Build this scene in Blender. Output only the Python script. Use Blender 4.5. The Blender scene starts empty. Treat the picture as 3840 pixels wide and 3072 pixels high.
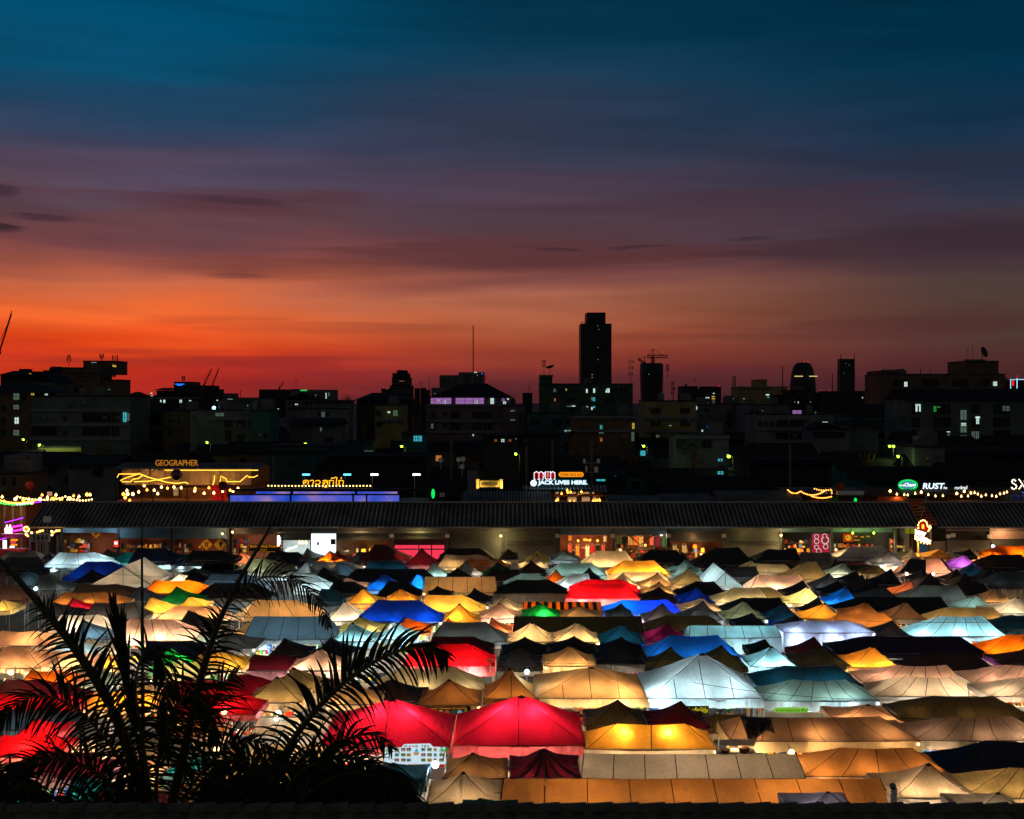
import bpy, math, random
from mathutils import Vector, Matrix, noise
R_ = random.Random(7)
F = 4200.0      # focal length in photo pixels
H = 18.0        # camera height in metres
HY = 1500.0     # horizon row in the photo
sc = bpy.context.scene
col = sc.collection

def W(px, py, D):
    return Vector(((px - 1920.0) * D / F, D, H - (py - HY) * D / F))
def WX(px, D): return (px - 1920.0) * D / F
def WZ(py, D): return H - (py - HY) * D / F
def Z_(ox, oy, s=2.156):
    return lambda x, y: (ox + x / s, oy + y / s)
ZN = {'A': Z_(0, 2040), 'B': Z_(900, 2040), 'C': Z_(1850, 2040), 'D': Z_(2840, 2040),
      'E': Z_(0, 2500, 1.96), 'F': Z_(900, 2500), 'G': Z_(1850, 2500), 'H': Z_(2840, 2500),
      'I': Z_(0, 1130), 'J': Z_(950, 1130), 'K': Z_(1900, 1130), 'L': Z_(2840, 1130),
      'M': Z_(0, 1650), 'N': Z_(950, 1650), 'O': Z_(1900, 1650), 'Q': Z_(2840, 1650),
      'V': Z_(0, 0, 0.5615), 'S': Z_(0, 0, 1.0)}

def lin(c):
    return tuple(((v / 255.0) / 12.92 if v / 255.0 <= 0.04045 else ((v / 255.0 + 0.055) / 1.055) ** 2.4) for v in c)

def tag(o, label=None, cat=None, group=None, kind=None):
    if label: o['label'] = label
    if cat: o['category'] = cat
    if group: o['group'] = group
    if kind: o['kind'] = kind
    return o

def empty(name, loc, label=None, cat=None, group=None):
    o = bpy.data.objects.new(name, None)
    o.empty_display_size = 0.3
    o.location = loc
    col.objects.link(o)
    return tag(o, label, cat, group)

class MB:
    def __init__(s): s.v = []; s.f = []; s.m = []
    def quad(s, a, b, c, d, mi=0):
        n = len(s.v); s.v += [tuple(a), tuple(b), tuple(c), tuple(d)]; s.f.append((n, n + 1, n + 2, n + 3)); s.m.append(mi)
    def poly(s, pts, mi=0):
        n = len(s.v); s.v += [tuple(p) for p in pts]; s.f.append(tuple(range(n, n + len(pts)))); s.m.append(mi)
    def box(s, x0, x1, y0, y1, z0, z1, mi=0):
        n = len(s.v)
        s.v += [(x0, y0, z0), (x1, y0, z0), (x1, y1, z0), (x0, y1, z0), (x0, y0, z1), (x1, y0, z1), (x1, y1, z1), (x0, y1, z1)]
        for q in ((0, 3, 2, 1), (4, 5, 6, 7), (0, 1, 5, 4), (1, 2, 6, 5), (2, 3, 7, 6), (3, 0, 4, 7)):
            s.f.append(tuple(n + i for i in q)); s.m.append(mi)
        return s
    def tube(s, pts, r, seg=6, mi=0, cap=True):
        pts = [Vector(p) for p in pts]
        rs = r if isinstance(r, (list, tuple)) else [r] * len(pts)
        n0 = len(s.v)
        for i, p in enumerate(pts):
            t = (pts[min(i + 1, len(pts) - 1)] - pts[max(i - 1, 0)])
            if t.length < 1e-9: t = Vector((0, 0, 1))
            t.normalize()
            up = Vector((0, 0, 1)) if abs(t.z) < .9 else Vector((0, 1, 0))
            a = t.cross(up).normalized(); b = t.cross(a)
            for k in range(seg):
                an = 2 * math.pi * k / seg
                s.v.append(tuple(p + (a * math.cos(an) + b * math.sin(an)) * rs[i]))
        for i in range(len(pts) - 1):
            for k in range(seg):
                k2 = (k + 1) % seg
                s.f.append((n0 + i * seg + k, n0 + i * seg + k2, n0 + (i + 1) * seg + k2, n0 + (i + 1) * seg + k)); s.m.append(mi)
        if cap:
            s.f.append(tuple(n0 + k for k in range(seg))); s.m.append(mi)
            e = n0 + (len(pts) - 1) * seg
            s.f.append(tuple(e + k for k in reversed(range(seg)))); s.m.append(mi)
        return s
    def ball(s, c, r, seg=8, rings=5, mi=0, sz=1.0):
        n0 = len(s.v); c = Vector(c)
        s.v.append((c.x, c.y, c.z + r * sz))
        for i in range(1, rings):
            th = math.pi * i / rings
            for k in range(seg):
                a = 2 * math.pi * k / seg
                s.v.append((c.x + r * math.sin(th) * math.cos(a), c.y + r * math.sin(th) * math.sin(a), c.z + r * sz * math.cos(th)))
        s.v.append((c.x, c.y, c.z - r * sz)); last = len(s.v) - 1
        for k in range(seg):
            s.f.append((n0, n0 + 1 + k, n0 + 1 + (k + 1) % seg)); s.m.append(mi)
            e = n0 + 1 + (rings - 2) * seg
            s.f.append((last, e + (k + 1) % seg, e + k)); s.m.append(mi)
        for i in range(rings - 2):
            for k in range(seg):
                a = n0 + 1 + i * seg
                s.f.append((a + k, a + seg + k, a + seg + (k + 1) % seg, a + (k + 1) % seg)); s.m.append(mi)
        return s
    def lathe(s, c, prof, seg=16, mi=0):
        # prof: list of (radius, z)
        n0 = len(s.v)
        for (r, z) in prof:
            for k in range(seg):
                a = 2 * math.pi * k / seg
                s.v.append((c[0] + r * math.cos(a), c[1] + r * math.sin(a), c[2] + z))
        for i in range(len(prof) - 1):
            for k in range(seg):
                s.f.append((n0 + i * seg + k, n0 + i * seg + (k + 1) % seg, n0 + (i + 1) * seg + (k + 1) % seg, n0 + (i + 1) * seg + k)); s.m.append(mi)
        return s
    def disc(s, c, rx, rz, y, depth=0.06, seg=24, mi=0):
        # flat disc facing the -Y side
        f = []; b = []
        for k in range(seg):
            a = 2 * math.pi * k / seg
            f.append((c[0] + rx * math.cos(a), y, c[1] + rz * math.sin(a)))
            b.append((c[0] + rx * math.cos(a), y + depth, c[1] + rz * math.sin(a)))
        s.poly(f, mi)
        for k in range(seg):
            s.quad(f[k], b[k], b[(k + 1) % seg], f[(k + 1) % seg], mi)
        return s
    def build(s, name, mats, parent=None, smooth=False):
        if not isinstance(mats, (list, tuple)): mats = [mats]
        if parent is not None:
            off = parent.location.copy()
            p = parent.parent
            while p is not None:
                off += p.location; p = p.parent
            loc = Vector((0, 0, 0))
        else:
            xs = [v[0] for v in s.v]; ys = [v[1] for v in s.v]; zs = [v[2] for v in s.v]
            off = Vector(((min(xs) + max(xs)) / 2, (min(ys) + max(ys)) / 2, min(zs))); loc = off.copy()
        me = bpy.data.meshes.new(name)
        me.from_pydata([(v[0] - off.x, v[1] - off.y, v[2] - off.z) for v in s.v], [], s.f)
        for m in mats: me.materials.append(m)
        me.polygons.foreach_set('material_index', s.m)
        if smooth: me.polygons.foreach_set('use_smooth', [True] * len(s.f))
        me.update()
        o = bpy.data.objects.new(name, me); o.location = loc
        col.objects.link(o)
        if parent is not None: o.parent = parent
        return o

# ---------------------------------------------------------------- materials
def _mat(name):
    m = bpy.data.materials.new(name); m.use_nodes = True
    nt = m.node_tree; nt.nodes.clear()
    out = nt.nodes.new('ShaderNodeOutputMaterial')
    return m, nt, out
def _n(nt, typ, **kw):
    n = nt.nodes.new(typ)
    for k, v in kw.items(): setattr(n, k, v)
    return n
def math_(nt, op, a, b=None, c=None):
    n = _n(nt, 'ShaderNodeMath', operation=op)
    for i, v in enumerate((a, b, c)):
        if v is None: continue
        if isinstance(v, (int, float)): n.inputs[i].default_value = v
        else: nt.links.new(v, n.inputs[i])
    return n.outputs[0]

def emis(name, c, strength):
    m, nt, out = _mat(name)
    e = _n(nt, 'ShaderNodeEmission'); e.inputs[0].default_value = (*lin(c), 1); e.inputs[1].default_value = strength
    nt.links.new(e.outputs[0], out.inputs[0])
    return m

def plain(name, c, rough=0.7, var=0.25, scale=2.0, metal=0.0, bump=0.0, spec=0.3):
    m, nt, out = _mat(name); L = nt.links.new
    b = _n(nt, 'ShaderNodeBsdfPrincipled')
    b.inputs['Roughness'].default_value = rough; b.inputs['Metallic'].default_value = metal
    b.inputs['Specular IOR Level'].default_value = spec
    tc = _n(nt, 'ShaderNodeTexCoord')
    no = _n(nt, 'ShaderNodeTexNoise'); no.inputs['Scale'].default_value = scale; no.inputs['Detail'].default_value = 6
    L(tc.outputs['Object'], no.inputs['Vector'])
    mx = _n(nt, 'ShaderNodeMapRange'); mx.inputs[1].default_value = .3; mx.inputs[2].default_value = .7
    mx.inputs[3].default_value = 1 - var; mx.inputs[4].default_value = 1 + var
    L(no.outputs[0], mx.inputs[0])
    vm = _n(nt, 'ShaderNodeVectorMath', operation='SCALE'); vm.inputs[0].default_value = lin(c)
    L(mx.outputs[0], vm.inputs['Scale']); L(vm.outputs[0], b.inputs['Base Color'])
    if bump:
        bp = _n(nt, 'ShaderNodeBump'); bp.inputs['Strength'].default_value = bump; bp.inputs['Distance'].default_value = .03
        L(no.outputs[0], bp.inputs['Height']); L(bp.outputs[0], b.inputs['Normal'])
    L(b.outputs[0], out.inputs[0])
    return m

def fabric(name, c, t, gloss=0.05, dirt=0.25, rough=0.45):
    """thin canopy cloth: diffuse + translucent, with slight stains, weave and creases"""
    m, nt, out = _mat(name); L = nt.links.new
    tc = _n(nt, 'ShaderNodeTexCoord'); oi = _n(nt, 'ShaderNodeObjectInfo')
    add = _n(nt, 'ShaderNodeVectorMath', operation='ADD')
    sc_ = _n(nt, 'ShaderNodeVectorMath', operation='SCALE'); sc_.inputs[0].default_value = (37, 17, 71)
    L(oi.outputs['Random'], sc_.inputs['Scale']); L(tc.outputs['Object'], add.inputs[0]); L(sc_.outputs[0], add.inputs[1])
    n1 = _n(nt, 'ShaderNodeTexNoise'); n1.inputs['Scale'].default_value = .9; n1.inputs['Detail'].default_value = 5
    L(add.outputs[0], n1.inputs['Vector'])
    n2 = _n(nt, 'ShaderNodeTexNoise'); n2.inputs['Scale'].default_value = 9; n2.inputs['Detail'].default_value = 4
    L(add.outputs[0], n2.inputs['Vector'])
    a = _n(nt, 'ShaderNodeMapRange'); a.inputs[1].default_value = .3; a.inputs[2].default_value = .7; a.inputs[3].default_value = 1 - dirt; a.inputs[4].default_value = 1 + dirt * .5
    L(n1.outputs[0], a.inputs[0])
    b = _n(nt, 'ShaderNodeMapRange'); b.inputs[1].default_value = .3; b.inputs[2].default_value = .7; b.inputs[3].default_value = .9; b.inputs[4].default_value = 1.08
    L(n2.outputs[0], b.inputs[0])
    r = _n(nt, 'ShaderNodeMapRange'); r.inputs[3].default_value = .82; r.inputs[4].default_value = 1.12
    L(oi.outputs['Random'], r.inputs[0])
    k = math_(nt, 'MULTIPLY', math_(nt, 'MULTIPLY', a.outputs[0], b.outputs[0]), r.outputs[0])
    vm = _n(nt, 'ShaderNodeVectorMath', operation='SCALE'); vm.inputs[0].default_value = lin(c)
    L(k, vm.inputs['Scale'])
    # creases: noise stretched down the slope
    mp = _n(nt, 'ShaderNodeMapping'); mp.inputs['Scale'].default_value = (3.6, 1.0, 1.0)
    L(add.outputs[0], mp.inputs[0])
    n3 = _n(nt, 'ShaderNodeTexNoise'); n3.inputs['Scale'].default_value = .8; n3.inputs['Detail'].default_value = 3; n3.inputs['Distortion'].default_value = 1.2
    L(mp.outputs[0], n3.inputs['Vector'])
    bp = _n(nt, 'ShaderNodeBump'); bp.inputs['Strength'].default_value = .5; bp.inputs['Distance'].default_value = .12
    L(n3.outputs[0], bp.inputs['Height'])
    di = _n(nt, 'ShaderNodeBsdfDiffuse'); tr = _n(nt, 'ShaderNodeBsdfTranslucent'); gl = _n(nt, 'ShaderNodeBsdfGlossy')
    gl.inputs['Roughness'].default_value = rough; gl.inputs['Color'].default_value = (.8, .8, .8, 1)
    L(vm.outputs[0], di.inputs[0]); L(vm.outputs[0], tr.inputs[0])
    for q in (di, tr, gl): L(bp.outputs[0], q.inputs['Normal'])
    m1 = _n(nt, 'ShaderNodeMixShader'); m1.inputs[0].default_value = t
    L(di.outputs[0], m1.inputs[1]); L(tr.outputs[0], m1.inputs[2])
    m2 = _n(nt, 'ShaderNodeMixShader'); m2.inputs[0].default_value = gloss
    L(m1.outputs[0], m2.inputs[1]); L(gl.outputs[0], m2.inputs[2])
    L(m2.outputs[0], out.inputs[0])
    return m

# code: (sRGB, translucency, word)
FAB = {
 'bk': ((30, 30, 34), .06, 'black'), 'bb': ((52, 38, 32), .18, 'brownish black'), 'dg': ((72, 71, 72), .22, 'charcoal'),
 'gy': ((128, 123, 117), .38, 'grey'), 'sl': ((92, 108, 120), .38, 'slate blue'), 'dt': ((24, 78, 98), .42, 'dark teal'),
 'nb': ((22, 34, 64), .3, 'navy'), 'sg': ((160, 178, 160), .5, 'sage green'), 'wh': ((228, 232, 230), .55, 'white'),
 'cr': ((248, 230, 196), .56, 'cream'), 'be': ((220, 195, 160), .5, 'beige'), 'tn': ((222, 185, 135), .5, 'tan'),
 'kh': ((188, 170, 120), .45, 'khaki'), 'ol': ((98, 86, 48), .32, 'olive'), 'br': ((148, 116, 90), .42, 'brown'),
 'ob': ((205, 142, 78), .52, 'orange brown'), 'or': ((250, 125, 15), .6, 'orange'), 'go': ((250, 182, 62), .6, 'golden yellow'),
 'yw': ((245, 228, 135), .6, 'pale yellow'), 'rd': ((240, 12, 22), .6, 'bright red'), 'cm': ((190, 16, 40), .46, 'crimson'),
 'mr': ((105, 18, 30), .36, 'maroon'), 'gn': ((25, 165, 60), .52, 'green'), 'dn': ((20, 82, 50), .36, 'dark green'),
 'bl': ((15, 115, 240), .58, 'bright blue'), 'rb': ((8, 60, 180), .48, 'royal blue'), 'cy': ((180, 230, 236), .6, 'icy cyan'),
 'te': ((20, 130, 125), .5, 'teal'), 'mg': ((220, 45, 125), .5, 'magenta'), 'pc': ((250, 195, 160), .56, 'peach'),
 'sa': ((245, 140, 98), .5, 'salmon'), 'pu': ((130, 62, 170), .5, 'purple'), 'ro': ((232, 92, 96), .55, 'rose red'),
 'lv': ((190, 185, 220), .52, 'lilac grey'),
}
FM = {k: fabric('fabric_' + v[2].replace(' ', '_'), v[0], v[1]) for k, v in FAB.items()}
FM['bk'].node_tree.nodes
def vcol_backlit(c): return tuple(v + (244 - v) * .42 for v in c)
VMAT = {k: fabric('valance_' + v[2].replace(' ', '_'), vcol_backlit(v[0]) if v[1] > .3 else v[0], min(.68, v[1] + .12)) for k, v in FAB.items()}  # valances of lit tents: glow from behind whitened into the cloth colour
M_seam = plain('seam_tape_and_peak_shade', (48, 38, 32), .8, .1)
M_metal = plain('powder_coated_steel', (150, 150, 150), .5, .15, metal=.3)
M_dark = plain('dark_steel', (40, 40, 42), .6, .2)

# ---------------------------------------------------------------- world, camera
def make_world():
    w = bpy.data.worlds.new('World'); sc.world = w; w.use_nodes = True
    nt = w.node_tree; nt.nodes.clear(); L = nt.links.new
    out = nt.nodes.new('ShaderNodeOutputWorld'); bg = nt.nodes.new('ShaderNodeBackground')
    tc = _n(nt, 'ShaderNodeTexCoord'); sp = _n(nt, 'ShaderNodeSeparateXYZ'); L(tc.outputs['Generated'], sp.inputs[0])
    X, Y, Zc = sp.outputs
    hyp = math_(nt, 'SQRT', math_(nt, 'ADD', math_(nt, 'MULTIPLY', X, X), math_(nt, 'MULTIPLY', Y, Y)))
    hyp = math_(nt, 'MAXIMUM', hyp, 1e-4)
    el = math_(nt, 'DIVIDE', Zc, hyp)
    az = math_(nt, 'ARCTAN2', X, Y)
    # cloud coordinates: (azimuth, elevation stretched)
    cb = _n(nt, 'ShaderNodeCombineXYZ'); L(math_(nt, 'MULTIPLY', az, 1.0), cb.inputs[0])
    L(math_(nt, 'ADD', math_(nt, 'MULTIPLY', el, 8.0), math_(nt, 'MULTIPLY', az, -.35)), cb.inputs[1])
    n1 = _n(nt, 'ShaderNodeTexNoise'); n1.inputs['Scale'].default_value = 2.6; n1.inputs['Detail'].default_value = 5; n1.inputs['Roughness'].default_value = .42; n1.inputs['Distortion'].default_value = .6
    L(cb.outputs[0], n1.inputs['Vector'])
    cb2 = _n(nt, 'ShaderNodeCombineXYZ'); L(math_(nt, 'MULTIPLY', az, 1.3), cb2.inputs[0])
    L(math_(nt, 'MULTIPLY', el, 30.0), cb2.inputs[1])
    n2 = _n(nt, 'ShaderNodeTexNoise'); n2.inputs['Scale'].default_value = 3.2; n2.inputs['Detail'].default_value = 4; n2.inputs['Distortion'].default_value = .4
    L(cb2.outputs[0], n2.inputs['Vector'])
    elw = math_(nt, 'ADD', el, math_(nt, 'MULTIPLY', math_(nt, 'SUBTRACT', n1.outputs[0], .5), .075))
    elw = math_(nt, 'ADD', elw, .009)
    fac = math_(nt, 'MULTIPLY', elw, 2.5)
    def ramp(stops, k=.928):
        r = _n(nt, 'ShaderNodeValToRGB'); L(fac, r.inputs[0])
        e = r.color_ramp.elements
        while len(e) > 1: e.remove(e[-1])
        first = True
        for yv, c in sorted(stops, key=lambda q: -q[0]):
            p = (842 - yv) * .000424 * 2.5 * k
            if first: e[0].position = 0.0; e[0].color = (*lin(c), 1); first = False; continue
            q = e.new(min(p, 1)); q.color = (*lin(c), 1)
        return r.outputs[0]
    left = ramp([(842, (84, 35, 40)), (808, (112, 35, 40)), (780, (168, 40, 36)), (750, (206, 52, 34)), (710, (243, 76, 28)), (655, (242, 104, 46)), (600, (224, 108, 64)), (560, (214, 110, 74)), (520, (160, 86, 72)), (480, (118, 68, 70)), (430, (98, 64, 71)), (380, (88, 68, 80)), (320, (84, 72, 94)), (250, (60, 70, 98)), (180, (34, 70, 100)), (100, (10, 74, 106)), (0, (0, 80, 116))])
    mid = ramp([(842, (80, 37, 42)), (800, (96, 41, 44)), (760, (128, 50, 45)), (720, (152, 64, 46)), (680, (164, 78, 52)), (640, (176, 96, 66)), (600, (180, 106, 82)), (575, (146, 84, 74)), (540, (106, 62, 64)), (500, (98, 60, 66)), (440, (82, 61, 71)), (380, (80, 63, 78)), (300, (62, 64, 88)), (220, (44, 60, 84)), (140, (28, 60, 84)), (60, (10, 57, 81)), (0, (5, 54, 78))], 1.0)
    right = ramp([(842, (66, 37, 43)), (800, (74, 38, 43)), (760, (82, 44, 44)), (700, (84, 54, 50)), (650, (88, 64, 57)), (600, (84, 66, 63)), (550, (76, 58, 62)), (500, (67, 48, 57)), (450, (65, 54, 65)), (400, (58, 55, 72)), (340, (44, 52, 74)), (260, (28, 54, 80)), (180, (12, 54, 79)), (100, (2, 51, 75)), (0, (0, 46, 68))])
    def mr(v, a, b):
        m = _n(nt, 'ShaderNodeMapRange', interpolation_type='SMOOTHSTEP'); m.inputs[1].default_value = a; m.inputs[2].default_value = b
        L(v, m.inputs[0]); return m.outputs[0]
    def mix(f, a, b):
        m = _n(nt, 'ShaderNodeMix', data_type='RGBA')
        if isinstance(f, float): m.inputs[0].default_value = f
        else: L(f, m.inputs[0])
        for s_, v in ((m.inputs[6], a), (m.inputs[7], b)):
            if isinstance(v, tuple): s_.default_value = v
            else: L(v, s_)
        return m.outputs[2]
    c = mix(mr(az, -.34, .02), left, mid)
    c = mix(mr(az, -.02, .42), c, right)
    # streaks
    st = _n(nt, 'ShaderNodeMapRange'); st.inputs[1].default_value = .3; st.inputs[2].default_value = .7; st.inputs[3].default_value = .975; st.inputs[4].default_value = 1.025
    L(n2.outputs[0], st.inputs[0])
    vs = _n(nt, 'ShaderNodeVectorMath', operation='SCALE'); L(c, vs.inputs[0]); L(st.outputs[0], vs.inputs['Scale'])
    st2 = _n(nt, 'ShaderNodeMapRange'); st2.inputs[1].default_value = .32; st2.inputs[2].default_value = .68; st2.inputs[3].default_value = .8; st2.inputs[4].default_value = 1.14
    cb3 = _n(nt, 'ShaderNodeCombineXYZ'); L(math_(nt, 'MULTIPLY', az, 1.6), cb3.inputs[0]); L(math_(nt, 'ADD', math_(nt, 'MULTIPLY', el, 15.0), math_(nt, 'MULTIPLY', az, .8)), cb3.inputs[1]); cb3.inputs[2].default_value = 3.7
    n3 = _n(nt, 'ShaderNodeTexNoise'); n3.inputs['Scale'].default_value = 1.5; n3.inputs['Detail'].default_value = 4; n3.inputs['Roughness'].default_value = .5; n3.inputs['Distortion'].default_value = .8
    L(cb3.outputs[0], n3.inputs['Vector']); L(n3.outputs[0], st2.inputs[0])
    vs2 = _n(nt, 'ShaderNodeVectorMath', operation='SCALE'); L(vs.outputs[0], vs2.inputs[0]); L(st2.outputs[0], vs2.inputs['Scale'])
    c = vs2.outputs[0]
    hs = _n(nt, 'ShaderNodeHueSaturation'); hs.inputs['Saturation'].default_value = 1.0; hs.inputs['Value'].default_value = .95; L(c, hs.inputs['Color']); c = hs.outputs[0]
    # a few small dark cloud wisps
    def wisp(caz, cel, wa, we, dark, tint=(48, 34, 44), rag=1.2):
        nonlocal c
        da = math_(nt, 'DIVIDE', math_(nt, 'SUBTRACT', az, caz), wa)
        de = math_(nt, 'DIVIDE', math_(nt, 'SUBTRACT', math_(nt, 'ADD', el, math_(nt, 'MULTIPLY', math_(nt, 'SUBTRACT', n2.outputs[0], .5), .022)), cel), we)
        rr = math_(nt, 'SQRT', math_(nt, 'ADD', math_(nt, 'MULTIPLY', da, da), math_(nt, 'MULTIPLY', de, de)))
        rr = math_(nt, 'ADD', rr, math_(nt, 'MULTIPLY', math_(nt, 'MULTIPLY', math_(nt, 'ADD', math_(nt, 'SUBTRACT', n1.outputs[0], .5), math_(nt, 'SUBTRACT', n2.outputs[0], .5)), rag), 1.0))
        f = mr(rr, 1.15, .35)
        c = mix(math_(nt, 'MULTIPLY', f, dark), c, (*lin(tint), 1))
    az_of = lambda xv: math.atan((xv * 1.781 - 1920) / F)
    el_of = lambda yv: (842 - yv) * .000424
    wisp(az_of(420), el_of(418) * .96, .16, .013, .6, (88, 48, 54), 2.0)
    wisp(az_of(1120), el_of(535), .2, .017, .65, (88, 50, 52), 2.0)
    wisp(az_of(560), el_of(560) * .96, .13, .012, .5, (120, 62, 52), 2.0)
    wisp(az_of(1500), el_of(440), .2, .014, .5, (70, 48, 58), 2.0)
    wisp(az_of(2000), el_of(520) * .94, .2, .014, .5, (58, 42, 52), 2.0)
    wisp(az_of(1750), el_of(700) * .96, .2, .01, .35, (84, 46, 46), 2.0)
    wisp(az_of(760), el_of(690), .16, .008, .35, (140, 62, 44), 2.0)
    wisp(az_of(300), el_of(755) * .94, .2, .007, .4, (120, 38, 40), 2.0)
    wisp(az_of(0), el_of(486) * .93, .022, .0035, .85)
    wisp(az_of(95), el_of(468) * .94, .028, .002, .5)
    wisp(az_of(5), el_of(412) * .93, .016, .005, .55)
    wisp(az_of(1350), el_of(520), .04, .0018, .6)
    wisp(az_of(1180), el_of(525), .03, .0013, .45)
    wisp(az_of(1580), el_of(509), .03, .0015, .5)
    wisp(az_of(500), el_of(418) * .96, .06, .004, .4)
    wisp(az_of(500), el_of(575) * .96, .035, .004, .35)
    # east side of the sky, behind the viewer: dark blue dusk
    c = mix(mr(math_(nt, 'ABSOLUTE', az), .7, 1.5), c, (*lin((80, 78, 76)), 1))
    c = mix(mr(el, .5, 1.6), c, (*lin((46, 47, 48)), 1))
    c = mix(mr(el, -.005, -.03), c, (*lin((14, 12, 14)), 1))
    L(c, bg.inputs[0]); bg.inputs[1].default_value = 1.0
    L(bg.outputs[0], out.inputs[0])
make_world()
cam = bpy.data.cameras.new('camera'); cam.sensor_width = 36; cam.lens = F / 3840 * 36; cam.shift_y = -(1536 - HY) / 3840
cam.clip_start = .5; cam.clip_end = 20000
co = bpy.data.objects.new('camera', cam); co.location = (0, 0, H); co.rotation_euler = (math.radians(90), 0, 0); col.objects.link(co); sc.camera = co
sc.view_settings.view_transform = 'Standard'; sc.view_settings.look = 'None'; sc.view_settings.exposure = 0
sc.render.engine = 'CYCLES'
cy = sc.cycles
cy.use_denoising = True; cy.denoiser = 'OPENIMAGEDENOISE'
cy.max_bounces = 5; cy.diffuse_bounces = 3; cy.transmission_bounces = 4; cy.glossy_bounces = 2; cy.sample_clamp_indirect = 3.0
cy.caustics_reflective = False; cy.caustics_refractive = False
cy.use_light_tree = True

def lamp(loc, power, c, radius=.1, name='tent_lamp'):
    l = bpy.data.lights.new(name, 'POINT'); l.energy = power; l.color = c; l.shadow_soft_size = radius
    o = bpy.data.objects.new(name, l); o.location = loc; col.objects.link(o)
    return o
LC = {'w': (1, .62, .27), 'n': (1, .84, .66), 'c': (.62, .93, 1), 'y': (1, .8, .3), 'g': (.5, 1, .4), 'r': (1, .2, .15), 'b': (.15, .35, 1), 'm': (.9, .1, 1), 'p': (1, .55, .42)}

# ground
g = MB(); g.quad((-4000, -200, 0), (4000, -200, 0), (4000, 6000, 0), (-4000, 6000, 0))
go = g.build('ground', plain('asphalt', (62, 60, 58), .85, .3, .4, bump=.2)); tag(go, kind='structure')
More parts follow.
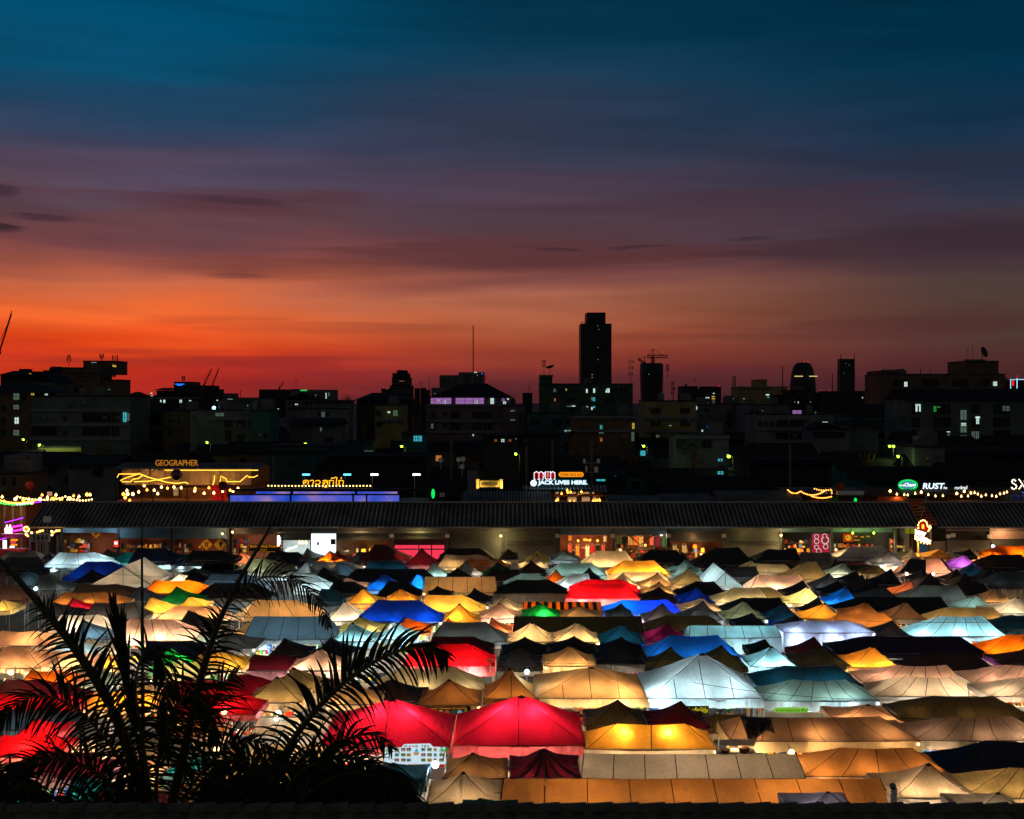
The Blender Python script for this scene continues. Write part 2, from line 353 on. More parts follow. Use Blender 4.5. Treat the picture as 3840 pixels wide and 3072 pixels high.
# ---------------------------------------------------------------- the market tents
# zone kind xl xr x1 x2 ypeak yeave fabric light colour [d=depth v=valance s=stripes q=seams]
TENTS = '''
A R -60 350 60 285 55 150 gy .12 n
A R -60 400 70 310 105 205 dg 0 n
A P 320 470 390 390 65 140 nb .1 n
A R 360 920 485 770 68 165 wh .5 c q3
A P 790 960 870 870 40 120 dg 0 n
A R 870 1270 1010 1250 68 150 te .5 c
A P 1000 1120 1060 1060 118 165 wh .5 c
A R 1040 1420 1110 1330 33 140 nb 0 n
A R 1500 1900 1560 1790 50 130 bb 0 n
A R 1380 1800 1440 1750 80 150 dt .15 c
A R 480 900 550 830 118 205 bk .1 n
A P 340 540 437 437 140 225 gy .12 n
A P 50 400 185 185 142 235 dg 0 n
A R 500 1130 700 900 140 275 rb .22 c
A G 735 1215 995 1195 183 325 cr .3 n
A R 1255 1650 1300 1570 118 205 wh .4 c
A P 1350 1600 1465 1465 133 225 gy .12 n
A R 1580 1920 1720 1780 100 235 bk .1 n
A P 1855 2060 1955 1955 60 155 sa .4 n
A P 1860 2330 2080 2080 110 230 kh .5 c
A P 70 370 205 205 205 330 sl .25 c
A P 200 560 362 362 227 370 gy .2 c
A P 560 860 745 745 207 315 bk .3 n
A P 1470 1680 1555 1555 205 310 bk 0 n
A P 1370 1530 1450 1450 238 300 cr .7 n
A R 1750 2000 1830 1950 205 260 bk .5 c
A R 1160 1690 1250 1530 292 395 or 1.2 w
A R 1610 2130 1710 1990 243 350 sl .35 c
A R 560 1130 640 940 322 420 br 0 w
A P 1270 1590 1430 1430 343 470 gn .25 c
A R 1540 2180 1740 2050 312 440 bk 0 n
A R 390 990 530 850 388 490 ob .5 w q2
A P 960 1300 1130 1130 345 465 dg .3 c
A P 490 740 590 590 433 540 cm 1.1 n
A P 350 650 440 440 470 580 dg .15 n
A R 670 1140 770 1085 470 605 gy .2 n
A P 1130 1420 1217 1217 422 555 go 1 n
A P 1430 1660 1530 1530 422 505 go .8 n
A R -80 230 -60 100 325 450 br .1 p
A R -60 80 -60 20 450 540 yw .4 w
A R 1240 1800 1420 1760 500 610 pc 1 w
A R 380 950 490 810 573 720 cr .7 n
A P 1400 1730 1525 1525 537 680 dg .15 n
A P 550 900 680 680 617 770 sl .4 c
A R 880 1640 1050 1400 605 780 pc .9 n q3
A P 600 870 720 720 757 900 be .5 n
A R 1120 1700 1200 1560 783 950 nb 0 n
A P 1200 1500 1370 1370 833 1010 gn 1.3 n v.6
A R -80 380 0 280 700 820 pc 1 w
A R -80 330 0 200 830 1000 pc .9 w
A P 800 960 880 880 890 990 go .8 n
A R 1500 1960 1640 1830 870 1010 go .6 n
A R 400 700 480 620 790 890 wh .7 c
A R 150 560 250 480 1020 1120 or 1 w
A R 1540 1800 1640 1700 700 790 sg .6 n
B P 230 350 310 310 38 90 dg .1 c
B R 150 560 250 470 65 165 bk .5 c
B P 480 640 545 545 33 115 gy .15 c
B P 600 870 727 727 55 145 or 1.1 w
B P 740 880 785 785 50 120 mr .3 w
B R 960 1370 1100 1170 3 130 mr .6 p
B R 870 1280 960 1210 63 150 dg .1 n
B P 1320 1610 1470 1470 33 170 mr .4 p
B R 1600 2060 1690 1935 33 120 bb .5 w
B R 1590 2190 1660 1920 85 185 cr .8 w
B R 560 1000 610 850 137 215 wh .3 c q2
B P 430 640 540 540 140 235 gy .45 c
B P 690 960 800 800 143 255 sl .45 c
B R 980 1380 1060 1300 140 225 dt .3 c
B R 1240 1490 1300 1360 135 205 wh .35 c
B P 240 480 355 355 118 220 dg .15 c
B P 120 360 285 285 148 270 gy .35 c
B P 1480 1710 1562 1562 143 262 sg .6 c
B P 1750 1960 1822 1822 140 262 wh .6 n
B R 1740 2180 1860 2100 120 210 ob .35 w
B P 1940 2240 2085 2085 143 265 dn .4 n
B P 1660 1870 1755 1755 195 270 bk .3 n
B R 820 1570 940 1490 200 310 bk 0 n
B P 560 830 675 675 185 300 bk 0 n
B R 430 770 500 600 245 380 wh .9 c
B P 995 1320 1160 1160 232 370 bl 1.1 c
B P 1330 1560 1435 1435 236 365 bl 1.1 c
B B 1475 2080 1490 2065 265 390 tn .6 w q4
B R 700 1010 765 920 303 400 bk 0 n
B P 790 1020 855 855 270 350 pc .6 n
B R 1090 1470 1200 1340 303 430 bk .2 n
B P 850 1140 990 990 358 480 go .7 w
B P 1160 1450 1297 1297 356 470 go .8 w
B P 1500 1720 1597 1597 340 420 bb 0 n
B P 1800 2040 1897 1897 353 465 bk .5 n
B R 1450 1980 1510 1800 410 545 go 1.1 n
B R 620 820 660 760 360 470 dt .1 n
B B 30 640 130 460 453 590 tn .8 w q2
B P 680 1030 850 850 455 620 cr .9 n
B R 930 1635 1120 1445 448 625 rb .7 c v.1
B P 1600 1940 1775 1775 480 635 go .9 w
B B 20 760 120 720 585 770 sl 1.4 c q4
B P 780 1180 970 970 585 715 yw .7 n
B P 750 1090 910 910 632 785 cy .9 c v.5
B P 1110 1430 1270 1270 632 770 cy .9 c
B P 1270 1540 1340 1340 590 705 or .8 w
B P 1640 1740 1685 1685 597 650 sa .5 w
B P 1990 2200 2035 2035 592 720 sa .8 w
B R 1540 2156 1650 1985 630 790 gy .35 c
B R 1500 2050 1560 1890 747 880 mr 0 n
B R 1310 2060 1450 1850 805 985 rd 1.4 n v.6
B P 560 980 735 735 752 930 nb 0 n
B P 230 560 360 360 757 900 bb .1 n
B P 380 870 640 640 842 1020 pc .9 n v.6
B R 0 480 120 330 890 1020 mr .4 n v.6
B R 800 1230 950 1130 860 1000 wh .8 n
C P 60 200 122 122 40 95 bb .1 w
C P 270 475 352 352 38 140 yw .9 w
C P 465 705 583 583 43 130 gy .3 c
C P 465 700 582 582 78 175 mr .05 n
C P 200 450 350 350 85 195 cr .7 w
C R 700 1170 830 1070 55 185 cr 1 w
C R 1170 1560 1270 1480 48 150 bk 0 n
C P 1180 1390 1280 1280 78 190 bb .1 n
C P 1410 1640 1525 1525 63 195 dn .35 n
C R 1620 2130 1800 1980 25 170 bk 0 n
C R 430 920 550 790 148 255 sg .45 c
C P 720 920 800 800 125 215 wh .35 c
C P 200 440 305 305 130 240 bb .1 n
C R -100 240 0 200 205 300 bb .2 n
C R 930 1430 1060 1300 133 245 go 1.4 w
C P 1435 1690 1555 1555 120 215 cy .7 c
C P 1440 1690 1555 1555 138 255 sg .6 c
C P 1700 1880 1820 1820 135 245 nb .3 c
C R 1850 2156 1900 2120 180 270 dg .1 n
C P 405 610 508 508 205 315 or .6 w
C R 920 1430 1040 1350 220 300 cr 1 w
C P 930 1185 1047 1047 233 340 cr .7 w
C P 1185 1465 1325 1325 233 345 tn .8 w
C P 1455 1735 1587 1587 187 335 kh .6 w
C R 80 480 220 370 238 345 sg .65 c
C P 690 880 775 775 190 290 bk 0 n
C R 500 810 630 770 238 355 wh .8 c
C R 620 1190 760 1030 285 385 rd 1 n
C R 590 1190 720 1060 322 440 rd 1.3 n v.6
C R 0 610 190 450 287 400 bk 0 n v.9
C G 1760 2020 1875 1860 230 340 wh .9 c
C P 1195 1490 1340 1340 305 415 tn .9 w
C P 1190 1495 1340 1340 348 455 bb .2 n
C R 1490 1900 1640 1780 300 420 bk 0 n
C P 1495 1790 1645 1645 345 470 rb .2 c
C R 1790 2250 1950 2150 352 470 kh .7 n
C B 235 885 237 883 467 575 or .5 w s1
C P -40 235 85 85 428 540 cr .7 w
C P -120 225 45 45 478 600 pc .7 n
C P 230 545 380 380 480 590 gn .6 n
C P 545 880 705 705 502 598 tn .45 w
C R 890 1530 1040 1400 450 560 bl 1.2 m
C P 920 1140 1032 1032 478 585 dg .25 c
C P 1220 1530 1367 1367 480 620 gy .4 n v.45
C P 1530 1860 1690 1690 432 545 cr .6 w
C P 1530 1870 1695 1695 460 615 gy .35 c v.4
C R 1850 2200 2010 2120 432 560 bk 0 n
C P 1880 2220 2030 2030 458 610 kh .45 c
C P 1960 2220 2090 2090 555 660 bk .1 n
C B 160 1220 162 1218 585 735 ol .05 n
C R 1230 1890 1400 1730 575 700 ol .1 n
C P 115 485 312 312 630 790 cr 1 w v.5
C P 485 865 680 680 628 790 cr 1 w v.5
C P 860 1230 1045 1045 643 800 dt .5 c v.45
C P 1230 1580 1405 1405 640 785 mg 1.1 n v.45
C B 1585 2330 1590 2325 660 745 cy .5 c q4 v1
C P 60 465 255 255 750 900 bk .2 n
C P 440 850 652 652 745 890 bb 0 n
C P 850 1240 1035 1035 748 900 bk 0 n
C R 1250 2010 1440 1810 735 915 bl .6 n
C P 30 400 215 215 825 990 dg .2 n
C P 410 830 625 625 820 985 tn .9 w v.5
C P 830 1235 1025 1025 795 970 bk .5 n v.45
C P 1240 1620 1435 1435 828 1010 ol .08 n
C P 1650 2060 1840 1840 818 1000 ol .08 n
C P -80 370 128 128 1000 1265 ob .25 w q1
C P 340 1250 795 795 992 1247 tn .75 w q3 v.45
C P 1250 2180 1690 1690 882 1245 wh .55 c q3 v.5
D R -10 350 90 310 40 120 bk 0 n
D P 0 170 118 118 85 135 pc .8 w
D R 310 660 360 580 65 170 gy .3 w
D R 650 1160 770 1010 15 110 wh 1.1 c q2
D P 715 950 820 820 58 145 rd .7 n
D P 935 1190 1060 1060 53 150 gy .4 n
D R 150 540 190 410 100 205 bk 0 n
D R -150 300 -20 190 128 230 kh .3 n
D R 215 575 400 480 140 285 kh .55 w
D R 570 1000 640 900 118 220 bk 0 n
D P 565 800 707 707 148 245 sg .6 n
D P 1160 1310 1250 1250 40 105 gy .3 w
D P 1230 1400 1303 1303 65 120 go 1 w
D P 1350 1560 1485 1485 35 105 go .9 w
D P 1420 1650 1565 1565 58 140 cr .9 w
D P 1540 1820 1670 1670 83 190 pu .6 n
D P 1695 1900 1780 1780 53 145 tn .9 w
D P 1900 2080 1980 1980 50 110 tn .3 w
D R 1845 2250 1960 2200 10 80 or 1.2 w
D P 1650 1780 1715 1715 40 95 bk 0 n
D R 1780 2200 1900 2170 85 190 bb 0 n
D R 1010 1240 1090 1180 110 195 kh .4 w
D R 1080 1600 1210 1490 118 235 pc .6 p s2
D P 840 1060 960 960 148 240 ol .3 w
D P 680 860 800 800 212 310 bk .3 w
D P 730 960 845 845 245 360 bb .1 n
D P 930 1180 1080 1080 200 330 bk 0 n
D P 1270 1530 1400 1400 235 350 bb 0 n
D P 1240 1430 1340 1340 195 300 bk .4 p
D P 1530 1700 1610 1610 200 300 bk .2 p
D P 1560 1810 1680 1680 235 345 bb 0 n
D P 1640 1870 1735 1735 150 255 dt .1 c
D P 1760 1990 1880 1880 190 310 bk 0 n
D P 1920 2110 1995 1995 135 230 bk 0 n
D R 1870 2250 1960 2200 222 335 dg .2 c
D R -60 450 0 340 247 370 pc 1.2 n
D P 435 740 577 577 235 365 gy .4 c
D P 230 500 365 365 293 410 bk 0 n
D P 520 760 655 655 293 400 bk 0 n
D P 800 1060 945 945 295 420 bk 0 n
D P 860 1170 1020 1020 338 450 dg .15 c
D P 1075 1315 1240 1240 293 405 sa .6 w
D R 1160 1720 1330 1620 332 460 gy .25 c v.4
D R 1530 1920 1640 1820 315 430 bb 0 n
D P 1810 2090 1920 1920 355 470 tn .5 w
D R -150 290 0 100 345 455 kh .6 w
D P 250 570 410 410 347 480 yw 1 n
D P 550 845 717 717 345 485 bl 1.1 n
D R -120 250 0 180 433 560 bk 0 n
D P 80 370 215 215 473 610 dt .2 c v.5
D P 370 590 490 490 430 560 bb .2 n
D P 370 690 548 548 475 605 go 1 w
D R 680 1580 830 1480 425 560 bk 0 n
D P 720 1020 885 885 467 580 ob .35 w
D P 1060 1370 1205 1205 463 605 br .5 w
D P 1620 1960 1780 1780 412 530 sg .35 c
D P 1910 2300 2110 2110 430 560 cr .7 n
D R 1390 2040 1520 1900 513 640 kh .6 w
D P 190 390 310 310 570 690 bb .1 n
D R 590 1200 660 1030 560 690 ob .7 w
D P 940 1260 1085 1085 618 745 dg .1 n
D R 215 955 375 720 618 690 lv .7 c v1.3
D R 1240 2020 1470 1820 583 745 cy 1 c q4
D R 1900 2300 2060 2200 573 690 dt .05 n
D P -60 170 60 60 770 880 bk 0 n
D R 640 1860 860 1630 745 885 bk .35 m
D R 1835 2500 2040 2400 728 890 or .9 w q2
D P 300 620 455 455 750 900 mr .1 n
D P 310 760 520 520 825 980 ol .1 n
D P -60 340 115 115 825 990 cy .9 c v.5
D P 735 1160 933 933 825 995 go 1.1 w v.5
D R 1230 1950 1345 1740 878 1030 bb .1 n
D P 1980 2330 2156 2156 845 970 bb .1 n
D R -10 860 220 640 982 1142 dt .4 c q4
D R 860 1700 1100 1530 977 1122 be .7 p q4
D R 1740 2500 2000 2400 977 1122 be .7 p q4
H R 60 990 280 715 103 275 sg .45 c q4 v.5
H R 950 1960 1205 1635 75 237 be .7 n q4 v.55
H R 1870 2800 2156 2600 78 240 be .7 n q4
H P 650 1200 895 895 303 440 pc .7 w
H R -220 1320 -130 980 403 600 br .9 w q5 v.5
H R 1160 2250 1425 1895 235 415 ol .25 w q4
H R 1270 2400 1560 2060 402 595 br .55 n q4 v.4
H R 380 1600 680 1240 655 885 ob .4 w q3
H R 1500 2600 1850 2400 595 860 nb 0 n
H P 1080 1790 1385 1385 780 1060 tn .7 n
H R 1640 2600 2030 2400 815 1060 kh .4 w q3
H P 1700 2250 1950 1950 1015 1130 be .3 n
H P 300 850 575 575 1008 1125 lv .3 n
S B 1878 3345 1882 3338 2920 3003 ob .7 w q8
S B 2179 3021 2190 3000 2827 2920 be .3 n q6
G P 755 1255 1005 1005 265 480 ol .12 w
G P 1255 1770 1515 1515 278 500 mr .12 w
G R 745 1815 995 1555 462 665 go .42 w q1 v.45 h1
G P -333 745 228 228 230 635 cm .7 n q1 v.6 h1
G P 130 720 410 410 660 900 mr .25 n s3
G R 1765 2140 1790 2030 378 480 ol .3 w
F P 200 760 430 430 3 220 kh .3 w
F P 40 500 300 300 78 285 kh .6 w v.45
F R -250 280 -60 60 60 230 cm .35 n
F R 1090 1975 1310 1740 5 190 kh .6 n
F P 980 1490 1230 1230 95 280 bb .3 w
F P 1440 1950 1690 1690 100 310 ob .45 w
F P 620 1700 1235 1235 258 650 cm .6 n q1 h1
F B 90 1205 100 1195 412 580 be .4 n q5 v.45
F P 1640 2160 1880 1880 690 900 ob .12 n
F P 1500 2110 1805 1805 845 1120 tn .35 n
F P 1780 2250 1940 1940 1060 1160 dn .2 n
F P 960 1500 1240 1240 775 930 dt .2 n
E R -100 450 50 300 90 240 mr .5 n
E R -100 520 0 400 200 300 rd 1 w
E R -100 480 60 330 305 460 sl .2 c
E P 80 400 250 250 385 500 rd .7 n
E R -100 400 -50 330 500 660 rd .8 w
E P 60 560 290 290 610 790 mr .5 n v.5
E R 350 700 400 650 540 620 cr 1 w
E P 400 760 580 580 660 760 mr .4 n
E P 420 740 570 570 790 1000 te .3 n
E R 1140 1700 1240 1340 98 260 rd .5 n
E R 1420 1800 1500 1600 100 320 rd .5 w
E R 500 1120 600 1000 380 480 gy .6 n
E R 850 1450 950 1300 500 600 cr 1 w
E R 700 1100 760 1020 640 800 pc .8 w
E P -100 120 20 20 860 1000 gn .5 n
E P 1200 1500 1330 1330 640 800 te .3 n
S R 300 620 360 560 2590 2660 go .8 w
S R 640 960 700 900 2600 2680 rd .4 n
S R 250 600 320 540 2690 2760 gy .5 n
S P 620 820 720 720 2680 2780 ob .6 w
S R 900 1250 960 1190 2790 2860 be .8 w
S R 700 1080 780 1000 2850 2930 tn .9 w
S P 1080 1330 1200 1200 2850 2960 mr .4 n
S P 1260 1560 1400 1400 2900 3020 dn .15 n
S R 640 1000 700 940 2940 3040 br .3 w
S P 1000 1260 1130 1130 2960 3060 sl .3 c
S R 300 640 380 560 2960 3060 mr .3 n
S P 870 1050 955 955 2250 2310 cr .7 w
S P 850 1010 930 930 2330 2390 tn .6 w
S P 780 960 870 870 2370 2430 gy .6 n
S P 560 760 660 660 2470 2540 yw .5 n
S R 420 620 470 570 2560 2610 be .6 w
S P 180 330 250 250 2560 2640 mr .3 n
S P 1230 1420 1320 1320 2560 2640 tn .6 w
S P 200 420 300 300 2500 2570 sg .5 n
S R 40 340 90 290 2440 2500 pc .8 w
S P 640 820 730 730 2130 2170 dg .1 n
'''
ZE = 2.35
TL = []
for ln in TENTS.strip().splitlines():
    t = ln.split(); z = ZN[t[0]]; kind = t[1]
    xl, xr, x1, x2, yp, ye = map(float, t[2:8])
    T = dict(kind=kind, c=t[8], lv=float(t[9]), lc=t[10], d=None, v=.28, s=0, q=0, h=0)
    for o in t[11:]:
        T[o[0]] = float(o[1:])
    T['xl'] = z(xl, 0)[0]; T['xr'] = z(xr, 0)[0]; T['x1'] = z(x1, 0)[0]; T['x2'] = z(x2, 0)[0]
    T['yp'] = z(0, yp)[1]; T['ye'] = z(0, ye)[1]
    D = F * (H - ZE) / (T['ye'] - HY)
    Wd = (T['xr'] - T['xl']) * D / F
    if kind == 'P': d = T['d'] or (min(max(Wd, 2.4), 3.0) if Wd < 4.2 else min(Wd * .85, 5.2))
    elif kind == 'G': d = T['d'] or 5.5
    else: d = T['d'] or (2.7 if Wd < 8 else 3.2)
    if kind == 'B': d = 2.4
    T['d'] = d
    half = d / 2 if kind != 'G' else 0
    lo, hi = (.5, .28 * Wd + .45) if kind == 'P' else (.55, 1.75)
    if kind == 'G': lo, hi = .6, 2.2
    rise = H - (T['yp'] - HY) * (D + half) / F - ZE
    if rise < lo or rise > hi:
        r2 = min(max(rise, lo), hi)
        D = (H - ZE - r2) * F / (T['yp'] - HY) - half
        T['ye'] = HY + F * (H - ZE) / D
    D = min(D, 104.4 - d)
    T['D'] = D; T['D0'] = D
    TL.append(T)
# push rows apart where two tents would share ground, keeping every height plausible
def xr_(T):
    a = WX(T['xl'], T['D']); b = WX(T['xr'], T['D']); return a, b
for it in range(60):
    bad = 0
    for i in range(len(TL)):
        for j in range(i):
            a, b = TL[i], TL[j]
            if a['D'] > b['D']: a, b = b, a
            gap = b['D'] - (a['D'] + a['d'])
            if gap > -.12: continue
            ax, bx = xr_(a), xr_(b)
            ov = min(ax[1], bx[1]) - max(ax[0], bx[0])
            if ov < .45: continue
            bad += 1
            s = min(-gap * .5, .25) * .55
            if a['D'] - s > a['D0'] - 2.2: a['D'] -= s
            if b['D'] + s < b['D0'] + 2.2 and b['D'] + s + b['d'] < 104.5: b['D'] += s
    if not bad: break
print('tent overlaps left', bad)

LEG = {}
def leg_mesh(h):
    k = round(h, 1)
    if k not in LEG:
        m = MB(); m.box(-.022, .022, -.022, .022, 0, k)
        m.box(-.06, .06, -.06, .06, 0, .015)
        me = bpy.data.meshes.new('leg'); me.from_pydata(m.v, [], m.f); me.materials.append(M_metal); LEG[k] = me
    return LEG[k]

def tent_surface(kind, hw0, hw1, xa, xb, d, rise, rng):
    """returns function S(r, side, s) -> local point (x from tent centre, y from front, z above eave)"""
    big = (hw1 - hw0) > 5
    concave = (1.06 if big else 1.55) if kind == 'P' else 1.14
    if kind == 'B': concave = .9
    sag = (.05 if kind == 'B' or big and kind == 'P' else .2) * min(1, rise) * rng.uniform(.7, 1.3)
    esag = .06 * rng.uniform(.5, 1.5)
    rsag = rng.uniform(.02, .1) if kind == 'R' else .02
    sx = rng.uniform(-50, 50)
    back = kind == 'B'
    def S(r, side, s):
        X0 = xa - r * (xa - hw0); X1 = xb + r * (hw1 - xb); y0 = d / 2 - r * d / 2; y1 = d / 2 + r * d / 2
        if side == 0: x, y = X0 + (X1 - X0) * s, y0
        elif side == 1: x, y = X1, y0 + (y1 - y0) * s
        elif side == 2: x, y = X1 + (X0 - X1) * s, y1
        else: x, y = X0, y1 + (y0 - y1) * s
        q = math.sin(math.pi * min(max(s, 0), 1))
        z = rise * (1 - r) ** concave
        z -= sag * q * 4 * r * (1 - r) * .8
        z -= esag * q * r ** 3
        if side in (0, 2): z -= rsag * q * (1 - r)
        n = noise.noise(Vector((x * 1.1 + sx, y * 1.1, sx * .3)))
        z += n * .05 * (4 * r * (1 - r) + .3)
        z += .02 * math.sin(s * 46 + sx + n * 5) * r * max(0, 1 - q) * (1 if r < .99 else .3) + .012 * math.sin((x + y) * 7 + sx) * r * (1 - r) * 4
        return Vector((x, y, z))
    return S

TUBES = []
def build_tent(T, idx):
    rng = random.Random(idx * 13 + 5)
    D, d = T['D'], T['d']; kind = T['kind']
    ze = min(max(H - (T['ye'] - HY) * D / F, 1.9), 3.75)
    Dp = D + (d / 2 if kind != 'G' else 0)
    zp = max(H - (T['yp'] - HY) * Dp / F, ze + .35)
    XL, XR = WX(T['xl'], D), WX(T['xr'], D)
    cx = (XL + XR) / 2
    root = empty('canopy_tent', (cx, D + d / 2, 0), cat='market tent', group='canopy tents of the night market')
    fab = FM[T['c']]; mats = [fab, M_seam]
    n_s = 14 if (XR - XL) < 4 else 22
    hw0, hw1 = XL - cx, XR - cx
    Dc = Dp
    xa, xb = WX(T['x1'], Dc) - cx, WX(T['x2'], Dc) - cx
    xa = min(max(xa, hw0 + .1), hw1 - .1); xb = min(max(xb, xa), hw1 - .1)
    m = MB(); ins = Vector((cx, D, ze))
    zt = zp - ze
    if T['s']: mats = [fab, M_seam, FM['bk']]
    stripe = T['s']
    if kind == 'G':   # gable end towards the viewer
        wall_z = 0.0
        px = WX(T['x1'], D) - cx
        ns = 6
        prof = lambda y: [(hw0, 0), (hw0 * .5 + px * .5, zt * .5 - .04), (px, zt), (hw1 * .5 + px * .5, zt * .5 - .04), (hw1, 0)]
        pr = prof(0)
        for k in range(4):
            for j in range(ns):
                ya, yb = d * j / ns, d * (j + 1) / ns
                (x0, z0), (x1, z1) = pr[k], pr[k + 1]
                dz = .03 * math.sin(j * 2.1 + k)
                m.quad(ins + Vector((x0, ya, z0)), ins + Vector((x1, ya, z1)), ins + Vector((x1, yb, z1)), ins + Vector((x0, yb, z0)))
        m.poly([ins + Vector((p[0], .03, p[1] - .02)) for p in pr] )
        for sx_ in (0,):
            m.box(cx + px - .02, cx + px + .02, D - .012, D + .01, ze, zp - .05, 1)
        m.tube([ins + Vector((p[0], -.01, p[1])) for p in pr], .03, 4, 1)
    else:
        S = tent_surface(kind, hw0, hw1, xa, xb, d, zt, rng)
        rings = [0, .06, .14, .24, .36, .48, .6, .72, .84, .93, 1.0] if kind == 'P' else [0, .14, .28, .42, .56, .7, .84, .93, 1.0]
        counts = (n_s, 5, n_s, 5)
        if stripe == 1: counts = (19, 3, 19, 3)
        ringv = []
        for r in rings:
            row = []
            for side in range(4):
                for k in range(counts[side]):
                    row.append(len(m.v)); m.v.append(tuple(ins + S(r, side, k / counts[side])))
            ringv.append(row)
        nn = len(ringv[0])
        bnd = [0]
        for c_ in counts: bnd.append(bnd[-1] + c_)
        for i in range(len(rings) - 1):
            for k in range(nn):
                k2 = (k + 1) % nn
                mi = 1 if (i == 0 and kind == 'P') else 0  # top ring in the seam colour: shade at the peak painted in
                if stripe:
                    side = max(q for q in range(4) if bnd[q] <= k); kk = k - bnd[side]
                    if stripe == 1: mi = 2 if kk % 2 == 1 and side in (0, 2) else 0
                    elif stripe == 2: mi = 2 if (side in (0, 2) and (2 <= kk <= counts[side] // 2 + 0 or kk >= counts[side] - 1)) or side == 1 else 0
                    elif stripe == 3: mi = 2 if side in (0, 2) and kk % 3 == 1 else 0
                m.f.append((ringv[i][k], ringv[i + 1][k], ringv[i + 1][k2], ringv[i][k2])); m.m.append(mi)
        # seams along hips and panels
        def seam(side, s0, s1, w):
            prev = None
            for r in [0, .1, .2, .3, .4, .5, .6, .7, .8, .9, 1.0]:
                s_ = s0 + (s1 - s0) * r
                p = S(max(r, .01), side, s_) + Vector((0, -.012, .014))
                a, b = ins + p + Vector((-w, 0, 0)), ins + p + Vector((w, 0, 0))
                if prev: m.quad(prev[0], prev[1], b, a, 1)
                prev = (a, b)
        wid = .016 + .0001 * D
        seam(0, 0, 0, wid); seam(0, 1, 1, wid)
        q = int(T['q'])
        for k in range(q):
            f_ = (k + 1) / (q + 1)
            xe = hw0 + (hw1 - hw0) * f_
            xt = xa + (xb - xa) * f_ if xb - xa > 1.2 else xe
            prev = None
            for r in [.02] + [j / 14 for j in range(1, 15)]:
                X0 = xa - r * (xa - hw0); X1 = xb + r * (hw1 - xb)
                x = xt + (xe - xt) * r
                if x < X0 + .03 or x > X1 - .03: continue
                p = ins + S(r, 0, (x - X0) / (X1 - X0)) + Vector((0, -.012, .014))
                a, b_ = p + Vector((-.02, 0, 0)), p + Vector((.02, 0, 0))
                if prev: m.quad(prev[0], prev[1], b_, a, 1)
                prev = (a, b_)
        # hem line on the front eave
        for k in range(n_s):
            a, b = ins + S(1, 0, k / n_s), ins + S(1, 0, (k + 1) / n_s)
            o1 = Vector((0, -.016, .012)); o2 = Vector((0, -.016, -.016))
            m.quad(a + o2, b + o2, b + o1, a + o1, 1)
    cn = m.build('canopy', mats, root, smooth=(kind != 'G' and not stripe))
    if zt > 0 and kind != 'G':
        pass
    # valance
    vh = T['v']
    m = MB(); per = []
    if kind == 'G':
        per = [Vector((hw0, 0, 0)), Vector((hw1, 0, 0)), Vector((hw1, d, 0)), Vector((hw0, d, 0))]
        pts = []
        for a, b in zip(per, per[1:] + per[:1]):
            for k in range(6): pts.append(a.lerp(b, k / 6))
    else:
        pts = []
        for side in range(4):
            c_ = counts[side] * 2
            for k in range(c_): pts.append(S(1, side, k / c_))
    out = []
    for k, p in enumerate(pts):
        wv = .035 * math.sin(k * 2.3 + idx) + .03 * rng.uniform(-1, 1)
        c0 = Vector(((hw0 + hw1) / 2, d / 2, 0)); dirn = (p - c0); dirn.z = 0
        if dirn.length > 0: dirn.normalize()
        out.append((ins + p + dirn * .01 + Vector((0, 0, -.004)), ins + p + dirn * (.02 + wv) + Vector((0, 0, -vh * (1 + rng.uniform(-.06, .06))))))
    for k in range(len(out)):
        a, b = out[k], out[(k + 1) % len(out)]
        m.quad(a[1], b[1], b[0], a[0])
    vm = VMAT[T['c']] if T['lv'] >= .3 else fab
    light_v = {'sg': 'wh', 'be': 'wh', 'br': 'be', 'gy': 'wh', 'tn': 'cr', 'bk': 'gy', 'dt': 'bl', 'kh': 'cr', 'go': 'cr'}
    if T['v'] >= .4 and T['c'] in light_v and T['c'] != 'go' or (T['c'] == 'go' and D < 60): vm = FM[light_v.get(T['c'], 'wh')]
    if T['c'] == 'cm' and T['h']: vm = FM['ro']
    if stripe == 1: vm = FM['bk']
    m.build('valance', [vm], root, smooth=True)
    # legs and truss
    lh = ze - .05
    me = leg_mesh(lh)
    for x in (XL + .06, XR - .06):
        for y in (D + .06, D + d - .06):
            o = bpy.data.objects.new('leg', me); col.objects.link(o); o.parent = root
            o.location = (x - cx, y - (D + d / 2), 0); o.scale = (1, 1, lh / round(lh, 1))
    m = MB(); w = .024
    def bar(p, q_): m.tube([p, q_], w, 4)
    zb = ze - .04
    bar((XL, D + .05, zb), (XR, D + .05, zb)); bar((XL, D + d - .05, zb), (XR, D + d - .05, zb))
    bar((XL + .05, D, zb), (XL + .05, D + d, zb)); bar((XR - .05, D, zb), (XR - .05, D + d, zb))
    n = max(1, round((XR - XL) / 3))
    for k in range(n):
        a = XL + (XR - XL) * k / n; b = XL + (XR - XL) * (k + 1) / n; c_ = (a + b) / 2
        bar((a, D + .05, zb - .32), (c_, D + .05, zb)); bar((c_, D + .05, zb), (b, D + .05, zb - .32))
        bar((a, D + .05, zb), (c_, D + .05, zb - .32)); bar((c_, D + .05, zb - .32), (b, D + .05, zb))
    if kind == 'P' and abs(xa - xb) < .3:
        bar((cx + xa, D + d / 2, zb), (cx + xa, D + d / 2, zp - .06))
        bar((cx + xa, D, zb), (cx + xa, D + d, zb)); bar((XL, D + d / 2, zb), (XR, D + d / 2, zb))
    m.build('truss', [M_metal], root)
    # the lamps that hang under the canopy
    lv = T['lv']
    T['ze'], T['zp'], T['cx'], T['W'] = ze, zp, cx, XR - XL
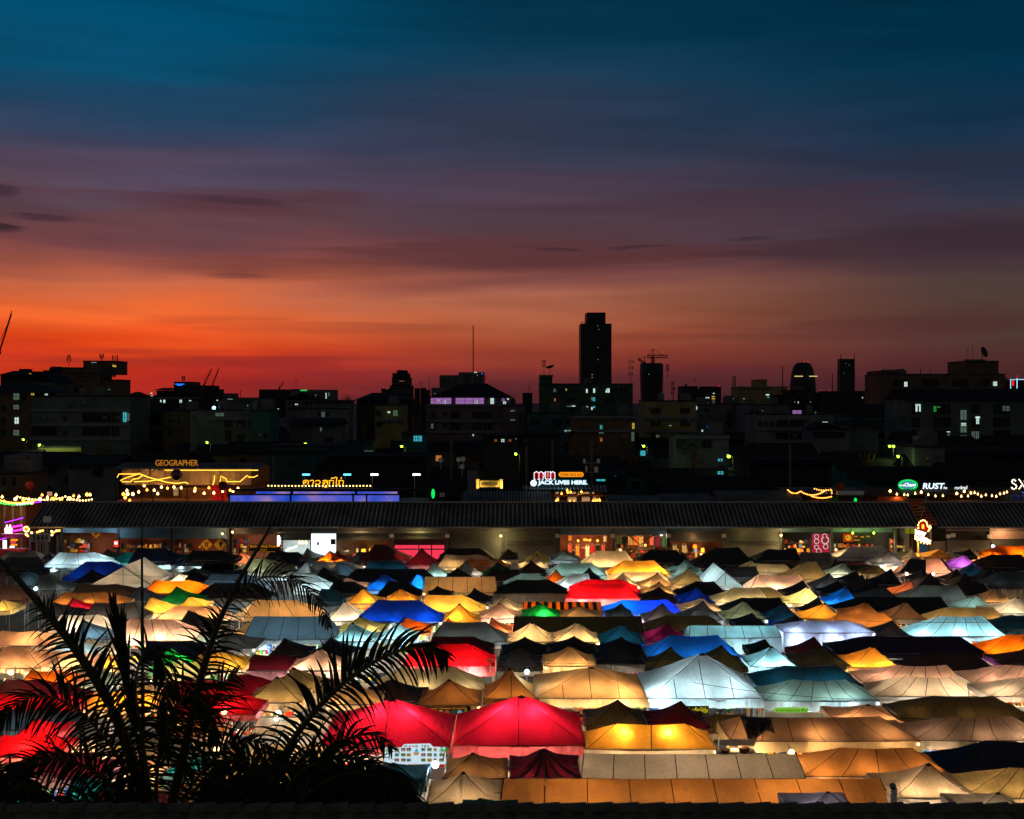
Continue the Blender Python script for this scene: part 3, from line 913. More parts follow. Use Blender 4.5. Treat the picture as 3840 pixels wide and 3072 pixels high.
    if lv > 0:
        n = 1 if (XR - XL) < 4.3 else (2 if XR - XL < 9 else 4)
        edge = rng.random() < .68 and not T['h'] and T['lc'] != 'm'
        n0 = n
        if edge: n += 1
        for k in range(n):
            f_ = (k + .5) / n + rng.uniform(-.08, .08)
            x = XL + (XR - XL) * (.5 + (f_ - .5) * .95)
            y = D + d * rng.uniform(.2, .5); z = ze + (rng.uniform(-1.0, -.6) if rng.random() < .8 else rng.uniform(-.4, -.2))
            if XR - XL > 5: z = ze - rng.uniform(.6, 1.0); y = D + d * rng.uniform(.25, .5)
            if kind == 'B': z = ze - .95; y = D + d * .5
            elif edge: z = ze - rng.uniform(.38, .6); y = D + d * rng.uniform(.12, .26)
            if T['h']: z = ze + zt * .42; y = D + d * .42; x = cx + (x - cx) * (.5 if kind == 'P' else .9)
            c_ = LC[T['lc']]
            if T['lc'] == 'm' and k == 0 and T['c'] == 'bl': c_ = LC['c']
            lamp((x, y, z), lv * TK * (1.7 if ze > 3.05 else 1) * n0 / n * (.85 if edge else 1) * rng.uniform(.72, 1.3) * (1 + .5 * (d > 3.5)), c_, .05)
    if T['h']: lamp((cx - (XR - XL) * .22, D + d * .3, ze - .7), lv * TK * .8, LC[T['lc']], .05); lamp((cx + (XR - XL) * .22, D + d * .3, ze - .7), lv * TK * .8, LC[T['lc']], .05)
    T['root'] = root
    if lv >= .4 and XR - XL > 2.3 and D < 95 and T['c'] not in ('bk', 'nb'):
        k2 = rng.uniform(-.2, .2); xm = cx + (XR - XL) * k2; zz = ze - vh - .06; yy = D + .42
        mt = {'w': 'amber', 'n': 'warm', 'c': 'cold', 'y': 'amber', 'p': 'warm', 'm': 'violet'}[T['lc']]
        TUBES.append((T, xm, yy, zz, mt, rng.uniform(.45, .7)))
    return root
TK = 250.0
for i, T in enumerate(TL): build_tent(T, i)

# labels: look first, then the neighbours that can be found
SH = {'P': 'peaked tent', 'R': 'ridged tent', 'B': 'long panel awning', 'G': 'gable-fronted tent'}
def look(T):
    w = FAB[T['c']][2]
    if T['s'] == 1: w = 'orange and black striped'
    if T['s'] == 2: w = 'black and pink striped'
    if T['s'] == 3: w = 'dark red and black striped'
    lit = 'glowing ' if T['lv'] >= .5 else ('dimly lit ' if T['lv'] >= .2 else 'dark ' if not w in ('black', 'charcoal') and not 'dark' in w else '')
    return lit + w
def ptx(T): return ((T['xl'] + T['xr']) / 2)
def col_word(T): return ('striped' if T['s'] else FAB[T['c']][2])
def neigh(T, where):
    best = None
    for U in TL:
        if U is T: continue
        dx = ptx(U) - ptx(T); dy = U['D'] - T['D']
        sc_ = (T['xr'] - T['xl'])
        if where == 'front' and dy < -1 and abs(dx) < sc_ * .6: k = -dy * 20 + abs(dx)
        elif where == 'back' and dy > 1 and abs(dx) < sc_ * .6: k = dy * 20 + abs(dx)
        elif where == 'left' and dx < -sc_ * .5 and abs(dy) < 2.5: k = -dx + abs(dy) * 20
        elif where == 'right' and dx > sc_ * .5 and abs(dy) < 2.5: k = dx + abs(dy) * 20
        else: continue
        if best is None or k < best[0]: best = (k, U)
    return best[1] if best else None
def art(w): return ('an ' if w[0] in 'aeiou' else 'a ') + w
def area(T):
    x = ptx(T); D = T['D']
    h = 'far left' if x < 640 else 'left' if x < 1400 else 'middle' if x < 2400 else 'right' if x < 3200 else 'far right'
    r = 'back rows' if D > 88 else 'middle rows' if D > 66 else 'front rows'
    return h, r
labels = {}
for T in TL:
    base = look(T) + ' ' + SH[T['kind']]
    cands = [base]
    f, b, l, r = (neigh(T, k) for k in ('front', 'back', 'left', 'right'))
    if f: cands.append(base + ' just behind ' + art(col_word(f)) + ' one')
    if b: cands.append(base + ' just in front of ' + art(col_word(b)) + ' one')
    if l and r: cands.append(base + ' between ' + art(col_word(l)) + ' and ' + art(col_word(r)) + ' one')
    if l: cands.append(base + ' right of ' + art(col_word(l)) + ' one')
    h, rw = area(T)
    cands.append(base + ' in the ' + rw + ', ' + h)
    if l: cands.append(base + ' right of ' + art(col_word(l)) + ' one, ' + rw)
    if f and b: cands.append(base + ' behind ' + art(col_word(f)) + ' and before ' + art(col_word(b)) + ' one')
    if f: cands.append(base + ' behind ' + art(col_word(f)) + ' one, ' + h + ' ' + rw)
    T['cands'] = cands
from collections import Counter
cnt = Counter(c for T in TL for c in set(T['cands']))
ordw = ['leftmost', 'second from left', 'third from left', 'fourth from left', 'fifth from left', 'sixth from left', 'seventh from left']
left_over = {}
for T in TL:
    ok = [c for c in T['cands'] if cnt[c] == 1 and len(c.split()) <= 16 and len(c.split()) >= 4]
    if ok: T['root']['label'] = ok[0]
    else:
        h, rw = area(T); left_over.setdefault(look(T) + ' ' + SH[T['kind']] + '|' + rw, []).append(T)
for k, lst in left_over.items():
    base, rw = k.split('|')
    lst.sort(key=ptx)
    for i, T in enumerate(lst):
        f = neigh(T, 'front')
        T['root']['label'] = (base + ' in the ' + rw + ', ' + (ordw[i] if i < 7 else 'rightmost') + ', behind ' + (col_word(f) if f else 'roof'))[:140]
print('ambiguous tent labels', sum(len(v) for v in left_over.values()), 'tents', len(TL))

TM = {'amber': emis('tube_amber', (255, 190, 105), 4), 'warm': emis('tube_warm', (255, 232, 200), 4), 'cold': emis('tube_cold', (205, 245, 255), 4.5), 'violet': emis('tube_violet', (190, 60, 255), 4)}
for (T, xm, yy, zz, mt, hl) in TUBES:
    m = MB(); m.tube([(xm - hl, yy, zz), (xm + hl, yy, zz)], .028, 6, 0); m.box(xm - hl, xm + hl, yy - .02, yy + .02, zz + .03, zz + .06, 1)
    o = m.build('tube_light', [TM[mt], M_metal]); lb = mt + ' tube light under the ' + T['root']['label']
    tag(o, ' '.join(lb.replace(' one', '').split()[:16]), 'tube light', 'tube lights under the canopies')

EB = {'amber': emis('bare_bulb_amber', (255, 200, 120), 14), 'warm': emis('bare_bulb_warm', (255, 240, 215), 14), 'cold': emis('bare_bulb_cold', (215, 250, 255), 14), 'violet': TM['violet']}
kb = 0
for (T, xm, yy, zz, mt, hl) in TUBES:
    kb += 1
    if kb % 5 in (1, 3): continue
    sd = -1 if kb % 2 else 1
    x = T['cx'] + sd * (T['W'] / 2 - .12); c = Vector((x, T['D'] - .06, T['ze'] - .14))
    t = empty('hanging_bulb', c, ' '.join((('bare ' + mt + ' bulb at the ' + ('left' if sd < 0 else 'right') + ' corner of the ' + T['root']['label']).replace(' one', '')).split()[:16]), 'bulb', 'bare bulbs hung at tent corners')
    m = MB(); m.ball(c, .055, 8, 6); m.build('bulb', EB[mt], t)
    m = MB(); m.tube([c + Vector((0, 0, .05)), c + Vector((0, .04, .16))], .01, 4); m.build('cord', M_dark, t)
# ---------------------------------------------------------------- helpers for flat things on facades
def add_box(parent, name, mat, px0, py0, px1, py1, D, th=.1, label=None):
    m = MB(); m.box(WX(px0, D), WX(px1, D), D, D + th, WZ(py1, D), WZ(py0, D))
    o = m.build(name, mat, parent)
    if label: o['label'] = label
    return o
_tc = {}
def text_mb(txt, px0, py0, px1, py1, D, mat, parent, name='lettering', ext=.03, off=0.0, shear=0.0):
    """letters as real extruded mesh, fitted to a box on a plane at depth D"""
    cu = bpy.data.curves.new('text', 'FONT'); cu.body = txt; cu.extrude = .02; cu.offset = off; cu.shear = shear; cu.resolution_u = 3
    ob = bpy.data.objects.new('text', cu); col.objects.link(ob)
    bpy.context.view_layer.update()
    dg = bpy.context.evaluated_depsgraph_get()
    me = bpy.data.meshes.new_from_object(ob.evaluated_get(dg))
    bpy.data.objects.remove(ob); bpy.data.curves.remove(cu)
    vs = [v.co.copy() for v in me.vertices]
    x0, x1 = min(v.x for v in vs), max(v.x for v in vs); y0, y1 = min(v.y for v in vs), max(v.y for v in vs)
    m = MB()
    X0, X1, Z0, Z1 = WX(px0, D), WX(px1, D), WZ(py1, D), WZ(py0, D)
    for v in vs:
        m.v.append((X0 + (v.x - x0) / (x1 - x0) * (X1 - X0), D - ext * (1 if v.z > 0 else 0), Z0 + (v.y - y0) / (y1 - y0) * (Z1 - Z0)))
    for p in me.polygons: m.f.append(tuple(p.vertices)); m.m.append(0)
    bpy.data.meshes.remove(me)
    return m.build(name, mat, parent)
def thing(name, px, py, D, label, cat, group=None):
    return empty(name, W(px, py, D), label, cat, group)
def sag_line(p, q, sag, n=12):
    out = []
    for i in range(n + 1):
        t = i / n; v = p.lerp(q, t); v.z -= sag * 4 * t * (1 - t); out.append(v)
    return out
BULB = {}
def bulb_mesh(r, mat):
    k = (r, mat.name)
    if k not in BULB:
        m = MB(); m.ball((0, 0, 0), r, 8, 6)
        me = bpy.data.meshes.new('bulb'); me.from_pydata(m.v, [], m.f); me.materials.append(mat); BULB[k] = me
    return BULB[k]
def string_lights(pts, D, n, mat, label, r=.07, sag=.25, group='strings of party bulbs', drop=.1):
    """pts: photo-pixel anchor points; bulbs hang along the sagging wire"""
    P3 = [W(x, y, D) for x, y in pts]
    root = empty('string_light', P3[0], label, 'string lights', group)
    m = MB(); path = []
    for a, b in zip(P3, P3[1:]): path += sag_line(a, b, sag)
    m.tube(path, .012, 4)
    m.build('wire', M_dark, root)
    Ls = [0]
    for a, b in zip(path, path[1:]): Ls.append(Ls[-1] + (b - a).length)
    me = bulb_mesh(r, mat)
    for k in range(n):
        t = Ls[-1] * (k + .5) / n
        i = max(j for j in range(len(Ls)) if Ls[j] <= t); i = min(i, len(path) - 2)
        u = (t - Ls[i]) / max(Ls[i + 1] - Ls[i], 1e-6)
        p = path[i].lerp(path[i + 1], u) + Vector((0, -.02, -drop))
        o = bpy.data.objects.new('bulb', me); col.objects.link(o); o.parent = root; o.location = p - P3[0]
    return root
E_warm = emis('bulb_warm', (255, 196, 110), 9); E_amber = emis('bulb_amber', (255, 150, 50), 7); E_white = emis('tube_white', (225, 250, 255), 5)
E_gold = emis('neon_gold', (255, 176, 30), 2.2); E_red = emis('neon_red', (255, 20, 30), 2.5); E_cyan = emis('neon_cyan', (90, 215, 235), 3); E_green = emis('neon_green', (10, 200, 80), 1.6)
E_pink = emis('neon_pink', (255, 40, 190), 4); E_purple = emis('led_purple', (170, 40, 255), 4); E_blue = emis('led_blue', (40, 110, 255), 6)
E_lime = emis('lamp_lime', (170, 255, 40), 8); E_screen = emis('light_panel', (232, 244, 252), 1.6); E_redpanel = emis('red_lit_wall', (255, 60, 90), .9)
E_sign = emis('sign_white', (235, 245, 255), 1.5); E_orange = emis('sign_orange', (255, 150, 20), 1.1); E_dimgold = emis('letters_dim_gold', (205, 130, 30), .75)
E_letter_red = emis('letters_red', (200, 10, 20), .75)

M_roof = plain('corrugated_sheet', (50, 50, 50), .7, .6, .35, bump=.1, spec=.15)
M_crest = plain('sheet_crest_painted_light', (112, 112, 110), .6, .6, .35, spec=.2)  # paler rib tops: the light along the ribs is put into the colour
M_gut = plain('gutter_metal', (150, 150, 150), .4, .2, metal=.4)
M_wall = plain('painted_wall', (92, 89, 85), .8, .2, .8)
M_wallblue = plain('blue_grey_sheet', (88, 112, 130), .6, .2, .8)
M_shut = plain('roller_shutter', (116, 112, 106), .5, .25, .6, metal=.35)
M_brick = plain('brick', (150, 85, 60), .85, .25, 6, bump=.4)
M_wood = plain('timber', (120, 72, 36), .7, .35, 3)
M_black = plain('black_paint', (16, 16, 18), .6, .2)
M_white = plain('white_paint', (225, 225, 222), .6, .08)
M_yellow = plain('traffic_yellow', (235, 165, 30), .5, .15)
M_redp = plain('red_paint', (190, 20, 28), .5, .15)
M_green = plain('green_paint', (30, 150, 60), .5, .15)
M_bluep = plain('blue_paint', (25, 90, 170), .5, .15)
M_glass = plain('dark_glass', (8, 10, 12), .3, .1, spec=.3)
M_skin = plain('skin', (200, 150, 120), .6, .1)
M_tarp = plain('black_tarpaulin', (74, 66, 60), .35, .5, 2, bump=.6)

def corrugated(x0, x1, yE, zE, yR, zR, pitch=.42, amp=.06, yB=None, zB=None):
    m = MB(); n = int((x1 - x0) / pitch * 6)
    prof = [(yE, zE), ((yE + yR) / 2, (zE + zR) / 2), (yR, zR)]
    if yB: prof.append((yB, zB))
    for i in range(n + 1):
        x = x0 + (x1 - x0) * i / n
        dz = amp * math.cos(2 * math.pi * (x - x0) / pitch) * (1 if True else 0)
        dz = amp if i % 6 == 0 else (amp * .3 if i % 6 in (1, 5) else 0)
        for (y, z) in prof: m.v.append((x, y, z + dz))
    k = len(prof)
    for i in range(n):
        for j in range(k - 1):
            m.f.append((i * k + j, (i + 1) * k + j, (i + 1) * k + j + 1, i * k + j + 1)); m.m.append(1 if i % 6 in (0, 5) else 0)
    return m
DF = 107.5
def shop_row(x0, x1, label):
    root = empty('shop_row', ((x0 + x1) / 2, DF, 0), label, 'shop building')
    m = corrugated(x0, x1, 105, 6.12, 108.6, 8.02, yB=113.5, zB=5.9)
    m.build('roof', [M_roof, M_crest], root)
    m = MB(); m.tube([(x0, 108.6, 8.08), (x1, 108.6, 8.08)], .09, 6); m.build('ridge_cap', M_gut, root)
    m = MB(); m.box(x0, x1, 104.9, 105.02, 5.98, 6.12); m.build('gutter', M_gut, root)
    m = MB(); m.box(x0 + .2, x1 - .2, 113.0, 113.2, 0, 6.0)
    m.box(x0 + .2, x0 + .35, DF + .2, 113.0, 0, 6.2); m.box(x1 - .35, x1 - .2, DF + .2, 113.0, 0, 6.2)
    m.build('wall', M_wall, root)
    return root
row1 = shop_row(-45.3, 38.4, 'long row of shops under a dark corrugated roof behind the tents')
row2 = shop_row(40.0, 66.0, 'shorter row of shuttered shops beyond the arrow sign gap')

def shutter_mesh(px0, py0, px1, py1, D, perf=False):
    m = MB(); x0, x1, z0, z1 = WX(px0, D), WX(px1, D), WZ(py1, D), WZ(py0, D)
    n = max(3, int((z1 - z0) / .11))
    for i in range(n):
        a = z0 + (z1 - z0) * i / n; b = z0 + (z1 - z0) * (i + 1) / n; c = (a + b) / 2
        m.quad((x0, D, a), (x1, D, a), (x1, D - .035, c), (x0, D - .035, c)); m.quad((x0, D - .035, c), (x1, D - .035, c), (x1, D, b), (x0, D, b))
    if perf:
        zc = WZ(perf, D)
        for r in range(4):
            for k in range(int((x1 - x0) / .34) - 1):
                xx = x0 + .25 + k * .34 + (r % 2) * .17
                m.box(xx, xx + .2, D - .05, D - .036, zc - r * .14, zc - r * .14 + .06, 1)
    return m
# fascia strip with the openings below; numbers are photo pixels
def fascia(row, px0, px1, py0, py1, mat): add_box(row, 'fascia', mat, px0, py0, px1, py1, DF - .1, .15)
for a, b, y1_, mt in ((235, 440, 1998, M_wallblue), (445, 640, 2018, M_wallblue), (648, 850, 2020, M_wallblue), (870, 1040, 2004, M_wall), (2100, 2294, 2006, M_wallblue), (2304, 2500, 2006, M_wallblue), (1060, 1165, 1996, M_wall), (1262, 1465, 1994, M_wall), (1478, 1670, 1994, M_wall), (1690, 2090, 1992, M_wall), (2510, 2712, 1992, M_wallblue), (2724, 2925, 1992, M_wall), (2935, 3350, 1996, M_wallblue)):
    fascia(row1, a, b, 1976, y1_, mt)
for a, b, y0, y1, pf in ((1262, 1465, 1994, 2026, 0), (1478, 1665, 1994, 2022, 0), (1062, 1163, 1996, 2026, 0), (1690, 1880, 1992, 2110, 0), (1893, 2085, 1992, 2110, 2032), (2512, 2710, 1992, 2032, 0), (2722, 2925, 1992, 2110, 2032)):
    shutter_mesh(a, y0, b, y1, DF + .05, pf).build('shutter', [M_shut, M_black], row1)
for a in (228, 442, 643, 855, 1052, 1168, 1256, 1470, 1676, 1886, 2092, 2299, 2503, 2717, 2929, 3120, 3360):
    add_box(row1, 'pillar', M_wall if a > 1200 else M_dark, a - 4, 1980, a + 4, 2130, DF - .2, .3)
for a in (1468, 1677, 2090, 2298, 2508, 2715):
    add_box(row1, 'junction_box', M_white, a - 8, 2003, a + 8, 2017, DF - .4, .15)
# back walls of the open shops
for a, b, mt in ((235, 340, M_wood), (340, 440, M_brick), (448, 640, M_brick), (648, 850, M_brick), (870, 1045, M_brick), (2100, 2294, M_brick), (2304, 2500, M_wood), (2512, 2712, M_wood), (2935, 3118, M_black), (3125, 3350, M_dark), (1262, 1465, M_wood)):
    add_box(row1, 'shop_back_wall', mt, a, 1996, b, 2130, DF + 2.2, .1)
add_box(row1, 'shop_back_wall', M_white, 1062, 2020, 1163, 2130, DF + 2.2, .1)
add_box(row1, 'shop_back_wall', E_redpanel, 1478, 2045, 1668, 2130, DF + .6, .1, 'red lit glass shop front')
for x in (1478, 1570, 1618, 1668): add_box(row1, 'window_frame', M_dark, x - 2, 2040, x + 2, 2130, DF + .45, .1)
add_box(row1, 'window_frame', M_dark, 1478, 2058, 1668, 2062, DF + .42, .1)
# gutter pipe and tube along the facade
m = MB(); m.tube([W(1025, 1994, DF - .6), W(1030, 1996, DF - .6), W(1680, 1996, DF - .6)], .06, 6); m.build('drain_pipe', M_gut, row1)

t = thing('billboard', 1212, 2080, 105.5, 'glaring blank white lit billboard under the corrugated roof', 'billboard')
add_box(t, 'panel', E_screen, 1167, 2002, 1259, 2084, 105.5, .15)
add_box(t, 'picture', M_black, 1240, 2022, 1258, 2042, 105.45, .04); add_box(t, 'picture', M_wall, 1188, 2034, 1196, 2044, 105.45, .04)
add_box(t, 'frame', M_dark, 1165, 2000, 1261, 2086, 105.66, .1)
t = thing('shop_sign', 990, 2070, DF - .5, 'black barber shop sign with gold blackletter words', 'sign')
add_box(t, 'board', M_black, 933, 2040, 1046, 2072, DF - .5, .1)
text_mb('Barber Shop Punks', 938, 2044, 1040, 2057, DF - .51, E_dimgold, t)
text_mb('RATCHADA', 975, 2060, 1000, 2064, DF - .51, E_dimgold, t)
m = MB()
for y in (2041, 2066): m.box(WX(936, DF), WX(1043, DF), DF - .53, DF - .5, WZ(y + 1, DF), WZ(y, DF))
m.build('trim', E_dimgold, t)
t = thing('barber_pole', 1056, 2068, DF - .5, 'striped red and white barber pole beside the barber shop sign', 'barber pole')
m = MB()
for k in range(8): m.tube([W(1056, 2068 - k * 6, DF - .5), W(1056, 2062 - k * 6, DF - .5)], .07, 8, mi=k % 2)
m.build('pole', [M_white, M_redp], t)
t = thing('light_box_sign', 1046, 2042, DF - .7, 'narrow upright lit sign with bulbs at the barber shop corner', 'sign')
add_box(t, 'panel', E_sign, 1039, 2014, 1051, 2042, DF - .7, .15)
for y in (2012, 2045): add_box(t, 'bulb', E_warm, 1040, y - 3, 1047, y + 3, DF - .8, .1)
for dx, lab in ((1123, 'left globe lamp in the lit shop beside the white billboard'), (1135, 'middle globe lamp in the lit shop beside the white billboard'), (1147, 'right globe lamp in the lit shop beside the white billboard')):
    m = MB(); m.ball(W(dx, 2036, DF + .5), .11, 10, 8); m.tube([W(dx, 2022, DF + .5), W(dx, 2034, DF + .5)], .012, 4)
    tag(m.build('globe_lamp', E_warm), lab, 'lamp', 'globe lamps of the lit shop')
for dx, dy, lab in ((1080, 2060, 'left slanted tube light in the white lit shop'), (1103, 2052, 'right slanted tube light in the white lit shop')):
    m = MB(); m.tube([W(dx - 8, dy + 4, DF + 1.5), W(dx + 10, dy - 4, DF + 1.5)], .06, 6)
    tag(m.build('tube_light', E_white), lab, 'tube light', 'tube lights of the white shop')
def diamond(px, py, r, kind, lab, mat=None):
    D = DF + 1.9; t = thing('road_sign', px, py + r, D, lab, 'road sign', 'road signs hung in the bar')
    c = W(px, py, D); R = r * D / F
    m = MB(); m.poly([c + Vector((-R, 0, 0)), c + Vector((0, 0, -R)), c + Vector((R, 0, 0)), c + Vector((0, 0, R))])
    m.tube([c + Vector(q) * R for q in ((-1, 0, 0), (0, 0, -1), (1, 0, 0), (0, 0, 1), (-1, 0, 0))], .03, 4)
    m.build('plate', mat or M_yellow, t)
    m = MB()
    if kind == 'fork':
        m.tube([c + Vector((0, -.04, -.5 * R)), c + Vector((0, -.04, .5 * R))], .06, 4); m.tube([c + Vector((0, -.04, -.15 * R)), c + Vector((.35 * R, -.04, .3 * R))], .06, 4)
    elif kind == 'narrow':
        for s in (-1, 1): m.tube([c + Vector((s * .28 * R, -.04, -.45 * R)), c + Vector((s * .15 * R, -.04, -.1 * R)), c + Vector((s * .15 * R, -.04, .15 * R)), c + Vector((s * .28 * R, -.04, .45 * R))], .05, 4)
    else:
        m.tube([c + Vector((0, -.04, -.4 * R)), c + Vector((0, -.04, 0)), c + Vector((.3 * R, -.04, .15 * R))], .07, 4)
    m.build('symbol', M_black, t)
diamond(775, 2042, 22, 'narrow', 'yellow diamond road sign with two narrowing bars')
diamond(826, 2042, 24, 'fork', 'yellow diamond road sign with a forking arrow')
diamond(360, 2000, 18, 'bend', 'orange diamond road sign high in the timber bar')
t = thing('toilet_sign', 150, 2050, 104, 'grey toilet sign with arrow and two figures beside the shop row', 'sign')
add_box(t, 'board', plain('sign_grey', (190, 190, 190), .6, .1), 117, 2002, 187, 2032, 104, .08)
m = MB(); D = 103.97
c = W(127, 2017, D); m.tube([c + Vector((0, 0, -.3)), c + Vector((0, 0, .15))], .045, 4); m.poly([c + Vector((-.13, -.03, .12)), c + Vector((.13, -.03, .12)), c + Vector((0, -.03, .36))])
for px in (144, 160, 176):
    c = W(px, 2017, D); m.ball(c + Vector((0, 0, .22)), .07, 8, 6)
    m.poly([c + Vector((-.07, -.02, .13)), c + Vector((-.13, -.02, -.1)), c + Vector((.13, -.02, -.1)), c + Vector((.07, -.02, .13))])
    for s in (-1, 1): m.tube([c + Vector((s * .045, 0, -.08)), c + Vector((s * .045, 0, -.3))], .03, 4)
m.build('symbols', M_black, t)
m = MB(); m.tube([W(150, 2030, 104.1), W(150, 2140, 104.1)], .05, 6); m.build('post', M_metal, t)
t = thing('television', 435, 2050, DF - .4, 'small bright screen on the pillar of the timber bar', 'screen')
add_box(t, 'casing', M_black, 424, 2022, 446, 2058, DF - .35, .15); add_box(t, 'screen', emis('tv_red', (235, 60, 40), 1.1), 426, 2026, 444, 2052, DF - .4, .05)
add_box(t, 'screen_patch', E_sign, 429, 2032, 440, 2042, DF - .43, .02)
def round_sign(px, py, r, mat, lab, D=DF + 1.9):
    t = thing('round_sign', px, py + r, D, lab, 'sign'); c = W(px, py, D); R = r * D / F
    m = MB(); m.disc((c.x, c.z), R, R, D, .06); m.build('disc', mat, t)
    m = MB(); m.disc((c.x, c.z), R * .72, R * .72, D - .02, .02); m.build('inner_disc', M_brick, t)
    m = MB(); m.box(c.x - R * .7, c.x + R * .7, D - .05, D - .02, c.z - R * .18, c.z + R * .18); m.build('band', M_redp, t)
round_sign(487, 2041, 14, M_redp, 'round red enamel sign on the brick wall of the bar')

# floodlight poles at the left end
for (px, py, w_, h_, Dp, lab) in ((176, 1948, 28, 22, 101, 'white square panel antenna on a pole in front of the roof edge'), (186, 1852, 18, 14, 112, 'small pale panel on a thin mast above the roof edge')):
    t = thing('panel_antenna', px, 2120, Dp, lab, 'antenna')
    add_box(t, 'panel', M_white, px - w_ / 2, py - h_ / 2, px + w_ / 2, py + h_ / 2, Dp, .12)
    m = MB(); m.tube([W(px + 2, py + h_ / 2, Dp + .1), W(px + 4, 2120, Dp + .1)], .04, 6); m.build('pole', M_metal, t)

# shop lamps
def wall_lamp(px, py, D, mat, c, power, lab, r=.1, grp='lamps on the shop fronts'):
    t = thing('wall_lamp', px, py, D, lab, 'lamp', grp)
    m = MB(); m.ball(W(px, py, D), r, 10, 8); m.build('bulb', mat, t)
    m = MB(); p = W(px, py, D); m.tube([p + Vector((0, .1, r)), p + Vector((0, .35, r + .12)), p + Vector((0, .5, r + .12))], .03, 5); m.build('bracket', M_dark, t)
    if power: lamp(p + Vector((0, -.35, 0)), power, c, .12, 'shop_lamp')
wall_lamp(1878, 2010, DF - .7, E_warm, LC['y'], 110, 'amber lamp between the two closed shutters')
wall_lamp(2929, 2008, DF - .7, E_warm, LC['y'], 110, 'amber lamp right of the perforated shutter')
wall_lamp(3198, 1999, DF - .9, E_lime, (.75, 1, .2), 90, 'left lime green lamp above the food kiosk')
wall_lamp(3277, 1999, DF - .9, E_lime, (.75, 1, .2), 90, 'right lime green lamp above the food kiosk')
wall_lamp(834, 2002, DF - .8, E_warm, LC['w'], 60, 'small warm lamp above the forking arrow sign')
wall_lamp(872, 1996, DF - .8, E_warm, LC['w'], 50, 'small warm lamp above the barber window')
wall_lamp(2168, 2028, DF + .3, E_amber, LC['w'], 90, 'left bulb before the brick clothes shop')
wall_lamp(2241, 2028, DF + .3, E_amber, LC['w'], 90, 'right bulb before the brick clothes shop')
wall_lamp(2402, 2045, DF + .3, E_amber, LC['w'], 60, 'left bulb of the pair in the braced clothes shop')
wall_lamp(2420, 2045, DF + .3, E_amber, LC['w'], 30, 'right bulb of the pair in the braced clothes shop')
wall_lamp(2480, 2006, DF + .3, E_white, LC['n'], 60, 'white bulb over the hanging dresses')
wall_lamp(2606, 2050, DF - .3, emis('lantern', (255, 110, 20), 3.5), LC['w'], 50, 'round orange lantern in front of the open shop', .2)
wall_lamp(2327, 2063, 103.5, E_warm, LC['w'], 60, 'bright bulb on the tent row before the braced shop', .1)
wall_lamp(3135, 2062, 103.5, E_warm, LC['w'], 50, 'bright bulb left of the white tent at the kiosk', .1)
for (px, py, c, pw) in ((260, 1990, 'c', 55), (420, 1990, 'c', 55), (330, 2050, 'w', 40), (560, 2050, 'w', 18), (760, 2050, 'w', 25), (950, 2020, 'n', 35), (1110, 2050, 'c', 60), (1350, 1984, 'w', 60), (1570, 1984, 'y', 70), (1370, 2070, 'y', 60), (1570, 2050, 'r', 60), (2000, 2090, 'n', 15), (2195, 2060, 'w', 60), (2400, 2060, 'w', 40), (2620, 2068, 'w', 90), (2800, 2000, 'y', 25), (3000, 2050, 'w', 40), (3080, 2050, 'n', 45), (3220, 2060, 'w', 60), (3330, 2030, 'n', 40), (3760, 2000, 'w', 90), (3620, 2060, 'w', 20), (3700, 2095, 'c', 10), (1212, 2090, 'c', 120)):
    lamp(W(px, py, DF + (.8 if py > 2000 else -.9)) + Vector((0, -.3, 0)), pw, LC[c], .15, 'shop_lamp')

# clothes for sale
def garment(px, py, w_, h_, mat, lab, D, neck=True, grp='clothes hanging in the shops'):
    c = W(px, py, D); a = w_ * D / F / 2; h = h_ * D / F
    m = MB()
    out = [(-.45, 0), (-.95, -.16), (-.78, -.3), (-.8, -1), (.8, -1), (.78, -.3), (.95, -.16), (.45, 0), (.18, -.14), (-.18, -.14)]
    f = [c + Vector((x * a, 0, z * h)) for x, z in out]; b = [p + Vector((0, .05, 0)) for p in f]
    m.poly(f); m.poly(list(reversed(b)))
    for i in range(len(f)): m.quad(f[i], b[i], b[(i + 1) % len(f)], f[(i + 1) % len(f)])
    o = empty('garment', c, lab, 'garment', grp); m.build('cloth', mat, o)
    m = MB(); m.tube([c + Vector((-a * .8, 0, -.04)), c + Vector((0, 0, .14)), c + Vector((a * .8, 0, -.04))], .015, 4); m.build('hanger', M_white, o)
cp = {k: plain('cloth_' + k, c, .8, .3, 5) for k, c in dict(pink=(240, 110, 100), swirl=(235, 160, 60), dark=(35, 30, 34), cream=(235, 225, 190), red=(200, 25, 40), plum=(120, 30, 55), blue=(60, 90, 140), orange=(240, 120, 50), green=(70, 120, 80), tan=(220, 180, 120)).items()}
gi = [('coral vest top with a low neck, first from the left', 'pink', 2137, 2042, 17, 30), ('tie dye yellow and pink tee in the brick shop', 'swirl', 2166, 2044, 17, 46), ('dark red patterned vest on the low rail', 'plum', 2186, 2056, 16, 36), ('cream vest with a dark front panel', 'cream', 2203, 2046, 17, 42), ('red and black tee on the upper rail', 'red', 2222, 2044, 15, 30), ('black tee with a white slogan band', 'dark', 2242, 2044, 18, 26), ('pale pink and grey vest at the rail end', 'pink', 2263, 2044, 17, 24), ('yellow and black sleeveless top high left', 'swirl', 2138, 2010, 14, 18), ('white ringed vest high right on brick', 'cream', 2269, 2010, 14, 22), ('small black tee half hidden by a tent', 'dark', 2150, 2066, 16, 20)]
for lb, c, px, py, w_, h_ in gi: garment(px, py, w_, h_, cp[c], lb, DF + 1.4)
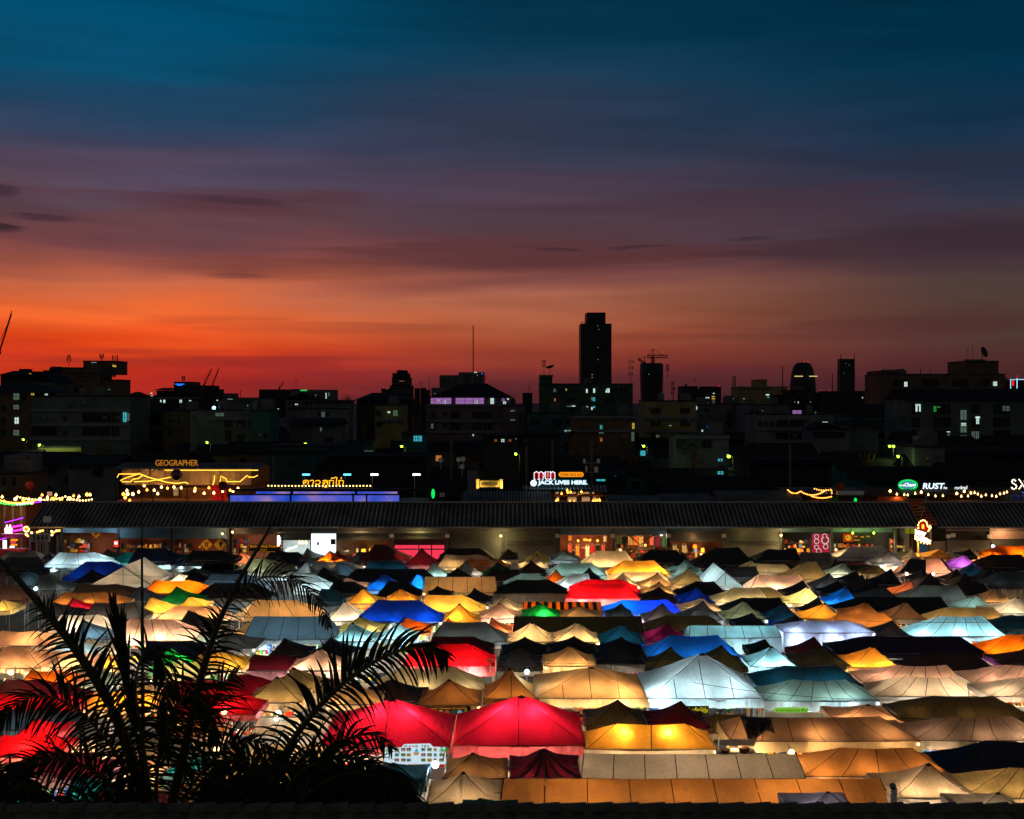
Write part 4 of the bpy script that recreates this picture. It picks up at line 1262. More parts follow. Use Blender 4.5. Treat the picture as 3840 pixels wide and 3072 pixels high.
for i, (lb, c, px, w_) in enumerate([('faded green shirt hanging in the braced shop', 'green', 2322, 20), ('black tee with white lettering in the braced shop', 'dark', 2342, 22), ('brown kimono left of the orange shirt', 'tan', 2364, 20), ('orange long shirt in the braced shop', 'orange', 2384, 22), ('sand kimono right of the orange shirt', 'tan', 2404, 20), ('salmon shawl by the brace post', 'pink', 2444, 18), ('purple red gown by the white bulb', 'plum', 2467, 22), ('dark green gown by the white bulb', 'green', 2491, 22)]):
    garment(px, 2010, w_, 34 if i < 6 else 42, cp[c], lb, DF + 1.2)
for lb, px, w_ in (('cream blouse in the lantern shop, left', 2530, 18), ('cream jacket beside the hat in the lantern shop', 2566, 20)): garment(px, 2044, w_, 30, cp['cream'], lb, DF + 1)
t = thing('shop_sign', 2202, 2036, DF + 1.3, 'small dark wooden name board over the hanging tees', 'sign')
add_box(t, 'board', M_wood, 2185, 2019, 2219, 2032, DF + 1.3, .06); text_mb("O'Dungll", 2188, 2021, 2216, 2030, DF + 1.28, E_amber, t)
m = MB()
for a, b in (((2353, 2004), (2453, 2085)), ((2453, 2004), (2353, 2085)), ((2353, 2004), (2353, 2090)), ((2453, 2004), (2453, 2090)), ((2353, 2062), (2453, 2062))): m.tube([W(*a, DF + .2), W(*b, DF + .2)], .06, 4)
tag(m.build('cross_brace', M_dark), 'black steel cross brace in front of the clothes shop', 'brace')
for i, (px, py, w_, h_, mt, lb) in enumerate([(3115 - 35, 2040, 34, 66, 'pink', 'pink food poster with round dishes beside the kiosk')]):
    t = thing('food_poster', px, py + 33, DF - .2, lb, 'poster'); add_box(t, 'sheet', emis('poster_pink', (215, 40, 80), .55), px - w_, py - 38, px + w_ - 4, py + 32, DF - .2, .05)
    for (cx_, cy_, r_) in ((3062, 2012, 9), (3092, 2010, 9), (3062, 2030, 10), (3094, 2026, 15), (3062, 2052, 9), (3096, 2050, 10), (3070, 2066, 10)):
        m = MB(); c = W(cx_ , cy_, DF - .21); m.disc((c.x, c.z), r_ * DF / F, r_ * DF / F, DF - .24, .02); m.disc((c.x, c.z), r_ * .7 * DF / F, r_ * .7 * DF / F, DF - .26, .02, mi=1); m.build('dish_picture', [emis('dish_rim', (255, 225, 215), .6), emis('dish_food', (200, 60, 50), .4)], t)
t = thing('kiosk_sign', 3180, 2032, DF - .2, 'orange kiosk sign with a yellow disc and letter A', 'sign')
add_box(t, 'board', emis('kiosk_orange', (215, 75, 20), .6), 3163, 2002, 3198, 2032, DF - .2, .08)
m = MB(); c = W(3178, 2016, DF); m.disc((c.x, c.z), .26, .26, DF - .24, .03); m.build('disc', emis('kiosk_yellow', (240, 190, 40), .8), t); text_mb('A', 3173, 2010, 3183, 2021, DF - .26, M_black, t)
t = thing('menu_board', 3240, 2032, DF - .2, 'black menu board right of the orange kiosk sign', 'sign')
add_box(t, 'board', M_black, 3200, 2002, 3280, 2032, DF - .2, .08)
for a, b, y in ((3202, 3224, 2024), (3228, 3240, 2012), (3205, 3215, 2010), (3250, 3262, 2010)): add_box(t, 'picture', E_dimgold, a, y, b, y + 4, DF - .24, .02)
t = thing('hanging_cloth', 3410, 2002, DF - .6, 'pair of lime yellow cloth banners under the eave', 'banner')
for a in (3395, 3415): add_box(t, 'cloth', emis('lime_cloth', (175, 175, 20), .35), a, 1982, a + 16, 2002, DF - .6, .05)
# second row front
for a, b, y0, y1, mt in ((3552, 3712, 2026, 2110, M_shut), (3716, 3900, 2026, 2110, M_shut)):
    shutter_mesh(a, y0, b, y1, DF + .05).build('shutter', [M_shut, M_black], row2)
add_box(row2, 'fascia', plain('pale_panel', (215, 175, 160), .7, .1), 3712, 1976, 3900, 2022, DF - .1, .12)
add_box(row2, 'fascia', M_dark, 3550, 1976, 3710, 2024, DF + .3, .12)
m = shutter_mesh(3494, 2030, 3545, 2110, DF + .8); m.build('shutter', [M_shut, M_black], row2)
for px, py in ((3558, 2012), (3712, 2012), (3576, 2008)): add_box(row2, 'junction_box', M_white, px - 8, py - 7, px + 7, py + 7, DF - .4, .12)
m = MB(); m.tube([W(3548, 1988, DF - .6), W(3760, 1989, DF - .6), W(3860, 1990, DF - .6)], .06, 6); m.build('drain_pipe', M_gut, row2)
wall_lamp(3724, 2049, 104, E_sign, LC['n'], 40, 'white lit strip beside the orange tent at the far right', .18)

# red tiled canopy and arrow sign in the gap
t = thing('gap_awning', 3455, 1950, 108, 'red tiled awning lit from below in the gap between shop rows', 'awning')
m = MB()
for k in range(9):
    f_ = k / 9; D_ = 106 + f_ * 4
    z0 = 6.2 + f_ * 2.2; m.box(38.6, 40.6 - .1, D_, D_ + .5, z0, z0 + .09)
m.build('tiles', plain('roof_tile_red', (190, 80, 50), .7, .3), t)
m = MB(); m.tube([(38.5, 105.8, 6.2), (40.7, 110, 8.5)], .05, 4); m.tube([(40.6, 105.8, 6.2), (40.6, 110, 8.5)], .05, 4); m.build('frame', M_metal, t)
lamp((39.5, 106.5, 5.4), 90, LC['w'], .1, 'shop_lamp')
D = 103.5
t = thing('arrow_sign', 3460, 2085, D, 'marquee arrow sign with bulbs, red crest and white arrow head', 'sign')
def P2(pts, mat, name, D_, th=.12, par=None):
    f = [W(x, y, D_) for x, y in pts]; b = [p + Vector((0, th, 0)) for p in f]
    m = MB(); m.poly(f); m.poly(list(reversed(b)))
    for i in range(len(f)): m.quad(f[i], f[(i + 1) % len(f)], b[(i + 1) % len(f)], b[i])
    return m.build(name, mat, par or t)
zs = lambda x, y: (3300 + x / 3.993, 1760 + y / 3.993)
P2([zs(580, 890), zs(590, 830), zs(620, 785), zs(655, 775), zs(690, 800), zs(710, 860), zs(740, 880), zs(715, 930), zs(640, 915)], emis('crest_red', (190, 25, 15), .9), 'crest', D)
P2([zs(625, 830), zs(660, 825), zs(662, 895), zs(630, 890)], E_gold, 'crest_badge', D - .05, .04)
P2([zs(530, 900), zs(700, 950), zs(655, 1010), zs(750, 1060), zs(750, 1110), zs(640, 1090), zs(530, 1045)], emis('arrow_white', (255, 240, 225), 1.8), 'arrow', D - .02)
text_mb('PLAZA', *zs(550, 975), *zs(630, 1030), D - .04, M_black, t)
me = bulb_mesh(.06, E_warm)
for x, y in ((575, 880), (572, 840), (585, 800), (610, 775), (640, 765), (670, 768), (695, 790), (705, 820), (712, 850), (730, 870), (750, 850), (760, 875), (740, 900), (725, 925), (535, 905), (540, 950), (530, 1000), (525, 1040), (560, 1070), (610, 1095), (660, 1108), (710, 1115), (750, 1110), (755, 1070), (700, 1040), (650, 1020)):
    o = bpy.data.objects.new('bulb', me); col.objects.link(o); o.parent = t; o.location = W(*zs(x, y), D - .1) - t.location
add_box(t, 'post', M_yellow, *zs(562, 1090), *zs(582, 1240), D + .05, .15)
lamp(W(3460, 2040, D - .6), 90, LC['w'], .2, 'shop_lamp')
t = thing('door_curtain', 3465, 2080, DF + 1, 'blue curtain hanging under the arrow sign', 'curtain')
add_box(t, 'cloth', M_bluep, 3447, 2040, 3475, 2085, 105.5, .05)
# ---------------------------------------------------------------- rooftop bars behind the shop row
M_amberwall = plain('amber_wall', (165, 110, 60), .8, .4, 3)
M_barback = plain('bar_back', (70, 45, 30), .8, .4, 2)
M_film = fabric('plastic_film', (170, 130, 80), .6, gloss=.2, rough=.25)
def bar_building(px0, px1, py_top, D, lab, depth=5, roofmat=None, floor_py=1880, slope=True):
    x0, x1 = WX(px0, D), WX(px1, D); zt = WZ(py_top, D); zf = WZ(floor_py, D)
    t = empty('rooftop_bar', ((x0 + x1) / 2, D, 0), lab, 'bar', None)
    m = MB(); m.box(x0, x1, D + .3, D + depth, 0, zf - .3); m.build('container_base', plain('container_steel', (60, 52, 48), .7, .3), t)
    m = MB(); m.box(x0 - .1, x1 + .1, D, D + depth, zf - .3, zf); m.build('deck', M_wood, t)
    m = MB(); m.box(x0, x1, D + depth - .15, D + depth, zf, zt - .1); m.build('back_wall', M_barback, t)
    if slope:
        c = corrugated(x0 - .3, x1 + .3, D - .4, zt - .25, D + depth * .5, zt + .25, yB=D + depth + .3, zB=zt - .1)
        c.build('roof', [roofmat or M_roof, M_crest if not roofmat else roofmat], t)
    n = max(2, int((x1 - x0) / 3.5))
    for k in range(n + 1):
        m = MB(); x = x0 + (x1 - x0) * k / n; m.box(x - .05, x + .05, D, D + .1, zf, zt - .25); m.build('post', M_dark, t)
    m = MB(); m.tube([(x0, D, zf + 1.0), (x1, D, zf + 1.0)], .03, 4); m.tube([(x0, D, zf + .5), (x1, D, zf + .5)], .02, 4); m.build('railing', M_dark, t)
    return t, x0, x1, zf, zt
# Geographer bar
D = 118
t, x0, x1, zf, zt = bar_building(440, 965, 1752, D, 'big rooftop bar wrapped in clear film with golden light chains', 6, floor_py=1878)
m = MB()
n = 40
for i in range(n):
    a = x0 + .6 + (x1 - x0 - 1.2) * i / n; b = x0 + .6 + (x1 - x0 - 1.2) * (i + 1) / n
    ya = D - .3 + .1 * math.sin(i * 1.3); yb = D - .3 + .1 * math.sin((i + 1) * 1.3)
    m.quad((a, ya, WZ(1818, D)), (b, yb, WZ(1818, D)), (b, yb, WZ(1755, D)), (a, ya, WZ(1755, D)))
m.build('film_curtain', M_film, t, smooth=True)
lamp((x0 + 4, D + 1.2, zf + 2.6), 150, LC['w'], .3, 'bar_lamp'); lamp((x0 + 9, D + 1.2, zf + 2.6), 150, LC['w'], .3, 'bar_lamp'); lamp((x1 - 3, D + 1.2, zf + 2.6), 130, LC['w'], .3, 'bar_lamp')
m = MB(); m.box(x0 + 6, x0 + 10, D + 2.4, D + 3, zf, zf + 1.1); m.build('counter', M_wood, t)
for px0_, px1_, mt in ((650, 668, M_white), (690, 703, plain('lime_panel', (120, 180, 40), .6)), (705, 745, plain('mint_panel', (120, 170, 160), .6))):
    add_box(t, 'shelf_panel', mt, px0_, 1830, px1_, 1862, D + 3.5, .2)
m = MB()
for k in range(14):
    f_ = k / 14; m.box(WX(788, D) + f_ * (WX(845, D) - WX(788, D)), WX(788, D) + (f_ + .6 / 14) * (WX(845, D) - WX(788, D)), D + .5, D + .6, WZ(1880, D), WZ(1822, D))
m.build('red_screen', emis('red_screen', (190, 12, 16), .7), t)
sg = thing('letter_sign', 663, 1750, D, 'dim golden letters reading GEOGRAPHER above the film wrapped bar', 'sign')
text_mb('GEOGRAPHER', 583, 1725, 743, 1747, D, E_dimgold, sg, ext=.08)
m = MB(); m.box(WX(583, D), WX(743, D), D + .05, D + .12, WZ(1750, D), WZ(1748, D)); m.build('rail', M_dark, sg)
m = MB(); m.ball(W(662, 1781, D - .8), .62, 20, 12)
tag(m.build('mirror_ball', plain('mirror_glass', (90, 70, 90), .08, .3, 4, metal=.9), smooth=True), 'large glassy ball hung on the film wrapped bar', 'mirror ball')
def glow_line(pts, D, r, mat, lab, name='light_chain', grp='golden light chains on the film wrapped bar'):
    m = MB(); m.tube([W(x, y, D) for x, y in pts], r, 6)
    return tag(m.build(name, mat), lab, 'light chain', grp)
gz = lambda x, y: (420 + x / 3.85, 1700 + y / 3.85)
E_chain = emis('chain_gold', (255, 190, 60), 2.6)
for pts, lab in (([(75, 350), (100, 300), (380, 300)], 'golden light chain along the left roof edge'), ([(380, 292), (520, 345), (660, 385), (800, 420), (920, 435), (1060, 420), (1100, 440)], 'longest golden light chain sagging across the bar front'),
                 ([(440, 320), (380, 365), (310, 375), (260, 412), (140, 412)], 'zigzag golden light chain at the left corner'), ([(320, 412), (520, 405), (680, 378), (850, 345)], 'golden light chain rising towards the glassy ball'),
                 ([(1480, 320), (1475, 400), (1455, 460)], 'short upright golden light chain'), ([(1560, 410), (1570, 330), (1650, 370), (1660, 410), (1850, 410), (1950, 320), (1975, 345), (2050, 345), (2105, 318)], 'angular golden light chain at the right end'),
                 ([(120, 395), (210, 352), (380, 300)], 'thin golden light chain crossing the left gable'), ([(760, 245), (2110, 245)], 'straight golden tube under the bar roof')):
    glow_line([gz(*p) for p in pts], D - .45, .045, E_chain, lab)
i_ = 0
for x, y in ((215, 540), (385, 560), (505, 530), (660, 585), (715, 490), (800, 505), (895, 490), (1000, 500), (1200, 510), (1195, 545), (1330, 580), (1400, 500), (1470, 575), (1600, 550), (1705, 535), (1745, 548), (1820, 510), (255, 680), (465, 470), (610, 535), (165, 590), (225, 590), (300, 590), (190, 640)):
    i_ += 1
    m = MB(); m.ball(W(*gz(x, y), D - .1), .13 if x not in (165, 225, 300, 190) else .17, 8, 6); m.tube([W(*gz(x, y), D - .1), W(*gz(x, y - 30), D - .1)], .012, 4)
    tag(m.build('pendant_bulb', E_warm if i_ % 3 else E_amber), 'bare pendant bulb hanging in the film wrapped bar', 'bulb', 'pendant bulbs in the film wrapped bar')
for (px, py, r, lab) in ((836, 1823, 17, 'dark red satellite dish before the red screen'), (112, 1820, 14, 'dark red satellite dish at the far left'), (3148, 1827, 13, 'tan round dish sign edge above the string lights')):
    m = MB(); c = W(px, py, D - 1.5); m.lathe((0, 0, 0), [(0, 0), (.2, .02), (.35, .07), (.48, .15)], 20)
    m.v = [(c.x + v[0], c.y - v[2] + .1, c.z + v[1]) for v in m.v]
    m.tube([c + Vector((0, .1, 0)), c + Vector((0, .4, -.9))], .03, 4)
    tag(m.build('satellite_dish', plain('dish_red', (120, 20, 24), .5) if px < 3000 else M_wood), lab, 'satellite dish')

# Thai neon sign and the blue lit roof below it
D = 116
t = thing('neon_sign', 1210, 1830, D, 'golden neon sign in looping Thai letters above the blue lit roof', 'sign')
nz = lambda x, y: (1100 + x / 5.39, 1760 + y / 5.39)
strokes = [[(252, 268), (240, 252), (226, 262), (236, 278), (256, 270), (262, 252)], [(215, 312), (202, 262), (206, 232), (240, 222), (288, 226), (304, 250), (296, 315)], [(330, 240), (352, 226), (404, 224), (414, 246), (386, 316)],
    [(445, 240), (490, 226), (532, 234), (546, 265), (520, 302), (452, 312), (446, 296), (470, 290)], [(590, 236), (640, 224), (684, 230), (692, 250), (690, 316)], [(690, 268), (645, 254), (602, 268), (596, 304), (622, 312), (632, 290), (615, 284)],
    [(724, 316), (736, 250), (712, 236), (760, 224), (810, 228), (808, 316)], [(765, 196), (780, 172), (820, 184), (850, 160), (884, 168), (872, 220), (866, 300), (892, 314)], [(920, 316), (932, 250), (908, 236), (956, 224), (1010, 230), (1004, 316)], [(968, 162), (968, 196)], [(618, 346), (634, 366), (654, 352), (664, 368), (682, 350)]]
m = MB()
for s in strokes: m.tube([W(*nz(*p), D) for p in s], .042, 6)
m.build('tube', E_gold, t)
m = MB(); 
for s in strokes: m.tube([W(*nz(*p), D + .1) for p in s], .1, 6)
m.build('backing', plain('sign_brown', (120, 70, 15), .6), t)
add_box(t, 'rail', M_dark, 1000, 1830, 1400, 1832, D + .15, .1)
string_lights([(1000, 1822), (1395, 1822)], D, 31, emis('bulb_cream', (255, 215, 130), 3), 'straight row of cream bulbs under the Thai neon sign', r=.085, sag=.02, drop=.0)
for px, lab in ((1148, 'first'), (1302, 'second'), (1404, 'third'), (1562, 'fourth')):
    m = MB(); m.tube([W(px - 14, 1780, 122), W(px + 14, 1780, 122)], .09, 8, 0); m.tube([W(px - 8, 1784, 122.1), W(px - 8, 1870, 122.1)], .03, 4, 1)
    tag(m.build('tube_light', [E_cyan if px < 1350 else E_white, M_metal]), lab + ' cyan white tube light from the left behind the neon sign', 'tube light', 'tube lights above the blue roof')
t = empty('rooftop_bar', (WX(1200, 113), 113, 0), 'low flat roof glowing blue and violet behind the shop ridge', 'bar')
D = 114.5
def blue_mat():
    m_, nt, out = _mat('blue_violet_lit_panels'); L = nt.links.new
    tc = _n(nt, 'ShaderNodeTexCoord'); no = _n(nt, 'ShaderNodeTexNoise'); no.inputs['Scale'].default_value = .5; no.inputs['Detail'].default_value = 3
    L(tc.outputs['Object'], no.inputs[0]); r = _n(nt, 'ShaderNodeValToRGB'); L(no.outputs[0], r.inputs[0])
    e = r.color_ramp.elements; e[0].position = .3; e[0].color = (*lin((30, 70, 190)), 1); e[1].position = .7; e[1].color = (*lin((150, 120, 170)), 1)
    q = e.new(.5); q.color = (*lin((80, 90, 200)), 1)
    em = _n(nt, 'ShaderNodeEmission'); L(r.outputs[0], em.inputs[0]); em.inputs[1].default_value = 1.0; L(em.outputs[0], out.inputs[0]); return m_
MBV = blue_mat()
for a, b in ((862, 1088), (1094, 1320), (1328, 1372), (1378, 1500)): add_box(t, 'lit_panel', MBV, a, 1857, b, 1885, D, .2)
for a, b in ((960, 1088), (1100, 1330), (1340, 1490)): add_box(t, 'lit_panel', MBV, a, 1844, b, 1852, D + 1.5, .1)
m = MB(); m.box(WX(860, D), WX(1510, D), D - .3, D - .1, WZ(1857, D), WZ(1853, D)); m.box(WX(860, D), WX(1600, D), D + 1, D + 1.4, WZ(1844, D), WZ(1836, D))
for px in (862, 1090, 1324, 1375, 1500): m.box(WX(px, D) - .06, WX(px, D) + .06, D - .25, D - .1, 5.5, WZ(1850, D))
m.build('frame', M_black, t)
m = MB(); m.box(WX(860, D), WX(1600, D), D + .3, D + 6, 0, WZ(1886, D)); m.build('container_base', M_dark, t)
m = MB(); c = W(1624, 1852, 115); m.disc((c.x, c.z), .18, .5, 115, .1); tag(m.build('oval_sign', E_green), 'narrow green oval neon sign seen edge on', 'sign')
t = thing('notice_board', 1658, 1864, 115, 'small white notice board right of the green oval neon', 'sign'); add_box(t, 'board', M_white, 1649, 1849, 1667, 1863, 115, .06); add_box(t, 'print', M_dark, 1652, 1855, 1664, 1857, 114.97, .02)

# NAWA DE BAR plaque with pillars
D = 120
t = thing('plaque_sign', 1838, 1832, D, 'lit stone plaque reading NAWA DE BAR between two small pillars', 'sign')
M_stone = plain('lit_stone', (220, 185, 110), .7, .2, 5)
add_box(t, 'plate', M_stone, 1800, 1803, 1872, 1827, D, .15); text_mb('NAWA DE BAR', 1805, 1808, 1867, 1821, D - .02, M_dark, t)
for px in (1792, 1880):
    m = MB(); c = W(px, 1832, D); m.box(c.x - .16, c.x + .16, D - .1, D + .25, c.z, c.z + .9); m.box(c.x - .2, c.x + .2, D - .14, D + .29, c.z + .9, c.z + .98); m.build('pillar', M_stone, t)
lamp(W(1795, 1822, D - .6), 35, LC['y'], .05, 'sign_lamp'); lamp(W(1878, 1822, D - .6), 35, LC['y'], .05, 'sign_lamp')
# NA WA / JACK LIVES HERE signs
D = 119
t, x0, x1, zf, zt = bar_building(2075, 2270, 1836, D, 'two level rooftop bar with many warm bulbs under the red and white neon', 5, floor_py=1884)
m = MB(); zm = WZ(1858, D); m.box(x0, x1 + 1.5, D - .1, D + .2, zm - .1, zm + .06); m.build('balcony_edge', M_wood, t)
for a, b in ((2083, 2095), (2125, 2160), (2178, 2210), (2220, 2235)):
    add_box(t, 'lit_window', emis('warm_pane', (235, 170, 110), .8), a, 1841, b, 1852, D + 1, .05); add_box(t, 'lit_window', emis('warm_pane', (225, 165, 115), .6), a + 4, 1864, b + 2, 1882, D + 1, .05)
for a in (2100, 2170, 2215, 2245): add_box(t, 'divider', M_dark, a - 2, 1838, a + 2, 1884, D + .8, .1)
lamp(((x0 + x1) / 2, D + .5, zf + .9), 60, LC['w'], .2, 'bar_lamp')
for i, (x, y) in enumerate([(2086, 1879), (2091, 1875), (2106, 1852), (2137, 1881), (2153, 1882), (2127, 1839), (2129, 1847), (2140, 1846), (2180, 1845), (2224, 1879), (2232, 1878), (2240, 1877), (2248, 1875), (2250, 1881), (2493, 1876), (2502, 1879), (2590, 1881), (2672, 1878)]):
    m = MB(); m.ball(W(x, y, D - .5), .11, 8, 6); m.tube([W(x, y - 8, D - .5), W(x, y, D - .5)], .012, 4)
    tag(m.build('pendant_bulb', E_amber), 'amber bulb glowing just above the shop roof ridge', 'bulb', 'amber bulbs above the roof ridge')
D = 119.5
t = thing('neon_sign', 2060, 1800, D, 'red gothic NA WA neon letters with a lightning bolt, white outlined', 'sign')
# angular gothic letters as prisms: white backing, red face
def gothic(px0, px1, kind, D_):
    c = (px0 + px1) / 2; w_ = (px1 - px0)
    out = []
    if kind == 'N': out = [[(0, .95), (0, .18), (.5, 0), (1, .18), (1, .95), (.82, 1), (.66, .92), (.66, .3), (.5, .24), (.34, .3), (.34, .92), (.18, 1)]]
    if kind == 'A': out = [[(0, .95), (0, .2), (.5, 0), (1, .2), (1, .95), (.82, 1), (.66, .92), (.66, .66), (.34, .66), (.34, .92), (.18, 1)]]
    if kind == 'W': out = [[(0, .08), (.12, 0), (.26, .08), (.26, .78), (.38, .74), (.38, .08), (.5, 0), (.62, .08), (.62, .74), (.74, .78), (.74, .08), (.88, 0), (1, .08), (1, .88), (.75, 1), (.5, .9), (.25, 1), (0, .88)]]
    return [[(px0 + x * w_, 1770 + y * 27) for x, y in o] for o in out]
for a, b, k in ((2004, 2020, 'N'), (2022, 2036, 'A'), (2046, 2064, 'W'), (2066, 2080, 'A')):
    for o in gothic(a, b, k, D):
        P2(o, E_letter_red, 'letter', D - .05, .06, t)
    for o in gothic(a - 2.2, b + 2.2, 'N' if k != 'W' else 'W', D):
        P2([(x, 1783.5 + (y - 1783.5) * 1.2) for x, y in o], E_sign, 'outline', D + .03, .05, t)
P2([(2040, 1775), (2036, 1786), (2040, 1785), (2036, 1797), (2045, 1783), (2041, 1784), (2044, 1775)], E_letter_red, 'bolt', D - .05, .06, t)
P2([(2039, 1772), (2033, 1789), (2037, 1789), (2033, 1802), (2048, 1781), (2044, 1781), (2047, 1772)], E_sign, 'outline', D + .05, .04, t)
t = thing('pill_sign', 2142, 1800, D, "orange pill shaped sign reading DE'BAR SINCE 2015", 'sign')
pts = [];
for k in range(9): a = math.pi / 2 + math.pi * k / 8; pts.append((2104 + 9 * math.cos(a), 1780 - 9 * math.sin(a)))
for k in range(9): a = -math.pi / 2 + math.pi * k / 8; pts.append((2180 + 9 * math.cos(a), 1780 - 9 * math.sin(a)))
P2(pts, E_orange, 'panel', D, .12, t); text_mb("DE'BAR SINCE 2015", 2102, 1775, 2183, 1786, D - .02, M_dark, t, off=.01)
t = thing('neon_sign', 2110, 1825, D, 'glowing white JACK LIVES HERE. letters with a round emblem and cyan halo', 'sign')
text_mb('JACK LIVES HERE.', 2018, 1802, 2202, 1821, D - .05, E_sign, t, off=.03, ext=.1)
text_mb('JACK LIVES HERE.', 2015, 1799, 2205, 1824, D + .12, emis('cyan_halo', (20, 150, 175), .8), t, name='halo', off=.085, ext=.02)
m = MB(); c = W(2001, 1812, D); m.disc((c.x, c.z), .34, .34, D - .05, .06); m.build('emblem', E_sign, t)
m = MB()
for k in range(5):
    a = k * 2 * math.pi / 5; m.disc((c.x + .17 * math.cos(a), c.z + .17 * math.sin(a)), .06, .06, D - .08, .02, 6)
m.build('emblem_pattern', M_wall, t)
lamp(W(2110, 1815, D - .7), 30, (.2, .85, 1), .3, 'sign_lamp'); lamp(W(2040, 1790, D - .7), 12, (.4, .8, 1), .2, 'sign_lamp')
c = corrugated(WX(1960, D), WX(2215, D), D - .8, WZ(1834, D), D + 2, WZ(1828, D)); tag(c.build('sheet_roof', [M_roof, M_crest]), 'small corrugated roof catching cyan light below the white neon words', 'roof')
m = MB(); c = W(2238, 1846, D - .3); m.disc((c.x, c.z), .3, .3, D - .3, .08); tag(m.build('round_sign', plain('round_tan', (170, 140, 70), .7)), 'tan round sign at the end of the bulb bar', 'sign')
# side roofs (corrugated sheds behind the ridge)
for (a, b, y0, y1, D_, lab) in ((1730, 2072, 1842, 1880, 114, 'dark corrugated shed roof left of the bulb bar'), (2280, 2480, 1858, 1882, 114, 'low corrugated shed roof in the middle behind the ridge'), (2690, 3020, 1840, 1882, 114, 'corrugated shed roof left of the sagging string lights'), (2480, 2690, 1852, 1880, 116, 'brown edged low roof between two corrugated sheds')):
    x0, x1 = WX(a, D_), WX(b, D_); zr = WZ(y0, D_ + 3); ze_ = WZ(y1, D_)
    t = empty('roof_shed', ((x0 + x1) / 2, D_, 0), lab, 'shed')
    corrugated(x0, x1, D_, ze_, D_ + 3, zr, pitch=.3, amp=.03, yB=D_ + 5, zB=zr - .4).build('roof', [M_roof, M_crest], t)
    m = MB(); m.box(x0 + .2, x1 - .2, D_ + .3, D_ + 4.8, 0, ze_ - .05); m.build('wall', M_dark, t)
# right hand bars
D = 117
t, x0, x1, zf, zt = bar_building(2945, 3240, 1845, D, 'rooftop bar with sagging strings of orange bulbs', 5, floor_py=1884)
add_box(t, 'side_panel', M_green, 3110, 1862, 3145, 1882, D + 1, .1); add_box(t, 'awning', M_white, 3140, 1842, 3240, 1857, D - .8, .3)
lamp(((x0 + x1) / 2, D + 1, zf + 1.1), 60, LC['w'], .2, 'bar_lamp')
E_sb = emis('bulb_orange', (255, 150, 60), 5)
string_lights([(2952, 1832), (3000, 1840)], D - .8, 9, E_sb, 'short string of orange bulbs at the left of the sagging strings', sag=.3)
string_lights([(3000, 1838), (3100, 1832)], D - .8, 16, E_sb, 'deep sagging string of orange bulbs in the middle', sag=.5)
string_lights([(3040, 1856), (3120, 1858)], D - .8, 13, E_sb, 'lowest string of orange bulbs above the ridge', sag=.2)
string_lights([(3050, 1828), (3118, 1832), (3120, 1850)], D - .8, 10, E_sb, 'steep string of orange bulbs at the right corner', sag=.15)
m = MB(); c = W(3208, 1878, D - .5); m.ball((c.x, c.y, c.z), .16, 8, 6, sz=2); tag(m.build('green_lantern', E_green), 'upright green lantern by the white awning', 'lantern')
t, x0, x1, zf, zt = bar_building(3260, 3830, 1846, D, 'long low bar with star lights and paper decorations at the right', 5, roofmat=M_barback, floor_py=1884)
add_box(t, 'screen', plain('woven_orange', (190, 90, 40), .7, .4, 8), 3292, 1864, 3402, 1882, D + .3, .1)
lamp((x0 + 3, D + .2, zf + .7), 50, LC['w'], .2, 'bar_lamp'); lamp((x1 - 5, D + .8, zf + 1), 70, LC['y'], .2, 'bar_lamp')
for i, (x, y) in enumerate([(3338, 1842), (3363, 1854), (3391, 1856), (3404, 1857), (3432, 1851), (3455, 1846), (3481, 1856), (3508, 1861), (3536, 1860), (3588, 1851), (3616, 1843), (3641, 1850), (3655, 1848), (3667, 1854), (3697, 1857), (3750, 1853), (3765, 1850), (3776, 1846), (3720, 1860), (3736, 1862), (3630, 1861), (3680, 1862), (3605, 1862)]):
    m = MB(); m.ball(W(x, y, D - .5), .13 if i in (0, 5, 9, 10) else .09, 8, 6); m.tube([W(x, y - 7, D - .5), W(x, y, D - .5)], .012, 4)
    tag(m.build('pendant_bulb', E_warm), 'warm bulb along the eave of the long low bar', 'bulb', 'warm bulbs of the long low bar')
D = 119
t = thing('oval_sign', 3404, 1842, D, 'green neon oval sign with white lettering Chang', 'sign')
m = MB(); c = W(3404, 1819, D); m.disc((c.x, c.z), .88, .46, D, .12, 32); m.build('panel', emis('oval_panel', (60, 165, 170), .75), t)
for s, mt, nm in ((1.16, E_green, 'outer_tube'), (1.0, E_green, 'inner_tube')):
    m = MB(); m.tube([(c.x + .88 * s * math.cos(a * math.pi / 16), D - .06, c.z + .48 * s * math.sin(a * math.pi / 16)) for a in range(33)], .04, 6); m.build(nm, mt, t)
text_mb('Chang', 3392, 1811, 3435, 1829, D - .05, E_sign, t, off=.02, shear=.2)
m = MB()
for s in (-1, 1):
    m.ball(W(3383 + s * 5, 1821, D - .05), .09, 8, 6); m.ball(W(3383 + s * 9, 1820, D - .05), .06, 8, 6)
m.ball(W(3383, 1817, D - .05), .05, 6, 5, mi=1); m.build('emblem', [E_sign, E_redpanel], t)
m = MB(); m.tube([W(3404, 1842, D + .1), W(3404, 1884, D + .1)], .05, 5); m.build('post', M_dark, t)
lamp(W(3404, 1815, D - .8), 14, (.2, 1, .5), .2, 'sign_lamp')
t = thing('neon_sign', 3500, 1836, D, 'cyan white brush style RUST bar letters', 'sign')
text_mb('RUST', 3460, 1812, 3542, 1834, D - .05, E_sign, t, off=.02, shear=.15); text_mb('RUST', 3458, 1810, 3545, 1836, D + .1, emis('cyan_halo_dim', (15, 110, 130), .5), t, name='halo', off=.07, shear=.15)
text_mb('ba', 3538, 1824, 3551, 1834, D - .05, E_sign, t, shear=.25)
